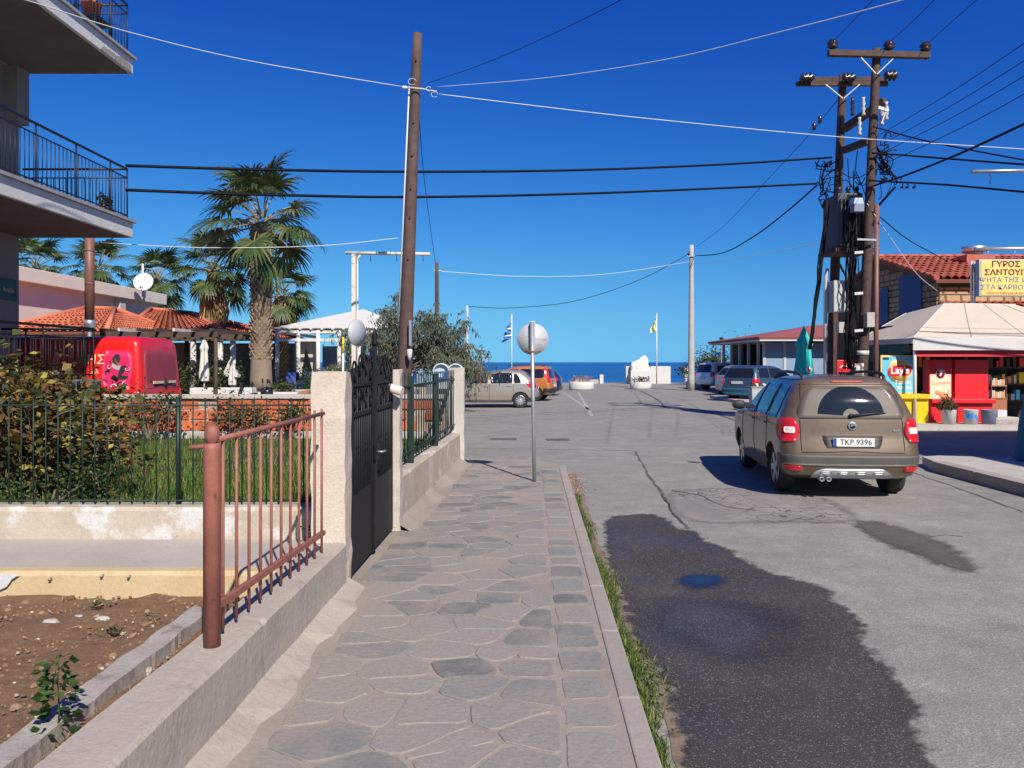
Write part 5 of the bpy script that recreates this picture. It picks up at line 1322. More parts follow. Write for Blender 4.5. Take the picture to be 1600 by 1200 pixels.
t = thing('kiosk_step', c, 'grey marble step in front of the kiosk hatch', 'step'); MB().box((-.18, -.1, 0), (.9, .5, .10)).build('lower_slab', M['edging'], t, bevel=.01); MB().box((-.16, .0, .10), (.5, .5, .17)).build('upper_slab', M['concrete'], t, bevel=.01)
tag(MB().box((P(1557,0,21.6).x, 21.55, .302), (P(1572,0,21.6).x, 21.8, .49)).build('white_box', M['white'], bevel=.015), 'small white carton standing on the kiosk step', 'box')
t = thing('goods_rack', Vector((P(1561,0,22.2).x, 22.2, .13)), 'wooden rack of small packets right of the red stands', 'rack')
MB().box((-.22, 0, 0), (.22, .35, .62)).build('cabinet', M['orangewood'], t)
for x in (-.2, .2): MB().bar((x, .02, .62), (x, .02, 1.4), .03).build('upright', M['wooddark'], t)
for k, z in enumerate((.64, .98)):
    MB().box((-.22, 0, z), (.22, .3, z+.03)).build('shelf', M['orangewood'], t)
    r_ = random.Random(k)
    for q in range(7):
        x = -.2+q*.06; hh = r_.uniform(.12, .22); MB().box((x, .03, z+.03), (x+.05, .12, z+.03+hh)).build('packet', [M['white'], M['canvas'], M['orangeprint']][q % 3], t)
# tarpaulin-covered stall at the right edge
t = thing('covered_stall', (8.75, 13.1, 0.16), 'dark teal cloth-covered stall at the right edge in the shade', 'stall')
v = []; n = 14; f = []; r_ = random.Random(2)
for z, k in ((0, 1.0), (.25, .92), (.6, .80), (.9, .70), (1.1, .62), (1.22, .4), (1.25, 0.05)):
    for i in range(n): a = 2*math.pi*i/n; q = .46*k*(1+.07*((i % 2)*2-1))*r_.uniform(.96, 1.04); v.append((math.cos(a)*q, math.sin(a)*q, z))
for j in range(6):
    for i in range(n): f.append((j*n+i, j*n+(i+1) % n, (j+1)*n+(i+1) % n, (j+1)*n+i))
MB().add(v, f, True).build('cloth', M['tealdark'], t)
MB().tube([(0,0,0), (0,0,1.45)], .03, 8).build('pole', M['white'], t)
# corner house out of frame on the right (its shade falls across the kiosk forecourt)
t = thing('corner_house', (13, 8, 0), 'two-storey rendered corner house just outside the right edge', 'building'); o_ = t.location
MB(o_).box((10.9, 2, 0), (18, 13.4, 6.4)).build('wall', M['beige'], t)
r = MB(o_).slab([(10.6, 1.7, 6.4), (18.3, 1.7, 6.4), (18.3, 13.7, 6.4), (10.6, 13.7, 6.4)], .25).build('roof', M['concrete'], t)
for zz in (.9, 3.9):
    for yy in (3.5, 6.5, 9.5): 
        w = MB(o_).box((10.86, yy, zz), (10.91, yy+1.2, zz+1.4)).build('window', M['glass'], t); MB(o_).box((10.84, yy-.1, zz-.08), (10.92, yy+1.3, zz)).build('sill', M['concrete'], w)
# ---- cafe with red roof
t = thing('seafront_cafe', (17, 47, 0), 'glazed seafront cafe with red sheet roof beyond the turquoise parasol', 'building'); o_ = t.location
xl = P(1186, 0, 42).x; ze = P(0, 526, 42).z
r = MB(o_).slab([(xl, 42, ze), (28, 42, ze), (28, 47, ze+.85), (xl+5, 47, ze+.85)], .12).slab([(xl, 53, ze), (xl, 42, ze), (xl+5, 47, ze+.85), (xl+5, 49, ze+.85)], .12).slab([(28, 53, ze), (xl, 53, ze), (xl+5, 49, ze+.85), (28, 49, ze+.85)], .12).build('roof', M['redsheet'], t)
MB(o_).box((xl+.05, 42.05, ze-.22), (28, 52.9, ze-.14)).build('eave_soffit', M['white'], t)
for k in range(9):
    X = xl+.6+k*1.1; MB(o_).box((X-.07, 43, 0), (X+.07, 43.14, ze-.2)).build('column', M['boxgrey'], t)
    MB(o_).box((X+.07, 43.05, .9), (X+1.03, 43.08, ze-.3)).build('pane', scr, t)
for k in range(5): MB(o_).box((xl+.53, 44+k*1.8, 0), (xl+.67, 44.14+k*1.8, ze-.2)).build('column', M['boxgrey'], t)
MB(o_).box((xl+.6, 43.02, 0), (28, 43.2, .9)).build('low_wall', M['wooddark'], t)
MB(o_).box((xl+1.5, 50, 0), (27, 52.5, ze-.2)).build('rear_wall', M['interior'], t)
for k in range(3):
    tag(MB().box((P(1240,0,40).x+k*1.0, 40+.4*k, .0), (P(1240,0,40).x+k*1.0+.7, 40.5+.4*k, .95)).build('planter_box', M['wooddark'], bevel=.02), ['dark planter box before the cafe, left of three', 'dark planter box before the cafe, middle of three', 'dark planter box before the cafe, right of three'][k], 'planter', 'dark planters before the cafe')
# ================================================================ VEHICLES
class Car:
    """body as a stack of rounded plan outlines; heading is +Y, origin on the ground at the centre"""
    def __init__(s, keys, rx=.24, ry=.26, crown=.07, fcrown=.16):
        s.k = keys; s.rx = rx; s.ry = ry; s.cr = crown; s.fc = fcrown
    def at(s, z):
        k = s.k
        if z <= k[0][0]: return k[0][1:]
        for a, b in zip(k, k[1:]):
            if a[0] <= z <= b[0]:
                f = (z-a[0])/(b[0]-a[0]); return tuple(a[i]+(b[i]-a[i])*f for i in (1, 2, 3))
        return k[-1][1:]
    def half(s, z):
        """+x half outline from rear centre to front centre"""
        w, yr, yf = s.at(z); L = yf-yr
        rx = min(s.rx, w*.6); ry = min(s.ry, L*.25); cr = s.cr*min(1, w/.8); fc = s.fc*min(1, w/.8); pts = []
        xe = w-rx
        for i in range(8):
            x = xe*i/8; pts.append((x, yr+cr*(x/w)**2))
        y0 = yr+cr*(xe/w)**2
        for i in range(9):
            a = math.pi/2*i/8; pts.append((xe+rx*math.sin(a)**.92, y0+ry*(1-math.cos(a))))
        rf = min(rx*1.4, w*.7); xf = w-rf; y1 = yf-fc*(xf/w)**2; rfy = min(ry*1.3, L*.3)
        ya, yb = y0+ry, y1-rfy
        for i in range(1, 16): pts.append((w+.006*math.sin(math.pi*i/16), ya+(yb-ya)*i/16))
        for i in range(9):
            a = math.pi/2*i/8; pts.append((xf+rf*math.cos(a)**.92, yb+rfy*math.sin(a)))
        for i in range(1, 9):
            x = xf*(1-i/8); pts.append((x, yf-fc*(x/w)**2))
        return pts
    def hull(s, mb):
        rings = []; zs = []
        for a, b in zip(s.k, s.k[1:]):
            n = max(1, int(math.ceil((b[0]-a[0])/.05)))
            zs += [a[0]+(b[0]-a[0])*i/n for i in range(n)]
        zs.append(s.k[-1][0])
        for z in zs:
            h = s.half(z); rings.append([(x, y, z) for x, y in h]+[(-x, y, z) for x, y in h[-2:0:-1]])
        n = len(rings[0]); v = [p for r_ in rings for p in r_]; f = []
        for i in range(len(rings)-1):
            for k in range(n): f.append((i*n+k, i*n+(k+1) % n, (i+1)*n+(k+1) % n, (i+1)*n+k))
        f.append(tuple(range(n-1, -1, -1))); top = (len(rings)-1)*n; f.append(tuple(top+k for k in range(n)))
        return mb.add(v, f, True)
    def side(s, y, z, sx, off):
        """point on the flank at (y, z)"""
        h = s.half(z); best = None
        for (xa, ya), (xb, yb) in zip(h, h[1:]):
            if xa > s.at(z)[0]*.35 and min(ya, yb)-1e-6 <= y <= max(ya, yb)+1e-6:
                f = 0 if abs(yb-ya) < 1e-6 else (y-ya)/(yb-ya); x = xa+(xb-xa)*f
                if best is None or x > best: best = x
        if best is None: best = s.at(z)[0]
        return Vector((sx*(best+off), y, z))
    def back(s, sarc, z, off):
        """point at signed arc length from the rear centre line"""
        h = s.half(z); d = abs(sarc); sg = 1 if sarc >= 0 else -1; acc = 0
        for (xa, ya), (xb, yb) in zip(h, h[1:]):
            l = math.hypot(xb-xa, yb-ya)
            if acc+l >= d or l == 0 and False:
                f = (d-acc)/l; nx, ny = (yb-ya)/l, -(xb-xa)/l
                return Vector((sg*(xa+(xb-xa)*f+nx*off), ya+(yb-ya)*f+ny*off, z))
            acc += l
        return Vector((sg*h[-1][0], h[-1][1], z))
    def front(s, x, z, off):
        w, yr, yf = s.at(z); return Vector((x, yf-s.fc*min(1, w/.8)*(x/max(w, .01))**2+off, z))
def patch(fn, rows, nu=10, th=.012):
    """raised panel: rows = [(z, u0, u1)], fn(u, z, off)"""
    v = []; nv = len(rows); f = []
    for (z, a, b) in rows:
        for i in range(nu+1): v.append(fn(a+(b-a)*i/nu, z, th))
    for (z, a, b) in rows:
        for i in range(nu+1): v.append(fn(a+(b-a)*i/nu, z, -.01))
    N1 = nv*(nu+1)
    for j in range(nv-1):
        for i in range(nu):
            q = j*(nu+1)+i; f.append((q, q+1, q+nu+2, q+nu+1))
    for j in range(nv-1):
        for i in (0, nu): q = j*(nu+1)+i; f.append((q, q+nu+1, N1+q+nu+1, N1+q))
    for i in range(nu):
        for j in (0, nv-1): q = j*(nu+1)+i; f.append((q, q+1, N1+q+1, N1+q))
    return MB().add(v, f, True)
def rows(z0, z1, f0, f1, n=7, r=.03):
    out = []
    for i in range(n+1):
        z = z0+(z1-z0)*i/n; a, b = f0(z), f1(z); c = r if i in (0, n) else r*.3 if i in (1, n-1) else 0
        if b < a: c = -c
        out.append((z, a+c, b-c))
    return out
def wheel(parent, x, y, r, w, sg, rim, spokes=5, hub=.66):
    wv = link('wheel', None, parent, (x, y, r)); wv.empty_display_size = .1
    def lx(prof, n=28): return MB().lathe((0,0,0), [(a, sg*h) for a, h in prof], n, True, 'X')
    lx([(r*hub, -w), (r*.93, -w), (r, -w*.82), (r, -w*.18), (r*.94, 0), (r*hub, -.01), (r*hub*.97, -w*.5)]).build('tyre', M['rubber'], wv)
    lx([(r*hub, -.005), (r*(hub-.04), -.012), (r*(hub-.08), -.05), (r*.2, -.06), (0, -.06)]).build('rim', M['darkgap'], wv)
    mb = MB(); 
    for k in range(spokes):
        a = 2*math.pi*k/spokes; c, s_ = math.cos(a), math.sin(a)
        mb.bar((sg*-.018, c*r*.12, s_*r*.12), (sg*-.012, c*r*(hub-.02), s_*r*(hub-.02)), r*(.26 if spokes < 7 else .12), .03, up=(1,0,0))
    mb.lathe((0,0,0), [(r*.17, sg*-.03), (r*.17, sg*-.006), (0, sg*-.002)], 14, True, 'X')
    mb.lathe((0,0,0), [(r*(hub+.01), sg*-.02), (r*(hub+.005), sg*.0), (r*(hub-.06), sg*-.012)], 28, True, 'X')
    mb.build('spokes', rim, wv)
def vehicle(name, label, cat, car, paint, loc, heading, wy, wr, ww=.2, track=None, arch=1.14, sidew=(), rearw=None, lamps=None, seams=True, plate=None, rim=None, spokes=5, mirror=None, wscreen=None, handles=(), bumper=None, group=None, hub=.66, sills=True, belt=None, lampm='redlamp', glassm='glass'):
    """heading in degrees clockwise from +Y"""
    t = thing(name, loc, label, cat, group, R(-heading)); rim = rim or M['rim']
    o = car.hull(MB()).build('body', paint, t, recalc=True)
    cut = MB(); wx = car.at(wr+.05)[0]
    for y in wy:
        for sg in (-1, 1):
            cut.lathe((sg*(wx-.30), y, wr), [(wr*arch, 0), (wr*arch, sg*.8)], 36, True, 'X')
    co = cut.build('cutter', paint, None, recalc=True)
    md = o.modifiers.new('b', 'BOOLEAN'); md.operation = 'DIFFERENCE'; md.object = co; md.solver = 'EXACT'
    co.parent = t
    bpy.context.view_layer.update()
    dg = bpy.context.evaluated_depsgraph_get(); me = bpy.data.meshes.new_from_object(o.evaluated_get(dg))
    o.modifiers.clear(); o.data = me; bpy.data.objects.remove(co)
    b = bmesh.new(); b.from_mesh(me)
    for e in b.edges: e.smooth = not (len(e.link_faces) == 2 and e.calc_face_angle(0) > .75)
    for f in b.faces: f.smooth = True
    b.to_mesh(me); b.free(); me.materials.clear(); me.materials.append(paint)
    tr = (track or wx-.015)
    for y in wy:
        for sg in (-1, 1): wheel(t, sg*tr, y, wr, ww, sg, rim, spokes, hub)
    for (z0, z1, f0, f1) in sidew:
        for sg in (-1, 1): patch(lambda u, z, off, sg=sg: car.side(u, z, sg, off*.5), rows(z0, z1, f0, f1, 7, .025)).build('side_window', M[glassm], t)
    if wscreen: patch(lambda u, z, off: car.front(u, z, off*.6), rows(wscreen[0], wscreen[1], lambda z: -car.at(z)[0]+.13, lambda z: car.at(z)[0]-.13, 6)).build('windscreen', M['glass'], t)
    if rearw: patch(lambda u, z, off: car.back(u, z, off*.7), rows(rearw[0], rearw[1], lambda z: -(car.at(z)[0]-rearw[2]), lambda z: car.at(z)[0]-rearw[2], 7, .05), 14).build('rear_window', rearw[3] if len(rearw) > 3 else M['glass'], t)
    if lamps:
        for sg in (-1, 1): patch(lambda u, z, off, sg=sg: car.back(sg*u, z, off), rows(lamps[0], lamps[1], lamps[2], lamps[3], 6, .03), 8, .02).build('tail_lamp', M[lampm], t)
    for sg in (-1, 1): patch(lambda u, z, off, sg=sg: (lambda q: Vector((sg*abs(q.x), q.y, q.z)))(car.front(u, z, off)), rows(car.k[0][0]+.38, car.k[0][0]+.52, lambda z: .45, lambda z: .66, 4), 6).build('headlamp', M['clearlamp'], t)
    if bumper:
        wd = lambda z: car.at(z)[0]+.28
        patch(lambda u, z, off: car.back(u, z, off), rows(bumper[0], bumper[1], lambda z: -wd(z), wd, 4, .02), 22, .015).build('rear_bumper', bumper[2], t)
    if plate:
        z = plate[0]; p = car.back(0, z, .03); pl = MB().box((-.26, p.y-.006, z-.055), (.26, p.y+.012, z+.055)).build('number_plate', M['plate'], t)
        if len(plate) > 1: text(plate[1], .10, M['ink'], pl, (.025, p.y-.0075, z), (R(90), 0, 0)); MB().box((-.258, p.y-.008, z-.053), (-.22, p.y-.006, z+.053)).build('blue_band', M['plateblue'], pl)
    if mirror:
        for sg in (-1, 1):
            y, z = mirror; x = car.at(z)[0]; mv = MB().lathe((0,0,0), [(0, -.12), (.07, -.08), (.085, 0), (.07, .08), (0, .11)], 14, True, 'X').build('mirror', M['blackplastic'], t)
            mv.location = (sg*(x+.12), y, z+.06); mv.scale = (1, .62, .95)
            MB().bar((sg*(x-.04), y, z+.02), (sg*(x+.1), y, z+.04), .05).build('mirror_arm', M['blackplastic'], t)
    if seams:
        mb = MB()
        for ys, z0, z1 in seams:
            for sg in (-1, 1):
                n = 10; pts = [car.side(ys, z0+(z1-z0)*i/n, sg, -.001) for i in range(n+1)]
                MB().tube(pts, .007, 4, False).build('panel_gap', M['darkgap'], t)
    for (y, z) in handles:
        for sg in (-1, 1):
            p = car.side(y, z, sg, .012); MB().box((p.x-.016, y-.08, z-.014), (p.x+.016, y+.08, z+.014)).build('door_handle', M['blackplastic'] if handles[0] == 'b' else paint, t, bevel=.006)
    if sills:
        mb = MB()
        for sg in (-1, 1):
            z = car.k[0][0]+.06; a = car.side(wy[0]+wr*arch, z, sg, .004); b_ = car.side(wy[1]-wr*arch, z, sg, .004)
            MB().bar(a, b_, .03, .12).build('sill', M['blackplastic'], t)
    return t
def on_wheel(px, py, lx, ly, heading):
    """thing location so that the local wheel contact (lx, ly) stands at pixel (px, py)"""
    g = G(px, py, 0); a = R(-heading); return (g.x-(lx*math.cos(a)-ly*math.sin(a)), g.y-(lx*math.sin(a)+ly*math.cos(a)), 0)
def paint(name, c, rough=.35, coat=.6, dust=None, metal=.3):
    if dust: return mat(name, c, tuple(a*.85+b*.15 for a, b in zip(c, dust)), 3, rough, metal=metal, coat=coat, stain=dust, stain_sc=2.5, stain_pos=(.45, .8))
    return mat(name, c, rough=rough, coat=coat, metal=metal)
# ---- brown compact SUV in the road
K = [(.27,.76,-1.92,1.95), (.33,.84,-2.05,2.06), (.48,.882,-2.11,2.11), (.60,.895,-2.12,2.11), (.68,.895,-2.10,2.10), (.85,.892,-2.05,2.08), (.95,.886,-2.03,2.02), (1.0,.88,-2.02,1.86), (1.05,.873,-2.01,1.3), (1.09,.865,-2.0,.98), (1.30,.775,-1.94,.66), (1.45,.695,-1.865,.42), (1.54,.635,-1.815,.22), (1.585,.585,-1.785,.02), (1.612,.51,-1.72,-.15), (1.632,.40,-1.58,-.4), (1.645,.24,-1.4,-.6), (1.65,.12,-1.2,-.7)]
C = Car(K, .22, .24, .08)
brown = paint('brown_car_paint', (.125, .086, .053), .34, .5, (.19, .138, .09), .25)
dusty = mat('dusty_rear_glass', (.10, .082, .065), (.125, .102, .08), 5, .55, coat=.2)
HD = 6.2
t = vehicle('brown_car', 'dusty brown compact SUV driving away on the right of the road', 'car', C, brown, on_wheel(1213, 767, -.80, -1.29, HD), HD, (-1.29, 1.29), .33, .215,
    sidew=((1.06, 1.50, lambda z: -1.60+.10*(z-1.06), lambda z: -1.03), (1.06, 1.515, lambda z: -.98, lambda z: -.12), (1.06, 1.515, lambda z: -.07, lambda z: C.at(z)[2]-.36)),
    rearw=(1.09, 1.505, .14, dusty), lamps=(.775, 1.075, lambda z: .70-.03*math.sin((z-.775)/.3*3.14), lambda z: .98+.10*math.sin((z-.775)/.3*3.14)), plate=(.775, 'TKP 9396'), mirror=(.72, 1.06), wscreen=(1.11, 1.52),
    seams=[(-1.0, .42, 1.05), (-.09, .40, 1.06), (.92, .42, 1.0)], handles=((-.85, .95), (.05, .95)))
bk = lambda u, z, off: C.back(u, z, off)
patch(bk, rows(.465, .60, lambda z: -1.12, lambda z: 1.12, 4, .02), 24, .012).build('bumper_band', mat('grey_bumper_band', (.075, .068, .06), (.10, .09, .075), 4, .6), t)
patch(bk, rows(.285, .42, lambda z: -.56+.12*(z-.285)/.135, lambda z: .56-.12*(z-.285)/.135, 5, .05), 18, .035).build('skid_plate', M['silver'], t)
for k in range(4): patch(bk, rows(.355, .385, lambda z: -.42+k*.22, lambda z: -.27+k*.22, 3, .01), 4, .045).build('skid_slot', M['silver'], t)
for sg in (-1, 1):
    patch(lambda u, z, off, sg=sg: C.back(sg*u, z, off), rows(.395, .45, lambda z: .64, lambda z: .92, 3, .02), 6, .02).build('reflector', M['redlamp'], t)
    patch(lambda u, z, off, sg=sg: C.back(sg*u, z, off), rows(.885, .965, lambda z: .715, lambda z: .86, 3, .015), 5, .03).build('reversing_lamp', M['clearlamp'], t)
# plate recess, tailgate gaps, badge
patch(bk, rows(.695, .855, lambda z: -.40+.05*(.855-z)/.16, lambda z: .40-.05*(.855-z)/.16, 3, .02), 10, .006).build('plate_recess', mat('plate_recess', (.06, .05, .04), rough=.6), t)
gp = MB()
for sg in (-1, 1): gp.tube([C.back(sg*(.655-.045*max(0, (z-1.05)/.5)), z, .001) for z in [.66+.88*i/14 for i in range(15)]], .006, 4, False)
for z in (.655, 1.075): gp.tube([C.back(-.655+1.31*i/14, z-(.02 if z < 1 else 0)*abs(math.cos(i/14*3.14)), .001) for i in range(15)], .006, 4, False)
gp.tube([C.back(-.65+1.3*i/14, 1.525, .001) for i in range(15)], .005, 4, False)
gp.build('tailgate_gap', M['darkgap'], t)
p = C.back(0, .985, .01); bd = MB().lathe(p, [(.056, 0), (.056, -.012), (.045, -.016), (0, -.018)], 24, True, 'Y').build('badge', M['rim'], t)
MB().lathe(p+Vector((0,-.016,0)), [(.038, 0), (.038, -.003), (0, -.004)], 20, True, 'Y').build('badge_centre', M['darkgap'], bd)
MB().slab([p+Vector((-.03,-.022,-.008)), p+Vector((.03,-.022,.012)), p+Vector((.028,-.022,.02)), p+Vector((-.02,-.022,.018))], .002).build('badge_arrow', M['rim'], bd)
p = C.back(.56, .925, .012); text('4x4', .055, M['rim'], t, tuple(p), (R(90), 0, R(6)), name='model_lettering')
# wiped half-disc on the dusty rear glass, wiper
v = []; f = []; na, nr = 26, 6; cz = 1.115; 
for j in range(nr+1):
    for i in range(na+1):
        a = math.pi*(.02+.96*i/na); r_ = .115+(.425-.115)*j/nr
        if j == 0: r_ = .105
        z = cz+r_*math.sin(a)*.93; v.append(C.back(-r_*math.cos(a), min(z, 1.5), .0125))
for j in range(nr):
    for i in range(na): q = j*(na+1)+i; f.append((q, q+1, q+na+2, q+na+1))
MB().add(v, f, True).build('wiped_glass', M['glass'], t)
p0 = C.back(-.01, 1.12, .03); p1 = C.back(.44, 1.155, .022)
wp = MB().tube([p0, p0.lerp(p1, .5)+Vector((0,-.01,.004)), p1], [.020, .012, .006], 6).build('wiper', M['blackplastic'], t)
MB().lathe(p0+Vector((0,.01,0)), [(.03, 0), (.028, -.02), (0, -.03)], 12, True, 'Y').build('wiper_hub', M['blackplastic'], wp)
patch(bk, rows(1.555, 1.58, lambda z: -.22, lambda z: .22, 3, .02), 10, .014).build('brake_light', mat('brake_light_lens', (.42, .10, .09), rough=.3), t)
for sg in (-1, 1):
    pts = [Vector((sg*.53, -1.66, 1.57)), Vector((sg*.54, -1.6, 1.635)), Vector((sg*.55, -1.45, 1.675)), Vector((sg*.555, -.8, 1.69)), Vector((sg*.545, -.2, 1.675)), Vector((sg*.53, .05, 1.62)), Vector((sg*.525, .15, 1.55))]
    MB().tube(pts, .022, 8).build('roof_rail', M['blackplastic'], t)
MB().tube([(.0, -1.5, 1.63), (.0, -1.62, 1.74)], .006, 5).build('aerial', M['blackplastic'], t)
for x in (-.40, -.31):
    MB().lathe((x, -2.10, .285), [(.03, .12), (.03, 0), (.024, 0), (.024, .1)], 12, True, 'Y').build('exhaust_tip', M['silver'], t)
t.scale = (.975,)*3
# ---- beige hatchback
K = [(.22,.72,-1.85,1.9), (.30,.82,-1.97,2.0), (.5,.86,-2.0,2.02), (.68,.865,-1.98,2.02), (.80,.86,-1.95,1.95), (.88,.855,-1.93,1.6), (.95,.85,-1.91,1.15), (1.0,.83,-1.88,.95), (1.2,.76,-1.72,.50), (1.35,.70,-1.55,.12), (1.43,.64,-1.42,-.15), (1.475,.55,-1.2,-.4), (1.487,.4,-.95,-.6)]
CO = Car(K, .26, .40, .10)
beige = paint('champagne_paint', (.36, .32, .28), .3, .6, None, .45)
vehicle('beige_hatchback', 'champagne beige five-door hatchback parked side-on beyond the sign post', 'car', CO, beige, on_wheel(813, 637.5, -.82, -1.26, 270), 270, (-1.26, 1.25), .30, .2,
    sidew=((.97, 1.33, lambda z: -1.32+.5*(z-.97), lambda z: -1.00), (.96, 1.36, lambda z: -.95, lambda z: -.10), (.96, 1.36, lambda z: .0, lambda z: CO.at(z)[2]-.28)),
    rearw=(1.02, 1.36, .14), lamps=(.80, 1.02, lambda z: .66-.1*(z-.8), lambda z: 1.10-.3*(1.02-z)), mirror=(.62, .95), wscreen=(1.03, 1.38), plate=(.78,), spokes=12, hub=.62,
    seams=[(-.98, .5, .95), (-.05, .32, .95), (.85, .35, .93)], handles=((-.82, .86), (.10, .84)), bumper=(.26, .42, M['blackplastic']))
# ---- orange three-door SUV
K = [(.30,.70,-1.85,1.85), (.36,.80,-1.93,1.95), (.55,.845,-1.98,2.0), (.75,.845,-1.96,2.0), (.92,.84,-1.93,1.9), (1.0,.83,-1.91,1.4), (1.05,.815,-1.90,1.0), (1.3,.76,-1.83,.55), (1.48,.71,-1.76,.2), (1.56,.66,-1.72,-.1), (1.60,.55,-1.5,-.4), (1.61,.4,-1.2,-.6)]
CH = Car(K, .16, .18, .05)
orange = paint('orange_paint', (.56, .20, .055), .35, .5, None, .3)
t = vehicle('orange_suv', 'orange boxy small SUV parked behind the beige hatchback', 'car', CH, orange, on_wheel(835, 627, -.80, -1.18, 284), 284, (-1.18, 1.18), .345, .22,
    sidew=((1.06, 1.47, lambda z: -1.62, lambda z: -.52), (1.06, 1.47, lambda z: -.42, lambda z: CH.at(z)[2]-.28)),
    rearw=(1.06, 1.47, .16), lamps=(.86, 1.5, lambda z: .70-.12*(z-.86), lambda z: .90-.12*(z-.86)), mirror=(.7, 1.05), wscreen=(1.07, 1.5), plate=(.72,), spokes=5,
    seams=[(-.47, .45, 1.05), (.85, .45, 1.0)], bumper=(.36, .60, M['blackplastic']))
for sg in (-1, 1): MB().tube([(sg*.56, -1.6, 1.6), (sg*.58, -1.4, 1.655), (sg*.58, 0, 1.655), (sg*.56, .1, 1.6)], .02, 6).build('roof_rail', M['blackplastic'], t)
# ---- dark blue car mostly hidden behind it
vehicle('dark_blue_car', 'dark blue car mostly hidden behind the orange SUV', 'car', CO, paint('dark_blue_paint', (.012, .018, .045), .3, .6), (.75, 43.5, 0), 284, (-1.26, 1.25), .30, .2, rearw=(1.02, 1.36, .14), lamps=(.80, 1.02, lambda z: .66, lambda z: 1.10), sidew=((.97, 1.33, lambda z: -1.2, lambda z: -.1),), wscreen=(1.03, 1.38), spokes=6, seams=False)
# ---- parked cars on the right
K = [(.24,.72,-2.0,2.0), (.32,.82,-2.10,2.1), (.52,.855,-2.14,2.14), (.70,.855,-2.12,2.12), (.85,.85,-2.09,1.9), (.92,.84,-2.07,1.3), (.98,.825,-2.06,.98), (1.2,.76,-1.96,.55), (1.38,.70,-1.84,.15), (1.45,.64,-1.76,-.1), (1.49,.55,-1.55,-.4), (1.50,.4,-1.2,-.7)]
CW = Car(K, .2, .22, .07)
vehicle('teal_estate', 'dark teal estate car parked nearest the brown car', 'car', CW, paint('dark_teal_paint', (.05, .085, .13), .3, .7), on_wheel(1150, 626, -.74, -1.3, 50), 50, (-1.3, 1.31), .31, .2,
    sidew=((1.0, 1.38, lambda z: -1.72, lambda z: -1.02), (1.0, 1.38, lambda z: -.95, lambda z: -.08), (1.0, 1.38, lambda z: .0, lambda z: CW.at(z)[2]-.25)), rearw=(1.0, 1.38, .12), lamps=(.72, .98, lambda z: .68, lambda z: .96), plate=(.80,), mirror=(.7, .98), wscreen=(1.0, 1.4), seams=[(-1.0, .4, 1.0), (-.04, .35, 1.0)], handles=((-.85, .86), (.1, .86)), bumper=(.34, .56, M['tealdark']))
vehicle('grey_car', 'silver-grey car squeezed between the teal estate and the pale blue hatchback', 'car', CO, paint('grey_paint', (.36, .35, .35), .3, .6, None, .5), on_wheel(1133, 617.5, -.74, -1.26, 50), 50, (-1.26, 1.25), .30, .2,
    sidew=((.97, 1.33, lambda z: -1.3, lambda z: -.05), (.97, 1.36, lambda z: .0, lambda z: CO.at(z)[2]-.28)), rearw=(1.02, 1.36, .14), lamps=(.80, 1.02, lambda z: .66, lambda z: 1.05), plate=(.74,), wscreen=(1.03, 1.38), seams=[(-.03, .35, .95)], mirror=(.62, .95))
vehicle('pale_blue_hatchback', 'pale silver-blue compact hatchback, farthest of the cars on the right', 'car', CH, paint('silver_blue_paint', (.62, .66, .72), .3, .6, None, .25), on_wheel(1129, 610, .80, -1.18, 66), 66, (-1.18, 1.18), .32, .2,
    sidew=((1.04, 1.42, lambda z: -1.5, lambda z: -.55), (1.04, 1.45, lambda z: -.45, lambda z: CH.at(z)[2]-.28)), rearw=(1.04, 1.5, .10), lamps=(.80, 1.10, lambda z: .66, lambda z: .92), plate=(.72,), wscreen=(1.07, 1.5), seams=[(-.5, .4, 1.0)], mirror=(.7, 1.05))
for _n in ('teal_estate', 'grey_car', 'pale_blue_hatchback'):
    bpy.data.objects[_n].scale = (1.09,)*3
# ---- red van behind the brick wall
K = [(.28,.80,-2.3,2.35), (.36,.88,-2.37,2.4), (.6,.92,-2.40,2.42), (.95,.925,-2.39,2.40), (1.1,.92,-2.375,2.2), (1.2,.915,-2.365,1.85), (1.5,.895,-2.345,1.45), (1.8,.875,-2.32,1.1), (1.97,.855,-2.30,.9), (2.06,.81,-2.26,.7), (2.11,.70,-2.15,.5), (2.12,.5,-1.9,.3)]
CV = Car(K, .12, .12, .035, .2)
vl = P(225, 0, 15.1)
t = vehicle('red_van', 'bright red delivery van with pink side panel parked behind the brick wall', 'van', CV, M['vanred'], (vl.x-2.4, 16.02, .16), 270, (-1.45, 1.45), .33, .22,
    sidew=((1.18, 1.80, lambda z: .35, lambda z: CV.at(z)[2]-.25),), rearw=(1.12, 1.86, .16, M['dustred']), lamps=(.74, 1.08, lambda z: .80, lambda z: 1.02), plate=(.70,), wscreen=(1.3, 1.95), seams=[(-.55, .4, 1.95), (.28, .4, 1.95)], mirror=(1.2, 1.3))
for sg in (-1, 1):
    patch(lambda u, z, off, sg=sg: CV.side(u, z, sg, off*.4), rows(1.10, 1.86, lambda z: -2.2, lambda z: -.65, 6, .08)).build('side_panel', M['vanred'], t)
patch(lambda u, z, off: CV.side(u, z, -1, off), rows(1.12, 1.84, lambda z: -2.17, lambda z: -1.60, 6, .08), 8, .009).build('pink_panel', M['pink'], t)
def onvan(u, z, off=.012): p = CV.side(u, z, -1, off); return p
vr = (R(90), 0, R(-90))
text('ΛΗΣ', .25, M['creamink'], t, tuple(onvan(-1.40, 1.66)), (R(90-8), 0, R(-90)))
text('231059', .16, M['whiteink'], t, tuple(onvan(-1.93, .90, .02)), vr, bold=.006)
text('τηλ', .12, M['creamink'], t, tuple(onvan(-1.45, 1.44)), vr)
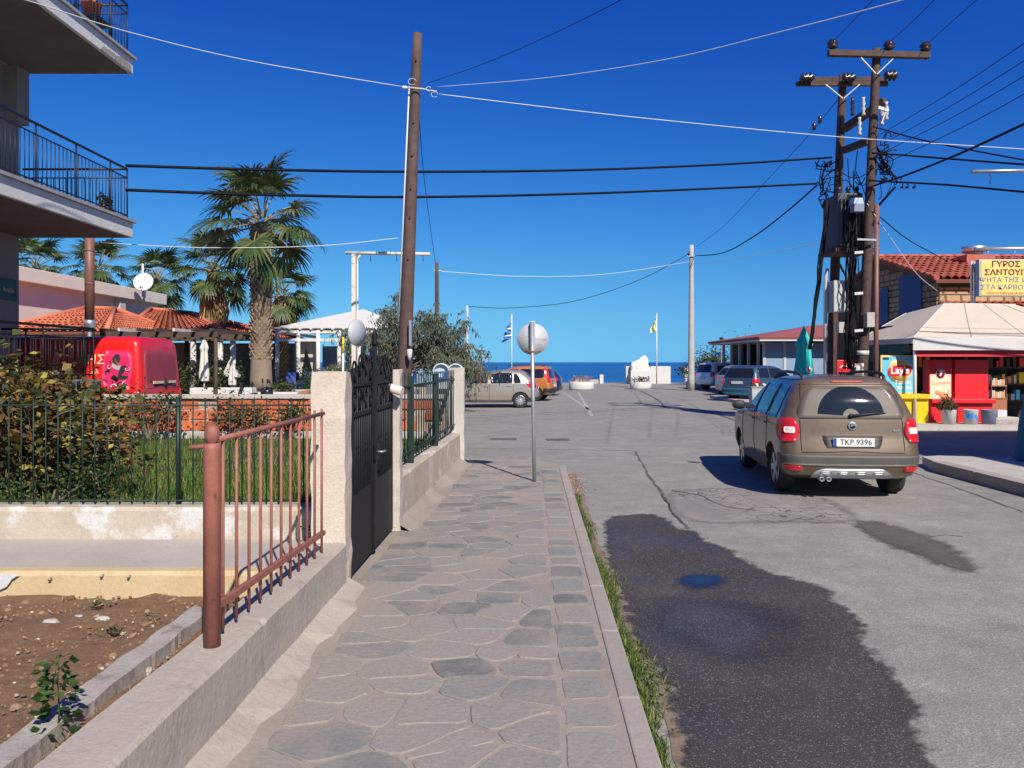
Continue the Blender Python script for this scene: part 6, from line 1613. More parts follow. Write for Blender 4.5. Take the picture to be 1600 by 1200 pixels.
def onpoly(name, pts, m, off):
    # pts in (right, up) metres from the figure centre, right = towards the van's rear
    o = MB().add([onvan(-1.90-a, 1.44+b, off) for a, b in pts], [tuple(range(len(pts)))]).build(name, m, t); return o
M['figgrey'] = mat('grey_print', (.42, .36, .36), rough=.5); M['figdark'] = mat('dark_print', (.03, .02, .03), rough=.5)
onpoly('emblem_body', [(-.10,.17), (-.03,.19), (.02,.12), (.10,.10), (.16,.13), (.14,.05), (.08,-.02), (.02,.03), (-.06,.05), (-.12,.10)], M['figgrey'], .014)
onpoly('emblem_head', [(-.10,.27), (-.05,.34), (.02,.33), (.04,.26), (.02,.17), (-.05,.19), (-.11,.22)], M['figdark'], .0155)
onpoly('emblem_haunch', [(.05,.10), (.13,.13), (.17,.11), (.12,.00), (.05,-.10), (.0,-.18), (-.03,-.17), (.01,-.06), (.03,.03)], M['figdark'], .017)
for k, (cx, cz, r_, a0) in enumerate(((-.08,-.29,.07,0), (.14,-.24,.06,1.5), (.2,.06,.06,3), (-.15,.08,.05,2), (.05,-.26,.08,.5))):
    pts = [onvan(-1.90-(cx+r_*(1-i/16)*math.cos(a0+i*.36)), 1.44+cz+r_*(1-i/16)*math.sin(a0+i*.36), .018) for i in range(13)]
    MB().tube(pts, .011, 4).build('emblem_scroll', M['figdark'] if k == 4 else M['whiteink'] if k < 2 else M['figgrey'], t)
p = CV.back(0, 1.22, .03); MB().box((-.5, p.y-.01, 1.20), (-.04, p.y+.01, 1.25)).build('window_bar', M['creamink'], t); MB().box((.04, p.y-.01, 1.20), (.5, p.y+.01, 1.25)).build('window_bar', M['creamink'], t); MB().box((-.05, p.y-.03, 1.17), (.05, p.y, 1.29)).build('door_latch', M['blackplastic'], t)
MB().box((-.9, CV.back(0,.5,0).y-.03, .42), (.9, CV.back(0,.5,0).y+.05, .60)).build('rear_bumper', M['silver'], t, bevel=.02)
# ---- scooters parked behind the brick wall
def scooter(c, heading, m, label, seatm):
    t = thing('scooter', c, label, 'scooter', 'parked scooters', R(-heading))
    for y in (-.62, .62):
        w = link('wheel', None, t, (0, y, .24)); MB().lathe((0,0,0), [(.15, -.05), (.23, -.05), (.24, 0), (.23, .05), (.15, .05)], 20, True, 'X').build('tyre', M['rubber'], w); MB().lathe((0,0,0), [(.15, -.04), (.03, -.05), (.03, .05), (.15, .04)], 16, True, 'X').build('rim', M['rim'], w)
    MB().add([(-.14,-.75,.42), (.14,-.75,.42), (.17,-.1,.38), (-.17,-.1,.38), (-.11,-.85,.72), (.11,-.85,.72), (.15,-.08,.68), (-.15,-.08,.68)], [(0,1,2,3),(4,5,6,7),(0,1,5,4),(1,2,6,5),(2,3,7,6),(3,0,4,7)]).build('rear_body', m, t, bevel=.05)
    MB().box((-.15, -.12, .30), (.15, .45, .36)).build('footboard', M['blackplastic'], t, bevel=.01)
    MB().slab([(-.22, .40, .34), (.22, .40, .34), (.17, .52, .95), (-.17, .52, .95)], .06).build('leg_shield', m, t)
    MB().lathe((0,.55,.98), [(.0, -.12), (.12, -.08), (.14, .02), (.10, .12), (0, .15)], 12).build('headset', m, t)
    MB().box((-.13, -.78, .72), (.13, -.05, .80)).build('seat', seatm, t, bevel=.03)
    MB().tube([(-.34, .42, 1.06), (-.1, .52, 1.04), (.1, .52, 1.04), (.34, .42, 1.06)], .016, 8).build('handlebar', M['blackplastic'], t)
    for sg in (-1, 1):
        MB().tube([(sg*.2, .47, 1.05), (sg*.26, .5, 1.2)], .006, 4).build('mirror_stem', M['blackplastic'], t); MB().lathe((sg*.27, .5, 1.25), [(.055, 0), (.05, .02), (0, .03)], 10, True, 'Y').build('mirror', M['blackplastic'], t)
    MB().slab([(-.10, .66, 1.05), (.10, .66, 1.05), (.09, .58, 1.28), (-.09, .58, 1.28)], .01).build('fly_screen', M['glass'], t)
    MB().tube([(-.07, .62, .24), (-.07, .54, .9)], .02, 6).build('fork', M['steel'], t); MB().lathe((0, -.88, .62), [(.05, 0), (.05, -.03), (0, -.04)], 10, True, 'Y').build('tail_lamp', M['redlamp'], t)
scooter((P(376,0,17.2).x, 17.2, .12), 62, paint('black_paintwork', (.02, .02, .025), .3, .6), 'black scooter parked left of the white palm planter', M['blackplastic'])
scooter((P(422,0,17).x, 17.0, .05), 275, paint('white_paintwork', (.62, .62, .60), .3, .6), 'white scooter with red tail lamp before the palm planter', M['blackplastic'])
scooter((P(95,0,14.6).x, 14.55, .16), 260, paint('silver_paintwork', (.42, .42, .43), .3, .6), 'silver scooter half hidden by the autumn shrub', M['blackplastic'])
# ================================================================ POLES, SIGNS, PLAZA, CABLES
def pole(mb, p0, p1, r0, r1, n=14):
    k = 12; return mb.tube([Vector(p0).lerp(Vector(p1), i/k) for i in range(k+1)], [r0+(r1-r0)*i/k for i in range(k+1)], n)
# wooden pole on the left
b0 = P(627, 0, 17); b0.z = 0; tp = P(652.5, 53, 17)
t = thing('wooden_pole', b0, 'leaning brown wooden telephone pole behind the gate', 'pole')
pole(MB(b0), b0, tp, .165, .10).build('shaft', M['wood'], t)
def onp(f, dx=0, dy=0): return b0.lerp(tp, f)+Vector((dx, dy, 0))
MB(b0).tube([onp(.30,-.16,-.05), onp(.6,-.14,-.06), onp(.87,-.125,-.06)], .016, 6).build('cable_conduit', M['cablewht'], t)
for k, f in enumerate((.45, .55, .62, .70, .78, .93)):
    p = onp(f, 0, -.16+f*.05); MB(b0).lathe(p, [(.02, .04), (.022, 0), (.014, -.02), (0, -.025)], 8, True, 'Y').build('bolt', M['darkgap'], t)
fb = (135-585)/(53-585); yb = P(640, 137, 17)
MB(b0).tube([P(630,136,16.9), P(640,137,16.8), P(660,139,16.85), P(682,143,16.9)], .02, 6).build('cable_clamp', M['boxgrey'], t)
for a, bb in (((641,122),(647,133)), ((674,146),(684,149)), ((666,138),(674,140))):
    pa, pb = P(*a, 16.82), P(*bb, 16.82); c = (pa+pb)/2; r_ = (pb-pa).length/2
    MB(b0).tube([c+Vector((math.cos(q)*r_*1.0, 0, math.sin(q)*r_*.8)) for q in [i*.5 for i in range(12)]], .006, 5).build('cable_loop', M['cablewht'], t)
MB(b0).lathe(P(632,137,16.8), [(.03, -.05), (.045, -.02), (.03, 0), (.045, .03), (.02, .06)], 10, True, 'X').build('insulator', M['white'], t)
# blue-edged small plate and lamp on the pole
MB(b0).box((P(639,0,16.7).x, 16.7, P(0,540,16.7).z), (P(643,0,16.7).x, 16.76, P(0,500,16.7).z)).build('side_plate', M['bluegrey'], t)
MB(b0).lathe(P(640, 556, 16.7), [(.02, -.1), (.05, .0), (.06, .12), (.04, .14)], 10).build('small_cup', M['white'], t)
# ---- round road sign seen from behind on its post
b_ = G(835, 752, ZS); tpz = P(831, 503, b_.y)
t = thing('road_sign', b_, 'back of a round road sign on a galvanised post on the pavement', 'road sign')
MB(b_).tube([b_+Vector((0,0,-.05)), Vector((tpz.x, b_.y, tpz.z))], .0265, 14).build('post', M['steel'], t)
c = P(832.5, 530, b_.y+.06); rs = 24.7*b_.y/FP
sg_ = MB(b_).lathe(c, [(0, 0), (rs, 0), (rs, .022), (rs-.02, .004), (0, .003)], 40, True, 'Y').build('sign_disc', M['signback'], t)
MB(b_).box((c.x-.035, c.y-.05, c.z-rs-.02), (c.x+.03, c.y-.002, c.z+rs+.03)).build('mounting_channel', M['steel'], t, bevel=.004)
MB(b_).tube([c+Vector((-.10,-.05,-rs+.05)), c+Vector((-.05,-.09,-rs+.05)), c+Vector((.05,-.09,-rs+.05)), c+Vector((.11,-.04,-rs+.05))], .011, 6).build('clamp', M['rust'], t)
for k, (s_, dz) in enumerate((('ΕΛ.ΟΤ. 6.1.10', .045), ('ΣΗΜΑ ΟΔΙΚΟ', .0), ('2009', -.07))):
    text(s_, .035, M['boxgrey'], sg_, tuple(c-b_+Vector((.10 if k else -.12, -.003, dz))), (R(90), 0, 0))
# second sign, seen obliquely, beyond the gate
c = P(558.5, 520, 15.6); b2 = Vector((P(561,0,15.7).x, 15.7, 0))
t = thing('road_sign', b2, 'back of a second round road sign above the black gate', 'road sign')
MB(b2).tube([b2, Vector((b2.x, 15.7, P(0,500,15.7).z))], .03, 10).build('post', M['white'], t)
d = MB().lathe((0,0,0), [(0, 0), (.26, 0), (.26, .02), (0, .004)], 32, True, 'Y').build('sign_disc', M['signback'], t); d.location = c-b2; d.rotation_euler = (0, 0, R(60))
# ---- white gallows post
x0 = P(553, 0, 20).x; zt = P(0, 397, 20).z
t = thing('gallows_post', (x0, 20, 0), 'rust-streaked white steel gallows post with hooks left of the wooden pole', 'post'); o_ = t.location
MB(o_).box((x0-.05, 19.95, 0), (x0+.05, 20.05, zt)).build('upright', M['rustwhite'], t)
MB(o_).tube([(P(540,0,20).x, 20, zt+.03), (P(672,0,20).x, 20, zt)], .042, 10).build('arm', M['rustwhite'], t)
MB(o_).tube([(x0+.05, 20, zt-.18), (x0+.16, 20, zt-.02)], .022, 6).build('brace', M['rustwhite'], t)
MB(o_).tube([(x0+.09, 20, 0), (x0+.09, 20, zt-.15)], .018, 6).build('side_pipe', M['white'], t)
for px in (579, 620, 661): x = P(px,0,20).x; MB(o_).tube([(x, 20, zt-.03), (x, 20, zt-.18)], .009, 5).build('hook', M['darkgap'], t)
t = thing('yellow_white_pole', (P(536,0,19).x, 19, 0), 'thin pole with yellow top half left of the second sign', 'pole'); o_ = t.location
z1 = P(0,527,19).z; MB(o_).tube([(o_.x, 19, P(0,552,19).z), (o_.x, 19, z1)], .028, 8).build('yellow_tube', M['yellow'], t); MB(o_).tube([(o_.x, 19, 0), (o_.x, 19, P(0,552,19).z)], .026, 8).build('white_tube', M['white'], t)
# ---- twin-hood phone booth
t = thing('phone_hoods', (P(700,0,14.6).x, 14.6, 0), 'pair of arched clear-topped phone hoods behind the corner pillar', 'phone booth'); o_ = t.location
for px0, px1, yy in ((677, 701, 14.6), (700, 723, 14.75)):
    xa, xb = P(px0,0,yy).x, P(px1,0,yy).x; zb = P(0,580,yy).z; r_ = (xb-xa)/2; v = []; n = 14; f = []
    for y in (yy-.0, yy+.55):
        v += [((xa+xb)/2-r_, y, zb-.32)]+[((xa+xb)/2+math.cos(math.pi-math.pi*i/n)*r_, y, zb+math.sin(math.pi*i/n)*r_*.95) for i in range(n+1)]+[((xa+xb)/2+r_, y, zb-.32)]
    m_ = n+3
    for i in range(m_-1): f.append((i, i+1, m_+i+1, m_+i))
    h_ = MB(o_).add(v, f, True).build('hood', M['hood'], t)
    MB(o_).tube(v[:m_], .016, 6, True).build('rim', M['hood'], h_)
    MB(o_).add([(p[0], p[1]+.06, p[2]) for p in v[:m_]], [tuple(range(m_))]).build('end_panel', M['hood'], h_)
    MB(o_).box((xa+.02, yy+.02, zb-.14), (xb-.02, yy+.05, zb-.02)).build('blue_label', M['skyblue'], h_)
    MB(o_).box(((xa+xb)/2-.035, yy+.012, zb-.11), ((xa+xb)/2+.035, yy+.018, zb-.04)).build('white_mark', M['whiteink'], h_)
    MB(o_).box((xa+.03, yy+.4, zb-.75), (xb-.03, yy+.52, zb-.15)).build('phone', M['bluegrey'], t, bevel=.01)
MB(o_).tube([(o_.x, 15.05, 0), (o_.x, 15.05, 1.7)], .06, 10).build('stand', M['steel'], t)
# ---- small far wooden pole
b0 = P(683, 0, 36); b0.z = 0
t = thing('far_pole', b0, 'thin far wooden pole rising from behind the weeping tree', 'pole'); pole(MB(b0), b0, P(682.5, 410, 36), .13, .08).build('shaft', M['wood'], t); MB(b0).bar(P(678,422,36), P(690,423,36), .05).build('crossarm', M['boxgrey'], t)
b0 = P(730, 0, 46); b0.z = 0; t = thing('lamp_post', b0, 'thin white post beside the weeping tree', 'post'); pole(MB(b0), b0, P(730, 478, 46), .09, .06).build('shaft', M['white'], t)
# ---- concrete pole
b0 = P(1080, 0, 50); b0.z = 0; tp = P(1080.5, 383, 50)
t = thing('concrete_pole', b0, 'tall pale concrete utility pole on the seafront', 'pole'); pole(MB(b0), b0, tp, .22, .13, 12).build('shaft', M['concrete'], t)
MB(b0).lathe(P(1076, 397, 49.8), [(.05, -.1), (.09, 0), (.05, .1)], 8).build('insulator', M['porcelain'], t); MB(b0).bar(P(1074,400,49.8), P(1090,400,49.8), .06).build('bracket', M['steel'], t)
# ---- pole-mounted transformer station
bA = P(1343, 0, 22); bA.z = 0; tA = P(1370, 76, 22); bB = P(1295, 0, 23.6); bB.z = 0; tB = P(1317, 117, 23.6)
t = thing('transformer_poles', bA, 'twin dark wooden power poles with crossarms, transformer and tangled cables', 'utility pole')
pole(MB(bA), bA, tA, .155, .11).build('pole', M['wood2'], t); pole(MB(bA), bB, tB, .155, .11).build('pole', M['wood2'], t)
def A(f, dx=0, dy=0, dz=0): return bA.lerp(tA, f)+Vector((dx, dy, dz))
def B(f, dx=0, dy=0, dz=0): return bB.lerp(tB, f)+Vector((dx, dy, dz))
MB(bA).bar(P(1294,83,21.8), P(1452,87,21.8), .16, .16).build('crossarm', M['wooddark'], t, bevel=.01)
MB(bA).bar(P(1244,131,23.4), P(1387,131,23.4), .10, .13).build('crossarm', M['wooddark'], t, bevel=.01)
MB(bA).bar(P(1250,124,23.9), P(1385,124,23.9), .10, .13).build('crossarm', M['wooddark'], t, bevel=.01)
for a, bb, Y in (((1345,90),(1368,115),21.7), ((1395,92),(1370,116),21.7), ((1290,132),(1317,154),23.3), ((1343,132),(1318,154),23.3)): MB(bA).bar(P(*a, Y), P(*bb, Y), .045, .02).build('arm_brace', M['steel'], t)
ins = [(.03, -.22), (.035, 0), (.10, .02), (.15, .07), (.10, .10), (.16, .15), (.13, .20), (.08, .26), (0, .28)]
for px, py in ((1301, 78), (1389, 80), (1446, 82)):
    o = MB(bA).lathe(P(px, py-1, 21.8), ins, 14).build('insulator', M['porcelain'], t)
for px, py, Y in ((1262, 122, 23.2), (1327, 122, 23.2), (1393, 118, 23.2)):
    p = P(px, py, Y); MB(bA).lathe(p, [(.04, -.2), (.15, -.16), (.07, -.10), (.16, -.04), (.07, .02), (.16, .08), (.08, .14), (.03, .2)], 14, True, 'X').build('strain_insulator', M['porcelain'], t)
MB(bA).bar(P(1318,202,23.2), P(1383,158,22.0), .16, .2).build('sloping_beam', M['wooddark'], t)
MB(bA).bar(P(1318,235,23.2), P(1358,220,22.0), .14, .18).build('sloping_beam', M['wooddark'], t)
for px, py in ((1349, 165), (1332, 165), (1378, 180), (1343, 196), (1385, 172)):
    p = P(px, py, 21.9); MB(bA).lathe(p, [(.03, -.28), (.06, -.24), (.03, -.16), (.06, -.1), (.03, -.02), (.06, .05), (.03, .14), (.05, .22)], 10).build('fuse_holder', M['boxgrey'] if px != 1332 else M['porcelain'], t)
MB(bA).bar(P(1372,168,21.7), P(1388,173,21.7), .06, .08).build('fuse_bracket', M['white'], t); MB(bA).bar(P(1384,174,21.7), P(1377,193,21.7), .03).build('fuse_arm', M['white'], t)
# transformer tank
ca = P(1318, 345, 22.9)
tk = MB(bA).box((ca.x-.40, 22.3, P(0,392,22.9).z), (ca.x+.30, 23.4, P(0,308,22.9).z)).build('transformer_tank', M['transformer'], t, bevel=.04)
for k in range(7): MB(bA).box((ca.x-.36+k*.10, 22.18, P(0,385,22.9).z), (ca.x-.33+k*.10, 22.32, P(0,318,22.9).z)).build('cooling_fin', M['transformer'], tk)
for k in range(3): MB(bA).lathe((ca.x-.25+k*.25, 22.6, P(0,308,22.9).z), [(.04, 0), (.08, .05), (.04, .1), (.08, .15), (.03, .24)], 10).build('bushing', M['porcelain'], tk)
MB(bA).box((ca.x-.5, 22.2, P(0,398,22.9).z), (ca.x+.6, 23.5, P(0,392,22.9).z-.01)).build('platform', M['wooddark'], t)
MB(bA).bar(P(1310,410,22.4), P(1332,450,22.4), .05).build('platform_strut', M['wooddark'], t)
MB(bA).bar(P(1318,390,22.4), P(1338,440,22.4), .05).build('platform_strut', M['wooddark'], t)
MB(bA).add([tuple(P(1334,318,21.6)), tuple(P(1350,318,21.6)), tuple(P(1348,309,21.6)), tuple(P(1336,309,21.6)), tuple(P(1334,318,21.6)+Vector((0,.35,0))), tuple(P(1350,318,21.6)+Vector((0,.35,0))), tuple(P(1348,309,21.6)+Vector((0,.25,.05))), tuple(P(1336,309,21.6)+Vector((0,.25,.05)))], [(0,1,2,3),(0,4,5,1),(3,2,6,7),(1,5,6,2),(4,0,3,7)]).build('flood_lamp', M['alu'], t)
MB(bA).box((P(1335,0,21.6).x, 21.6, P(0,330,21.6).z), (P(1350,0,21.6).x, 21.9, P(0,318,21.6).z)).build('lamp_glass', M['bluegrey'], t)
# brown side ducts
MB(bA).tube([P(1371,0,21.9)*Vector((1,1,0)) if False else Vector((P(1368,0,21.9).x, 21.9, 0)), P(1370,320,21.9)], .065, 10).build('cable_duct', M['brownpipe'], t)
MB(bA).tube([Vector((P(1289,0,22.6).x, 22.6, 0)), P(1290,440,22.6), P(1293,420,22.6)], .055, 8).build('cable_duct', M['boxgrey'], t)
MB(bA).bar(P(1339,374,21.7), P(1369,375,21.7), .05, .05).build('strap', M['steel'], t)
for py in (395, 459, 517): MB(bA).bar(P(1335,py,21.6), P(1348,py-1,21.6), .05, .07).build('strap', M['white'], t)
# meter boxes
MB(bA).box((P(1303,0,22.2).x, 22.2, P(0,487,22.2).z), (P(1327,0,22.2).x, 22.75, P(0,438,22.2).z)).build('meter_box', M['boxgrey'], t, bevel=.015)
MB(bA).box((P(1355,0,21.6).x, 21.6, P(0,511,21.6).z), (P(1367,0,21.6).x, 21.85, P(0,488,21.6).z)).build('meter_box', M['pillar_grey'], t, bevel=.01)
MB(bA).box((P(1311,0,21.9).x, 21.9, P(0,520,21.9).z), (P(1320,0,21.9).x, 22.1, P(0,503,21.9).z)).build('meter_box', M['pillar_grey'], t, bevel=.01)
MB(bA).lathe((bA.x, bA.y, .0), [(.160, 0), (.158, 1.75)], 14).build('peeling_posters', mat('peeling_paper', (.10, .08, .07), (.16, .13, .11), 6, .9, stain=(.62, .60, .56), stain_sc=6, stain_pos=(.5, .58)), t)
MB(bA).lathe(A(.19), [(.16, 0), (.16, .12)], 14).build('white_band', M['white'], t)
# risers and tangled cables
rr = random.Random(19)
for k in range(14):
    x = rr.uniform(1322, 1342); pts = []
    for j in range(9): pts.append(P(x+rr.uniform(-2.5, 2.5)-j*.6, 305+j*34, 21.9+rr.uniform(-.15, .3)))
    MB(bA).tube(pts, rr.uniform(.012, .03), 5).build('riser_cable', M['cableblk'], t)
for k in range(5):
    pts = [P(1292-j*2+rr.uniform(-1.5,1.5)+k*1.2-(j*1.2), 312+j*26, 22.7) for j in range(10)]; MB(bA).tube(pts, .022, 5).build('riser_cable', M['cableblk'], t)
def bez(a, b, sag, n=8, dv=None):
    a, b = Vector(a), Vector(b); return [a.lerp(b, i/n)+Vector((0, 0, -sag*4*(i/n)*(1-i/n)))+(dv*math.sin(math.pi*i/n) if dv else Vector()) for i in range(n+1)]
for k in range(36):     # jumper loops left of pole B and right of pole A
    if k % 2: p = P(rr.uniform(1275, 1305), rr.uniform(240, 335), 23.3); q = P(rr.uniform(1283, 1312), rr.uniform(245, 350), 23.3)
    else: p = P(rr.uniform(1362, 1385), rr.uniform(200, 310), 21.9); q = P(rr.uniform(1368, 1412), rr.uniform(200, 315), 21.9)
    w_ = [p.lerp(q, i/5)+Vector((rr.uniform(-.16, .16), rr.uniform(-.1, .1), rr.uniform(-.18, .12)))*(0 if i in (0, 5) else 1) for i in range(6)]
    w_ = [.5*((2*w_[i])+(w_[min(5, i+1)]-w_[max(0, i-1)])*u+(2*w_[max(0, i-1)]-5*w_[i]+4*w_[min(5, i+1)]-w_[min(5, i+2)])*u*u+(3*w_[i]-w_[max(0, i-1)]-3*w_[min(5, i+1)]+w_[min(5, i+2)])*u**3) for i in range(5) for u in (0, .25, .5, .75)]+[q]
    MB(bA).tube(w_, rr.uniform(.010, .02), 5).build('jumper_cable', M['cableblk'], t)
for k in range(12): MB(bA).tube(bez(P(rr.uniform(1315, 1340), rr.uniform(250, 320), 22.5), P(rr.uniform(1320, 1362), rr.uniform(230, 330), 22.4), rr.uniform(-.2, .3)), .014, 5).build('jumper_cable', M['cableblk'], t)
for px in (1410, 1418, 1429): MB(bA).tube([P(px,285,21), P(px+1,290,21), P(px-1,294,21)], .016, 5).build('drop_hook', M['cableblk'], t); MB(bA).lathe(P(px-1,294,21), [(.05, 0), (.03, .05), (0, .06)], 8).build('clip', M['cableblk'], t)
MB(bA).tube([P(1399,292,21.5), P(1372,322,21.9)], .03, 6).build('jumper_cable', M['cableblk'], t)
# ---- overhead cables, each its own thing
def cable(pix, r, m, label, n=40, group='overhead cables'):
    """smooth curve through pixel+distance points"""
    pix = list(pix)
    if pix[-1][0] >= 1680: (xa, ya, da), (xb, yb, db) = pix[-2:]; pix.append((xb+(xb-xa)*6, yb+(yb-ya)*6, max(4, db)))     # runs on beyond the frame to the next pole
    pts = [P(*q) for q in pix]; out = []
    ext = [pts[0]*2-pts[1]]+pts+[pts[-1]*2-pts[-2]]
    for i in range(1, len(ext)-2):
        p0, p1, p2, p3 = ext[i-1:i+3]; seg = max(4, n//(len(pts)-1))
        for k in range(seg):
            u = k/seg; out.append(.5*((2*p1)+(p2-p0)*u+(2*p0-5*p1+4*p2-p3)*u*u+(3*p1-p0-3*p2+p3)*u**3))
    out.append(pts[-1])
    return tag(MB().tube(out, r, 5).build('overhead_cable', M[m], None), label, 'cable', group)
W_, K_ = 'cablewht', 'cableblk'
cable([(-40,-18,9), (40,0,10), (208,52,12), (400,97,14.5), (632,136,16.9)], .008, W_, 'white cable from the top left corner down to the wooden pole')
cable([(682,136,16.9), (850,122,15), (1040,93,13), (1230,47,11), (1410,0,9.5), (1560,-45,8.5)], .007, W_, 'white cable rising from the wooden pole to the top edge')
cable([(686,147,16.9), (850,167,17.2), (1000,184,17.5), (1300,213,18), (1600,233,18), (1700,238,18)], .009, W_, 'white cable sloping gently from the wooden pole to the right edge')
cable([(668,130,16.9), (760,98,15), (870,50,13), (970,0,11), (1040,-40,10)], .006, K_, 'thin dark wire climbing from the wooden pole to the top edge')
cable([(196,259,14.7), (400,265,15.5), (640,268.5,17.5), (900,266,19.5), (1130,257,21.5), (1300,246,23.4)], .030, K_, 'upper of the two thick black cables crossing the sky')
cable([(196,297,14.7), (400,304,15.5), (640,308,17.5), (900,303,19.5), (1130,294,21.5), (1276,287,23.3)], .030, K_, 'lower of the two thick black cables crossing the sky')
cable([(150,379,16), (320,387,16.2), (500,384,16.5), (622,372,16.9)], .0075, W_, 'slack white cable passing before the palm crown')
cable([(655,190,17.05), (664,290,24), (680,410,36)], .010, K_, 'thin wire dropping from the wooden pole to the far pole')
cable([(688,424,36), (820,432,38), (950,428,42), (1078,409,50)], .014, W_, 'far white cable between the thin pole and the concrete pole')
cable([(1082,412,50), (1150,404,40), (1220,392,32), (1287,379,24)], .012, W_, 'far white cable from the concrete pole to the twin poles')
cable([(1086,400,49.8), (1130,395,42), (1180,368,34), (1230,330,28), (1276,290,23.5)], .028, K_, 'black cable sagging from the twin poles to the concrete pole')
cable([(1076,397,50), (1000,437,49), (900,470,48), (800,481,47), (731,479,46)], .018, K_, 'far black cable from the concrete pole towards the weeping tree')
cable([(1308,157,23.4), (1262,213,27), (1200,280,35), (1134,350,44), (1088,386,50)], .012, K_, 'thin dark wire from the left pole top to the concrete pole')
for px, py, Y in ((1281, 187, 25.3), (1272, 198, 26)):
    p = P(px, py, Y); tag(MB().lathe(p, [(0, -.14), (.07, -.08), (.05, 0), (.07, .08), (0, .14)], 10).build('line_insulator', M['porcelain']), 'upper brown insulator on the thin wire left of the poles' if py < 190 else 'lower brown insulator on the thin wire left of the poles', 'insulator', 'line insulators')
for q, lb in ((((1301,66,21.8), (1330,36,17), (1366,-2,13.5), (1420,-60,10)), 'left of three wires leaving the top crossarm upwards'), (((1390,66,21.8), (1424,35,18), (1462,-2,14.5), (1530,-70,11)), 'middle of three wires leaving the top crossarm upwards'), (((1447,70,21.8), (1485,36,18), (1528,-2,15), (1600,-70,11)), 'right of three wires leaving the top crossarm upwards')):
    cable(q, .008, K_, lb)
for i, (ya, yb, x0) in enumerate(((217, 68, 1364), (234, 95, 1362), (248, 119, 1361), (266, 147, 1360))):
    cable([(x0, ya, 21.8), ((x0+1600)/2, (ya+yb)/2+4, 17), (1600, yb, 13.5), (1700, yb-65, 12)], .0085, K_, ['topmost of four parallel wires rising right from the poles', 'second of four parallel wires rising right from the poles', 'third of four parallel wires rising right from the poles', 'lowest of four parallel wires rising right from the poles'][i])
cable([(1356,293,21.8), (1372,288,21.6), (1420,272,19.5), (1500,240,16.5), (1600,194,13.5), (1680,155,12)], .026, K_, 'thick black cable rising from the poles to the right edge')
cable([(1364,198,21.8), (1386,204,21.6), (1450,221,20.5), (1600,250,18.5), (1690,262,18)], .020, K_, 'black cable descending from the poles to the right edge, upper')
cable([(1362,239,21.8), (1404,242,21.5), (1480,248,20.5), (1600,257,18.5), (1690,262,18)], .026, K_, 'black cable running right from the poles, middle one')
cable([(1358,282,21.8), (1392,284,21.5), (1480,289,20.5), (1600,300,18.5), (1690,308,18)], .026, K_, 'black cable running right from the poles, lowest one')
cable([(1356,326,21.9), (1376,340,22), (1420,375,23.5), (1480,408,28)], .016, K_, 'black service cable from the poles to the stone house roof')
cable([(1355,318,21.9), (1380,355,22), (1430,425,23.5), (1465,455,26.8)], .010, W_, 'pale service cable from the poles to the stone house wall')
# ---- plaza: planters, sea wall, statue, flags, lamp, bin, shade
def planter(px0, px1, Y, label, seed, flat=1.0, h=.55):
    xa, xb = P(px0,0,Y).x, P(px1,0,Y).x; r_ = (xb-xa)/2; c = Vector(((xa+xb)/2, Y, 0)); t = thing('planter', c, label, 'planter', 'white plaza planters')
    mb = MB(); mb.lathe((0,0,0), [(.92, 0), (1.0, .12*h/.55), (1.0, h-.06), (.95, h), (.85, h), (.83, h-.08), (0, h-.1)], 24)
    mb.v = [(x*r_, y*r_*.8, z) for x, y, z in mb.v]; mb.build('basin', M['whitewash'], t)
    lf = MB(); q = random.Random(seed)
    for i in range(260):
        a = q.uniform(0, 6.28); rad = q.random()**.5*.85; leaf(lf, Vector((math.cos(a)*rad*r_, math.sin(a)*rad*r_*.7, h-.08+q.random()*.4)), .16, q, None, .4)
    lf.build('plants', M['leafolive'] if seed != 1 else M['dryleaf'], t)
planter(889, 928, 51, 'low white planter with dry plants, left of three on the plaza', 1, h=.55)
planter(984, 1018, 53, 'white planter with dark plants in front of the sculpture', 2, h=.48)
planter(1072, 1100, 54.5, 'white planter at the foot of the concrete pole', 3, h=.5)
for i, (pa, pb, h, lb) in enumerate(((978, 1048, 1.45, 'white seafront wall under the sculpture and yellow flag'), (1070, 1078, 1.4, 'short white seafront wall end left of the concrete pole'), (937, 943, .75, 'small white bollard block on the seafront edge'))):
    Y = 66; tag(MB().box((P(pa,0,Y).x, Y, 0), (P(pb,0,Y).x, Y+.5, h)).build('sea_wall', M['whitewash'], bevel=.03), lb, 'wall')
tag(MB().box((P(936,0,66).x-2.0, 66.2, 0), (P(937,0,66).x, 66.7, .35)).build('low_kerb', M['concrete']), 'low grey concrete edge on the seafront left of the sculpture', 'kerb')
c = P(1003, 585, 65.2); c.z = 1.0
t = thing('sculpture', (c.x, 65.6, 1.0), 'rough white stone sculpture standing on the seafront', 'statue'); r_ = random.Random(6)
MB().box((-.9, -.35, -1.0), (.9, .35, .1)).build('plinth', M['whitewash'], t, bevel=.03)
v = []; f = []; n = 12
for j, (z, a, b) in enumerate(((.1, .68, .02), (.35, .70, -.02), (.65, .62, .0), (.85, .58, .05), (1.0, .40, .16), (1.15, .26, .22), (1.28, .12, .26), (1.32, .03, .26))):
    for i in range(n): an = 2*math.pi*i/n; q = a*r_.uniform(.85, 1.12); v.append((b+math.cos(an)*q, math.sin(an)*q*.45, z))
for j in range(7):
    for i in range(n): f.append((j*n+i, j*n+(i+1) % n, (j+1)*n+(i+1) % n, (j+1)*n+i))
MB().add(v, f).build('stone', M['statue'], t)
MB().lathe((-.62, 0, .1), [(.22, 0), (.25, .4), (.18, .62), (.1, .72), (0, .74)], 9, False).build('side_block', M['statue'], t)
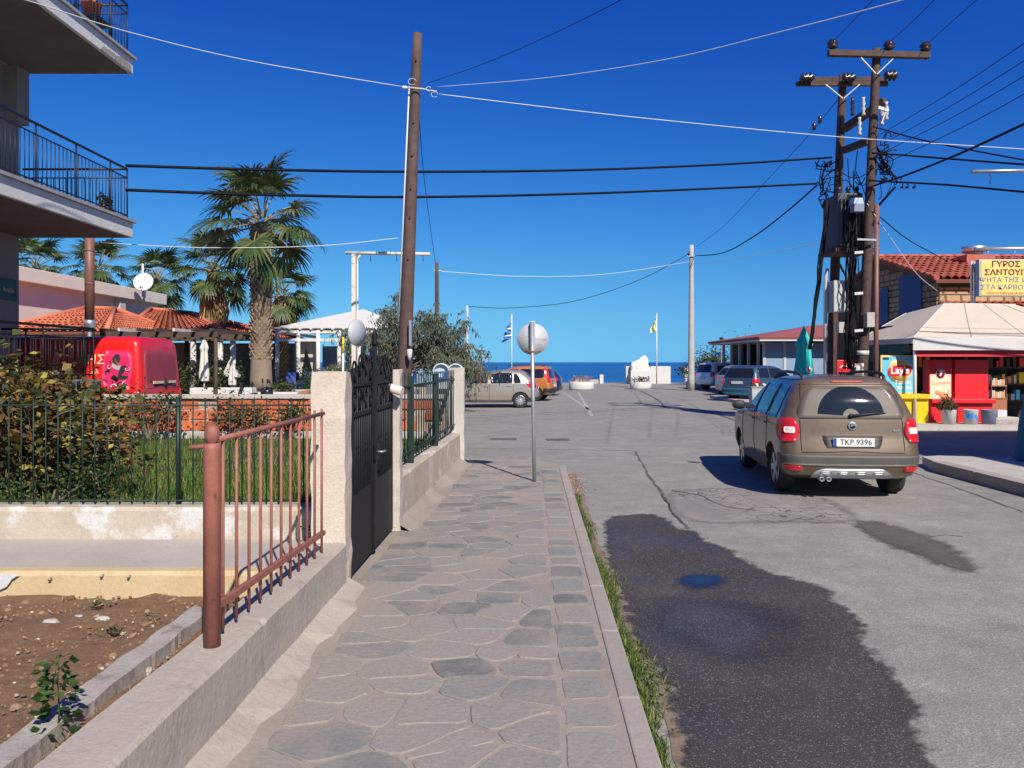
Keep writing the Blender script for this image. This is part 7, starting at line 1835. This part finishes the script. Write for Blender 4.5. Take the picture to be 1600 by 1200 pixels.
def flagpole(px, top, Y, cloth, label):
    x = P(px,0,Y).x; z = P(0,top,Y).z; t = thing('flagpole', (x, Y, 0), label, 'flagpole')
    MB().tube([(0,0,0), (0,0,z)], .055, 8).build('pole', M['white'], t); MB().lathe((0,0,z), [(.05, 0), (.08, .06), (0, .14)], 8).build('finial', M['white'], t)
    for k, (cols, z0, z1, w) in enumerate(cloth):
        nu, nv = 8, 6; v = []; f = []
        for j in range(nv+1):
            for i in range(nu+1):
                u = i/nu; vv = j/nv; zz = z0+(z1-z0)*vv
                v.append((-.05-w*u*(.35+.65*vv if k == 0 else .8)+.06*math.sin(vv*7), .16*math.sin(u*6+vv*4), z-zz-.45*u*w))
        for j in range(nv):
            for i in range(nu): q = j*(nu+1)+i; f.append((q, q+1, q+nu+2, q+nu+1))
        MB().add(v, f, True).build('flag', M[cols], t)
flagpole(799.5, 493, 63, [('flagblue', .5, .85, .5), ('whiteink', .85, 1.05, .5), ('flagblue', 1.05, 1.35, .7), ('whiteink', 1.35, 1.55, .8), ('flagblue', 1.55, 1.75, .9)], 'white flagpole with limp blue and white striped flag')
flagpole(1026, 492, 65, [('flagyellow', .3, 1.25, .5)], 'white flagpole with limp yellow flag beside the sculpture')
b0 = P(1127, 0, 57); b0.z = 0; t = thing('street_lamp', b0, 'slim street lamp before the seaside tree', 'street lamp'); pole(MB(b0), b0, P(1127, 532, 57), .05, .04, 8).build('shaft', M['steel'], t); MB(b0).lathe(P(1127, 531, 57), [(.05, 0), (.16, .08), (.12, .18), (0, .2)], 10).build('lantern', M['blackplastic'], t)
b0 = P(1152, 0, 58); b0.z = 0; zt = P(0, 552, 58).z; t = thing('beach_shade', b0, 'blue flat beach shade on a pale post behind the parked cars', 'sunshade')
MB(b0).box((b0.x-.22, 57.8, 0), (b0.x+.22, 58.2, zt)).build('post', M['whitewash'], t)
MB(b0).slab([(b0.x-1.2, 57, zt+.02), (b0.x+1.0, 57, zt-.1), (b0.x+1.0, 59.5, zt), (b0.x-1.2, 59.5, zt+.1)], .14).build('canopy', M['flagblue'], t)
c = G(1185, 642, 0); t = thing('litter_bin', c, 'grey bin heaped with rubbish beyond the brown car mirror', 'bin')
MB().add([(-.26,-.2,0), (.26,-.2,0), (.26,.2,0), (-.26,.2,0), (-.32,-.25,.85), (.32,-.25,.85), (.32,.25,.85), (-.32,.25,.85)], [(0,3,2,1),(0,1,5,4),(1,2,6,5),(2,3,7,6),(3,0,4,7),(4,5,6,7)]).build('body', M['boxgrey'], t, bevel=.02)
MB().box((-.34, -.27, .85), (.34, .27, .90)).build('rim', M['edging'], t, bevel=.01)
r_ = random.Random(3)
for k in range(4): MB().lathe((-.2+k*.13, r_.uniform(-.1, .1), .88), [(.12, 0), (.13, .05), (.08, .11), (0, .13)], 9, True).build('rubbish_bag', [M['blackplastic'], M['white'], M['blackplastic'], M['canvas']][k], t)

c = Vector((P(1323,0,24.6).x, 24.6, .13)); t = thing('drinks_fridge', c, 'red drinks fridge half hidden behind the twin power poles', 'fridge')
MB().box((-.30, 0, 0), (.30, .6, 1.72)).build('cabinet', M['red'], t, bevel=.02)
MB().box((-.25, -.02, .25), (.25, -.002, 1.35)).build('glass_door', M['glass'], t); MB().box((.20, -.05, .6), (.23, -.02, 1.1)).build('handle', M['silver'], t)
MB().tube([(-.24, -.012, 1.46), (-.1, -.012, 1.56), (.05, -.012, 1.48), (.24, -.012, 1.58)], .022, 5).build('white_wave', M['whiteink'], t)
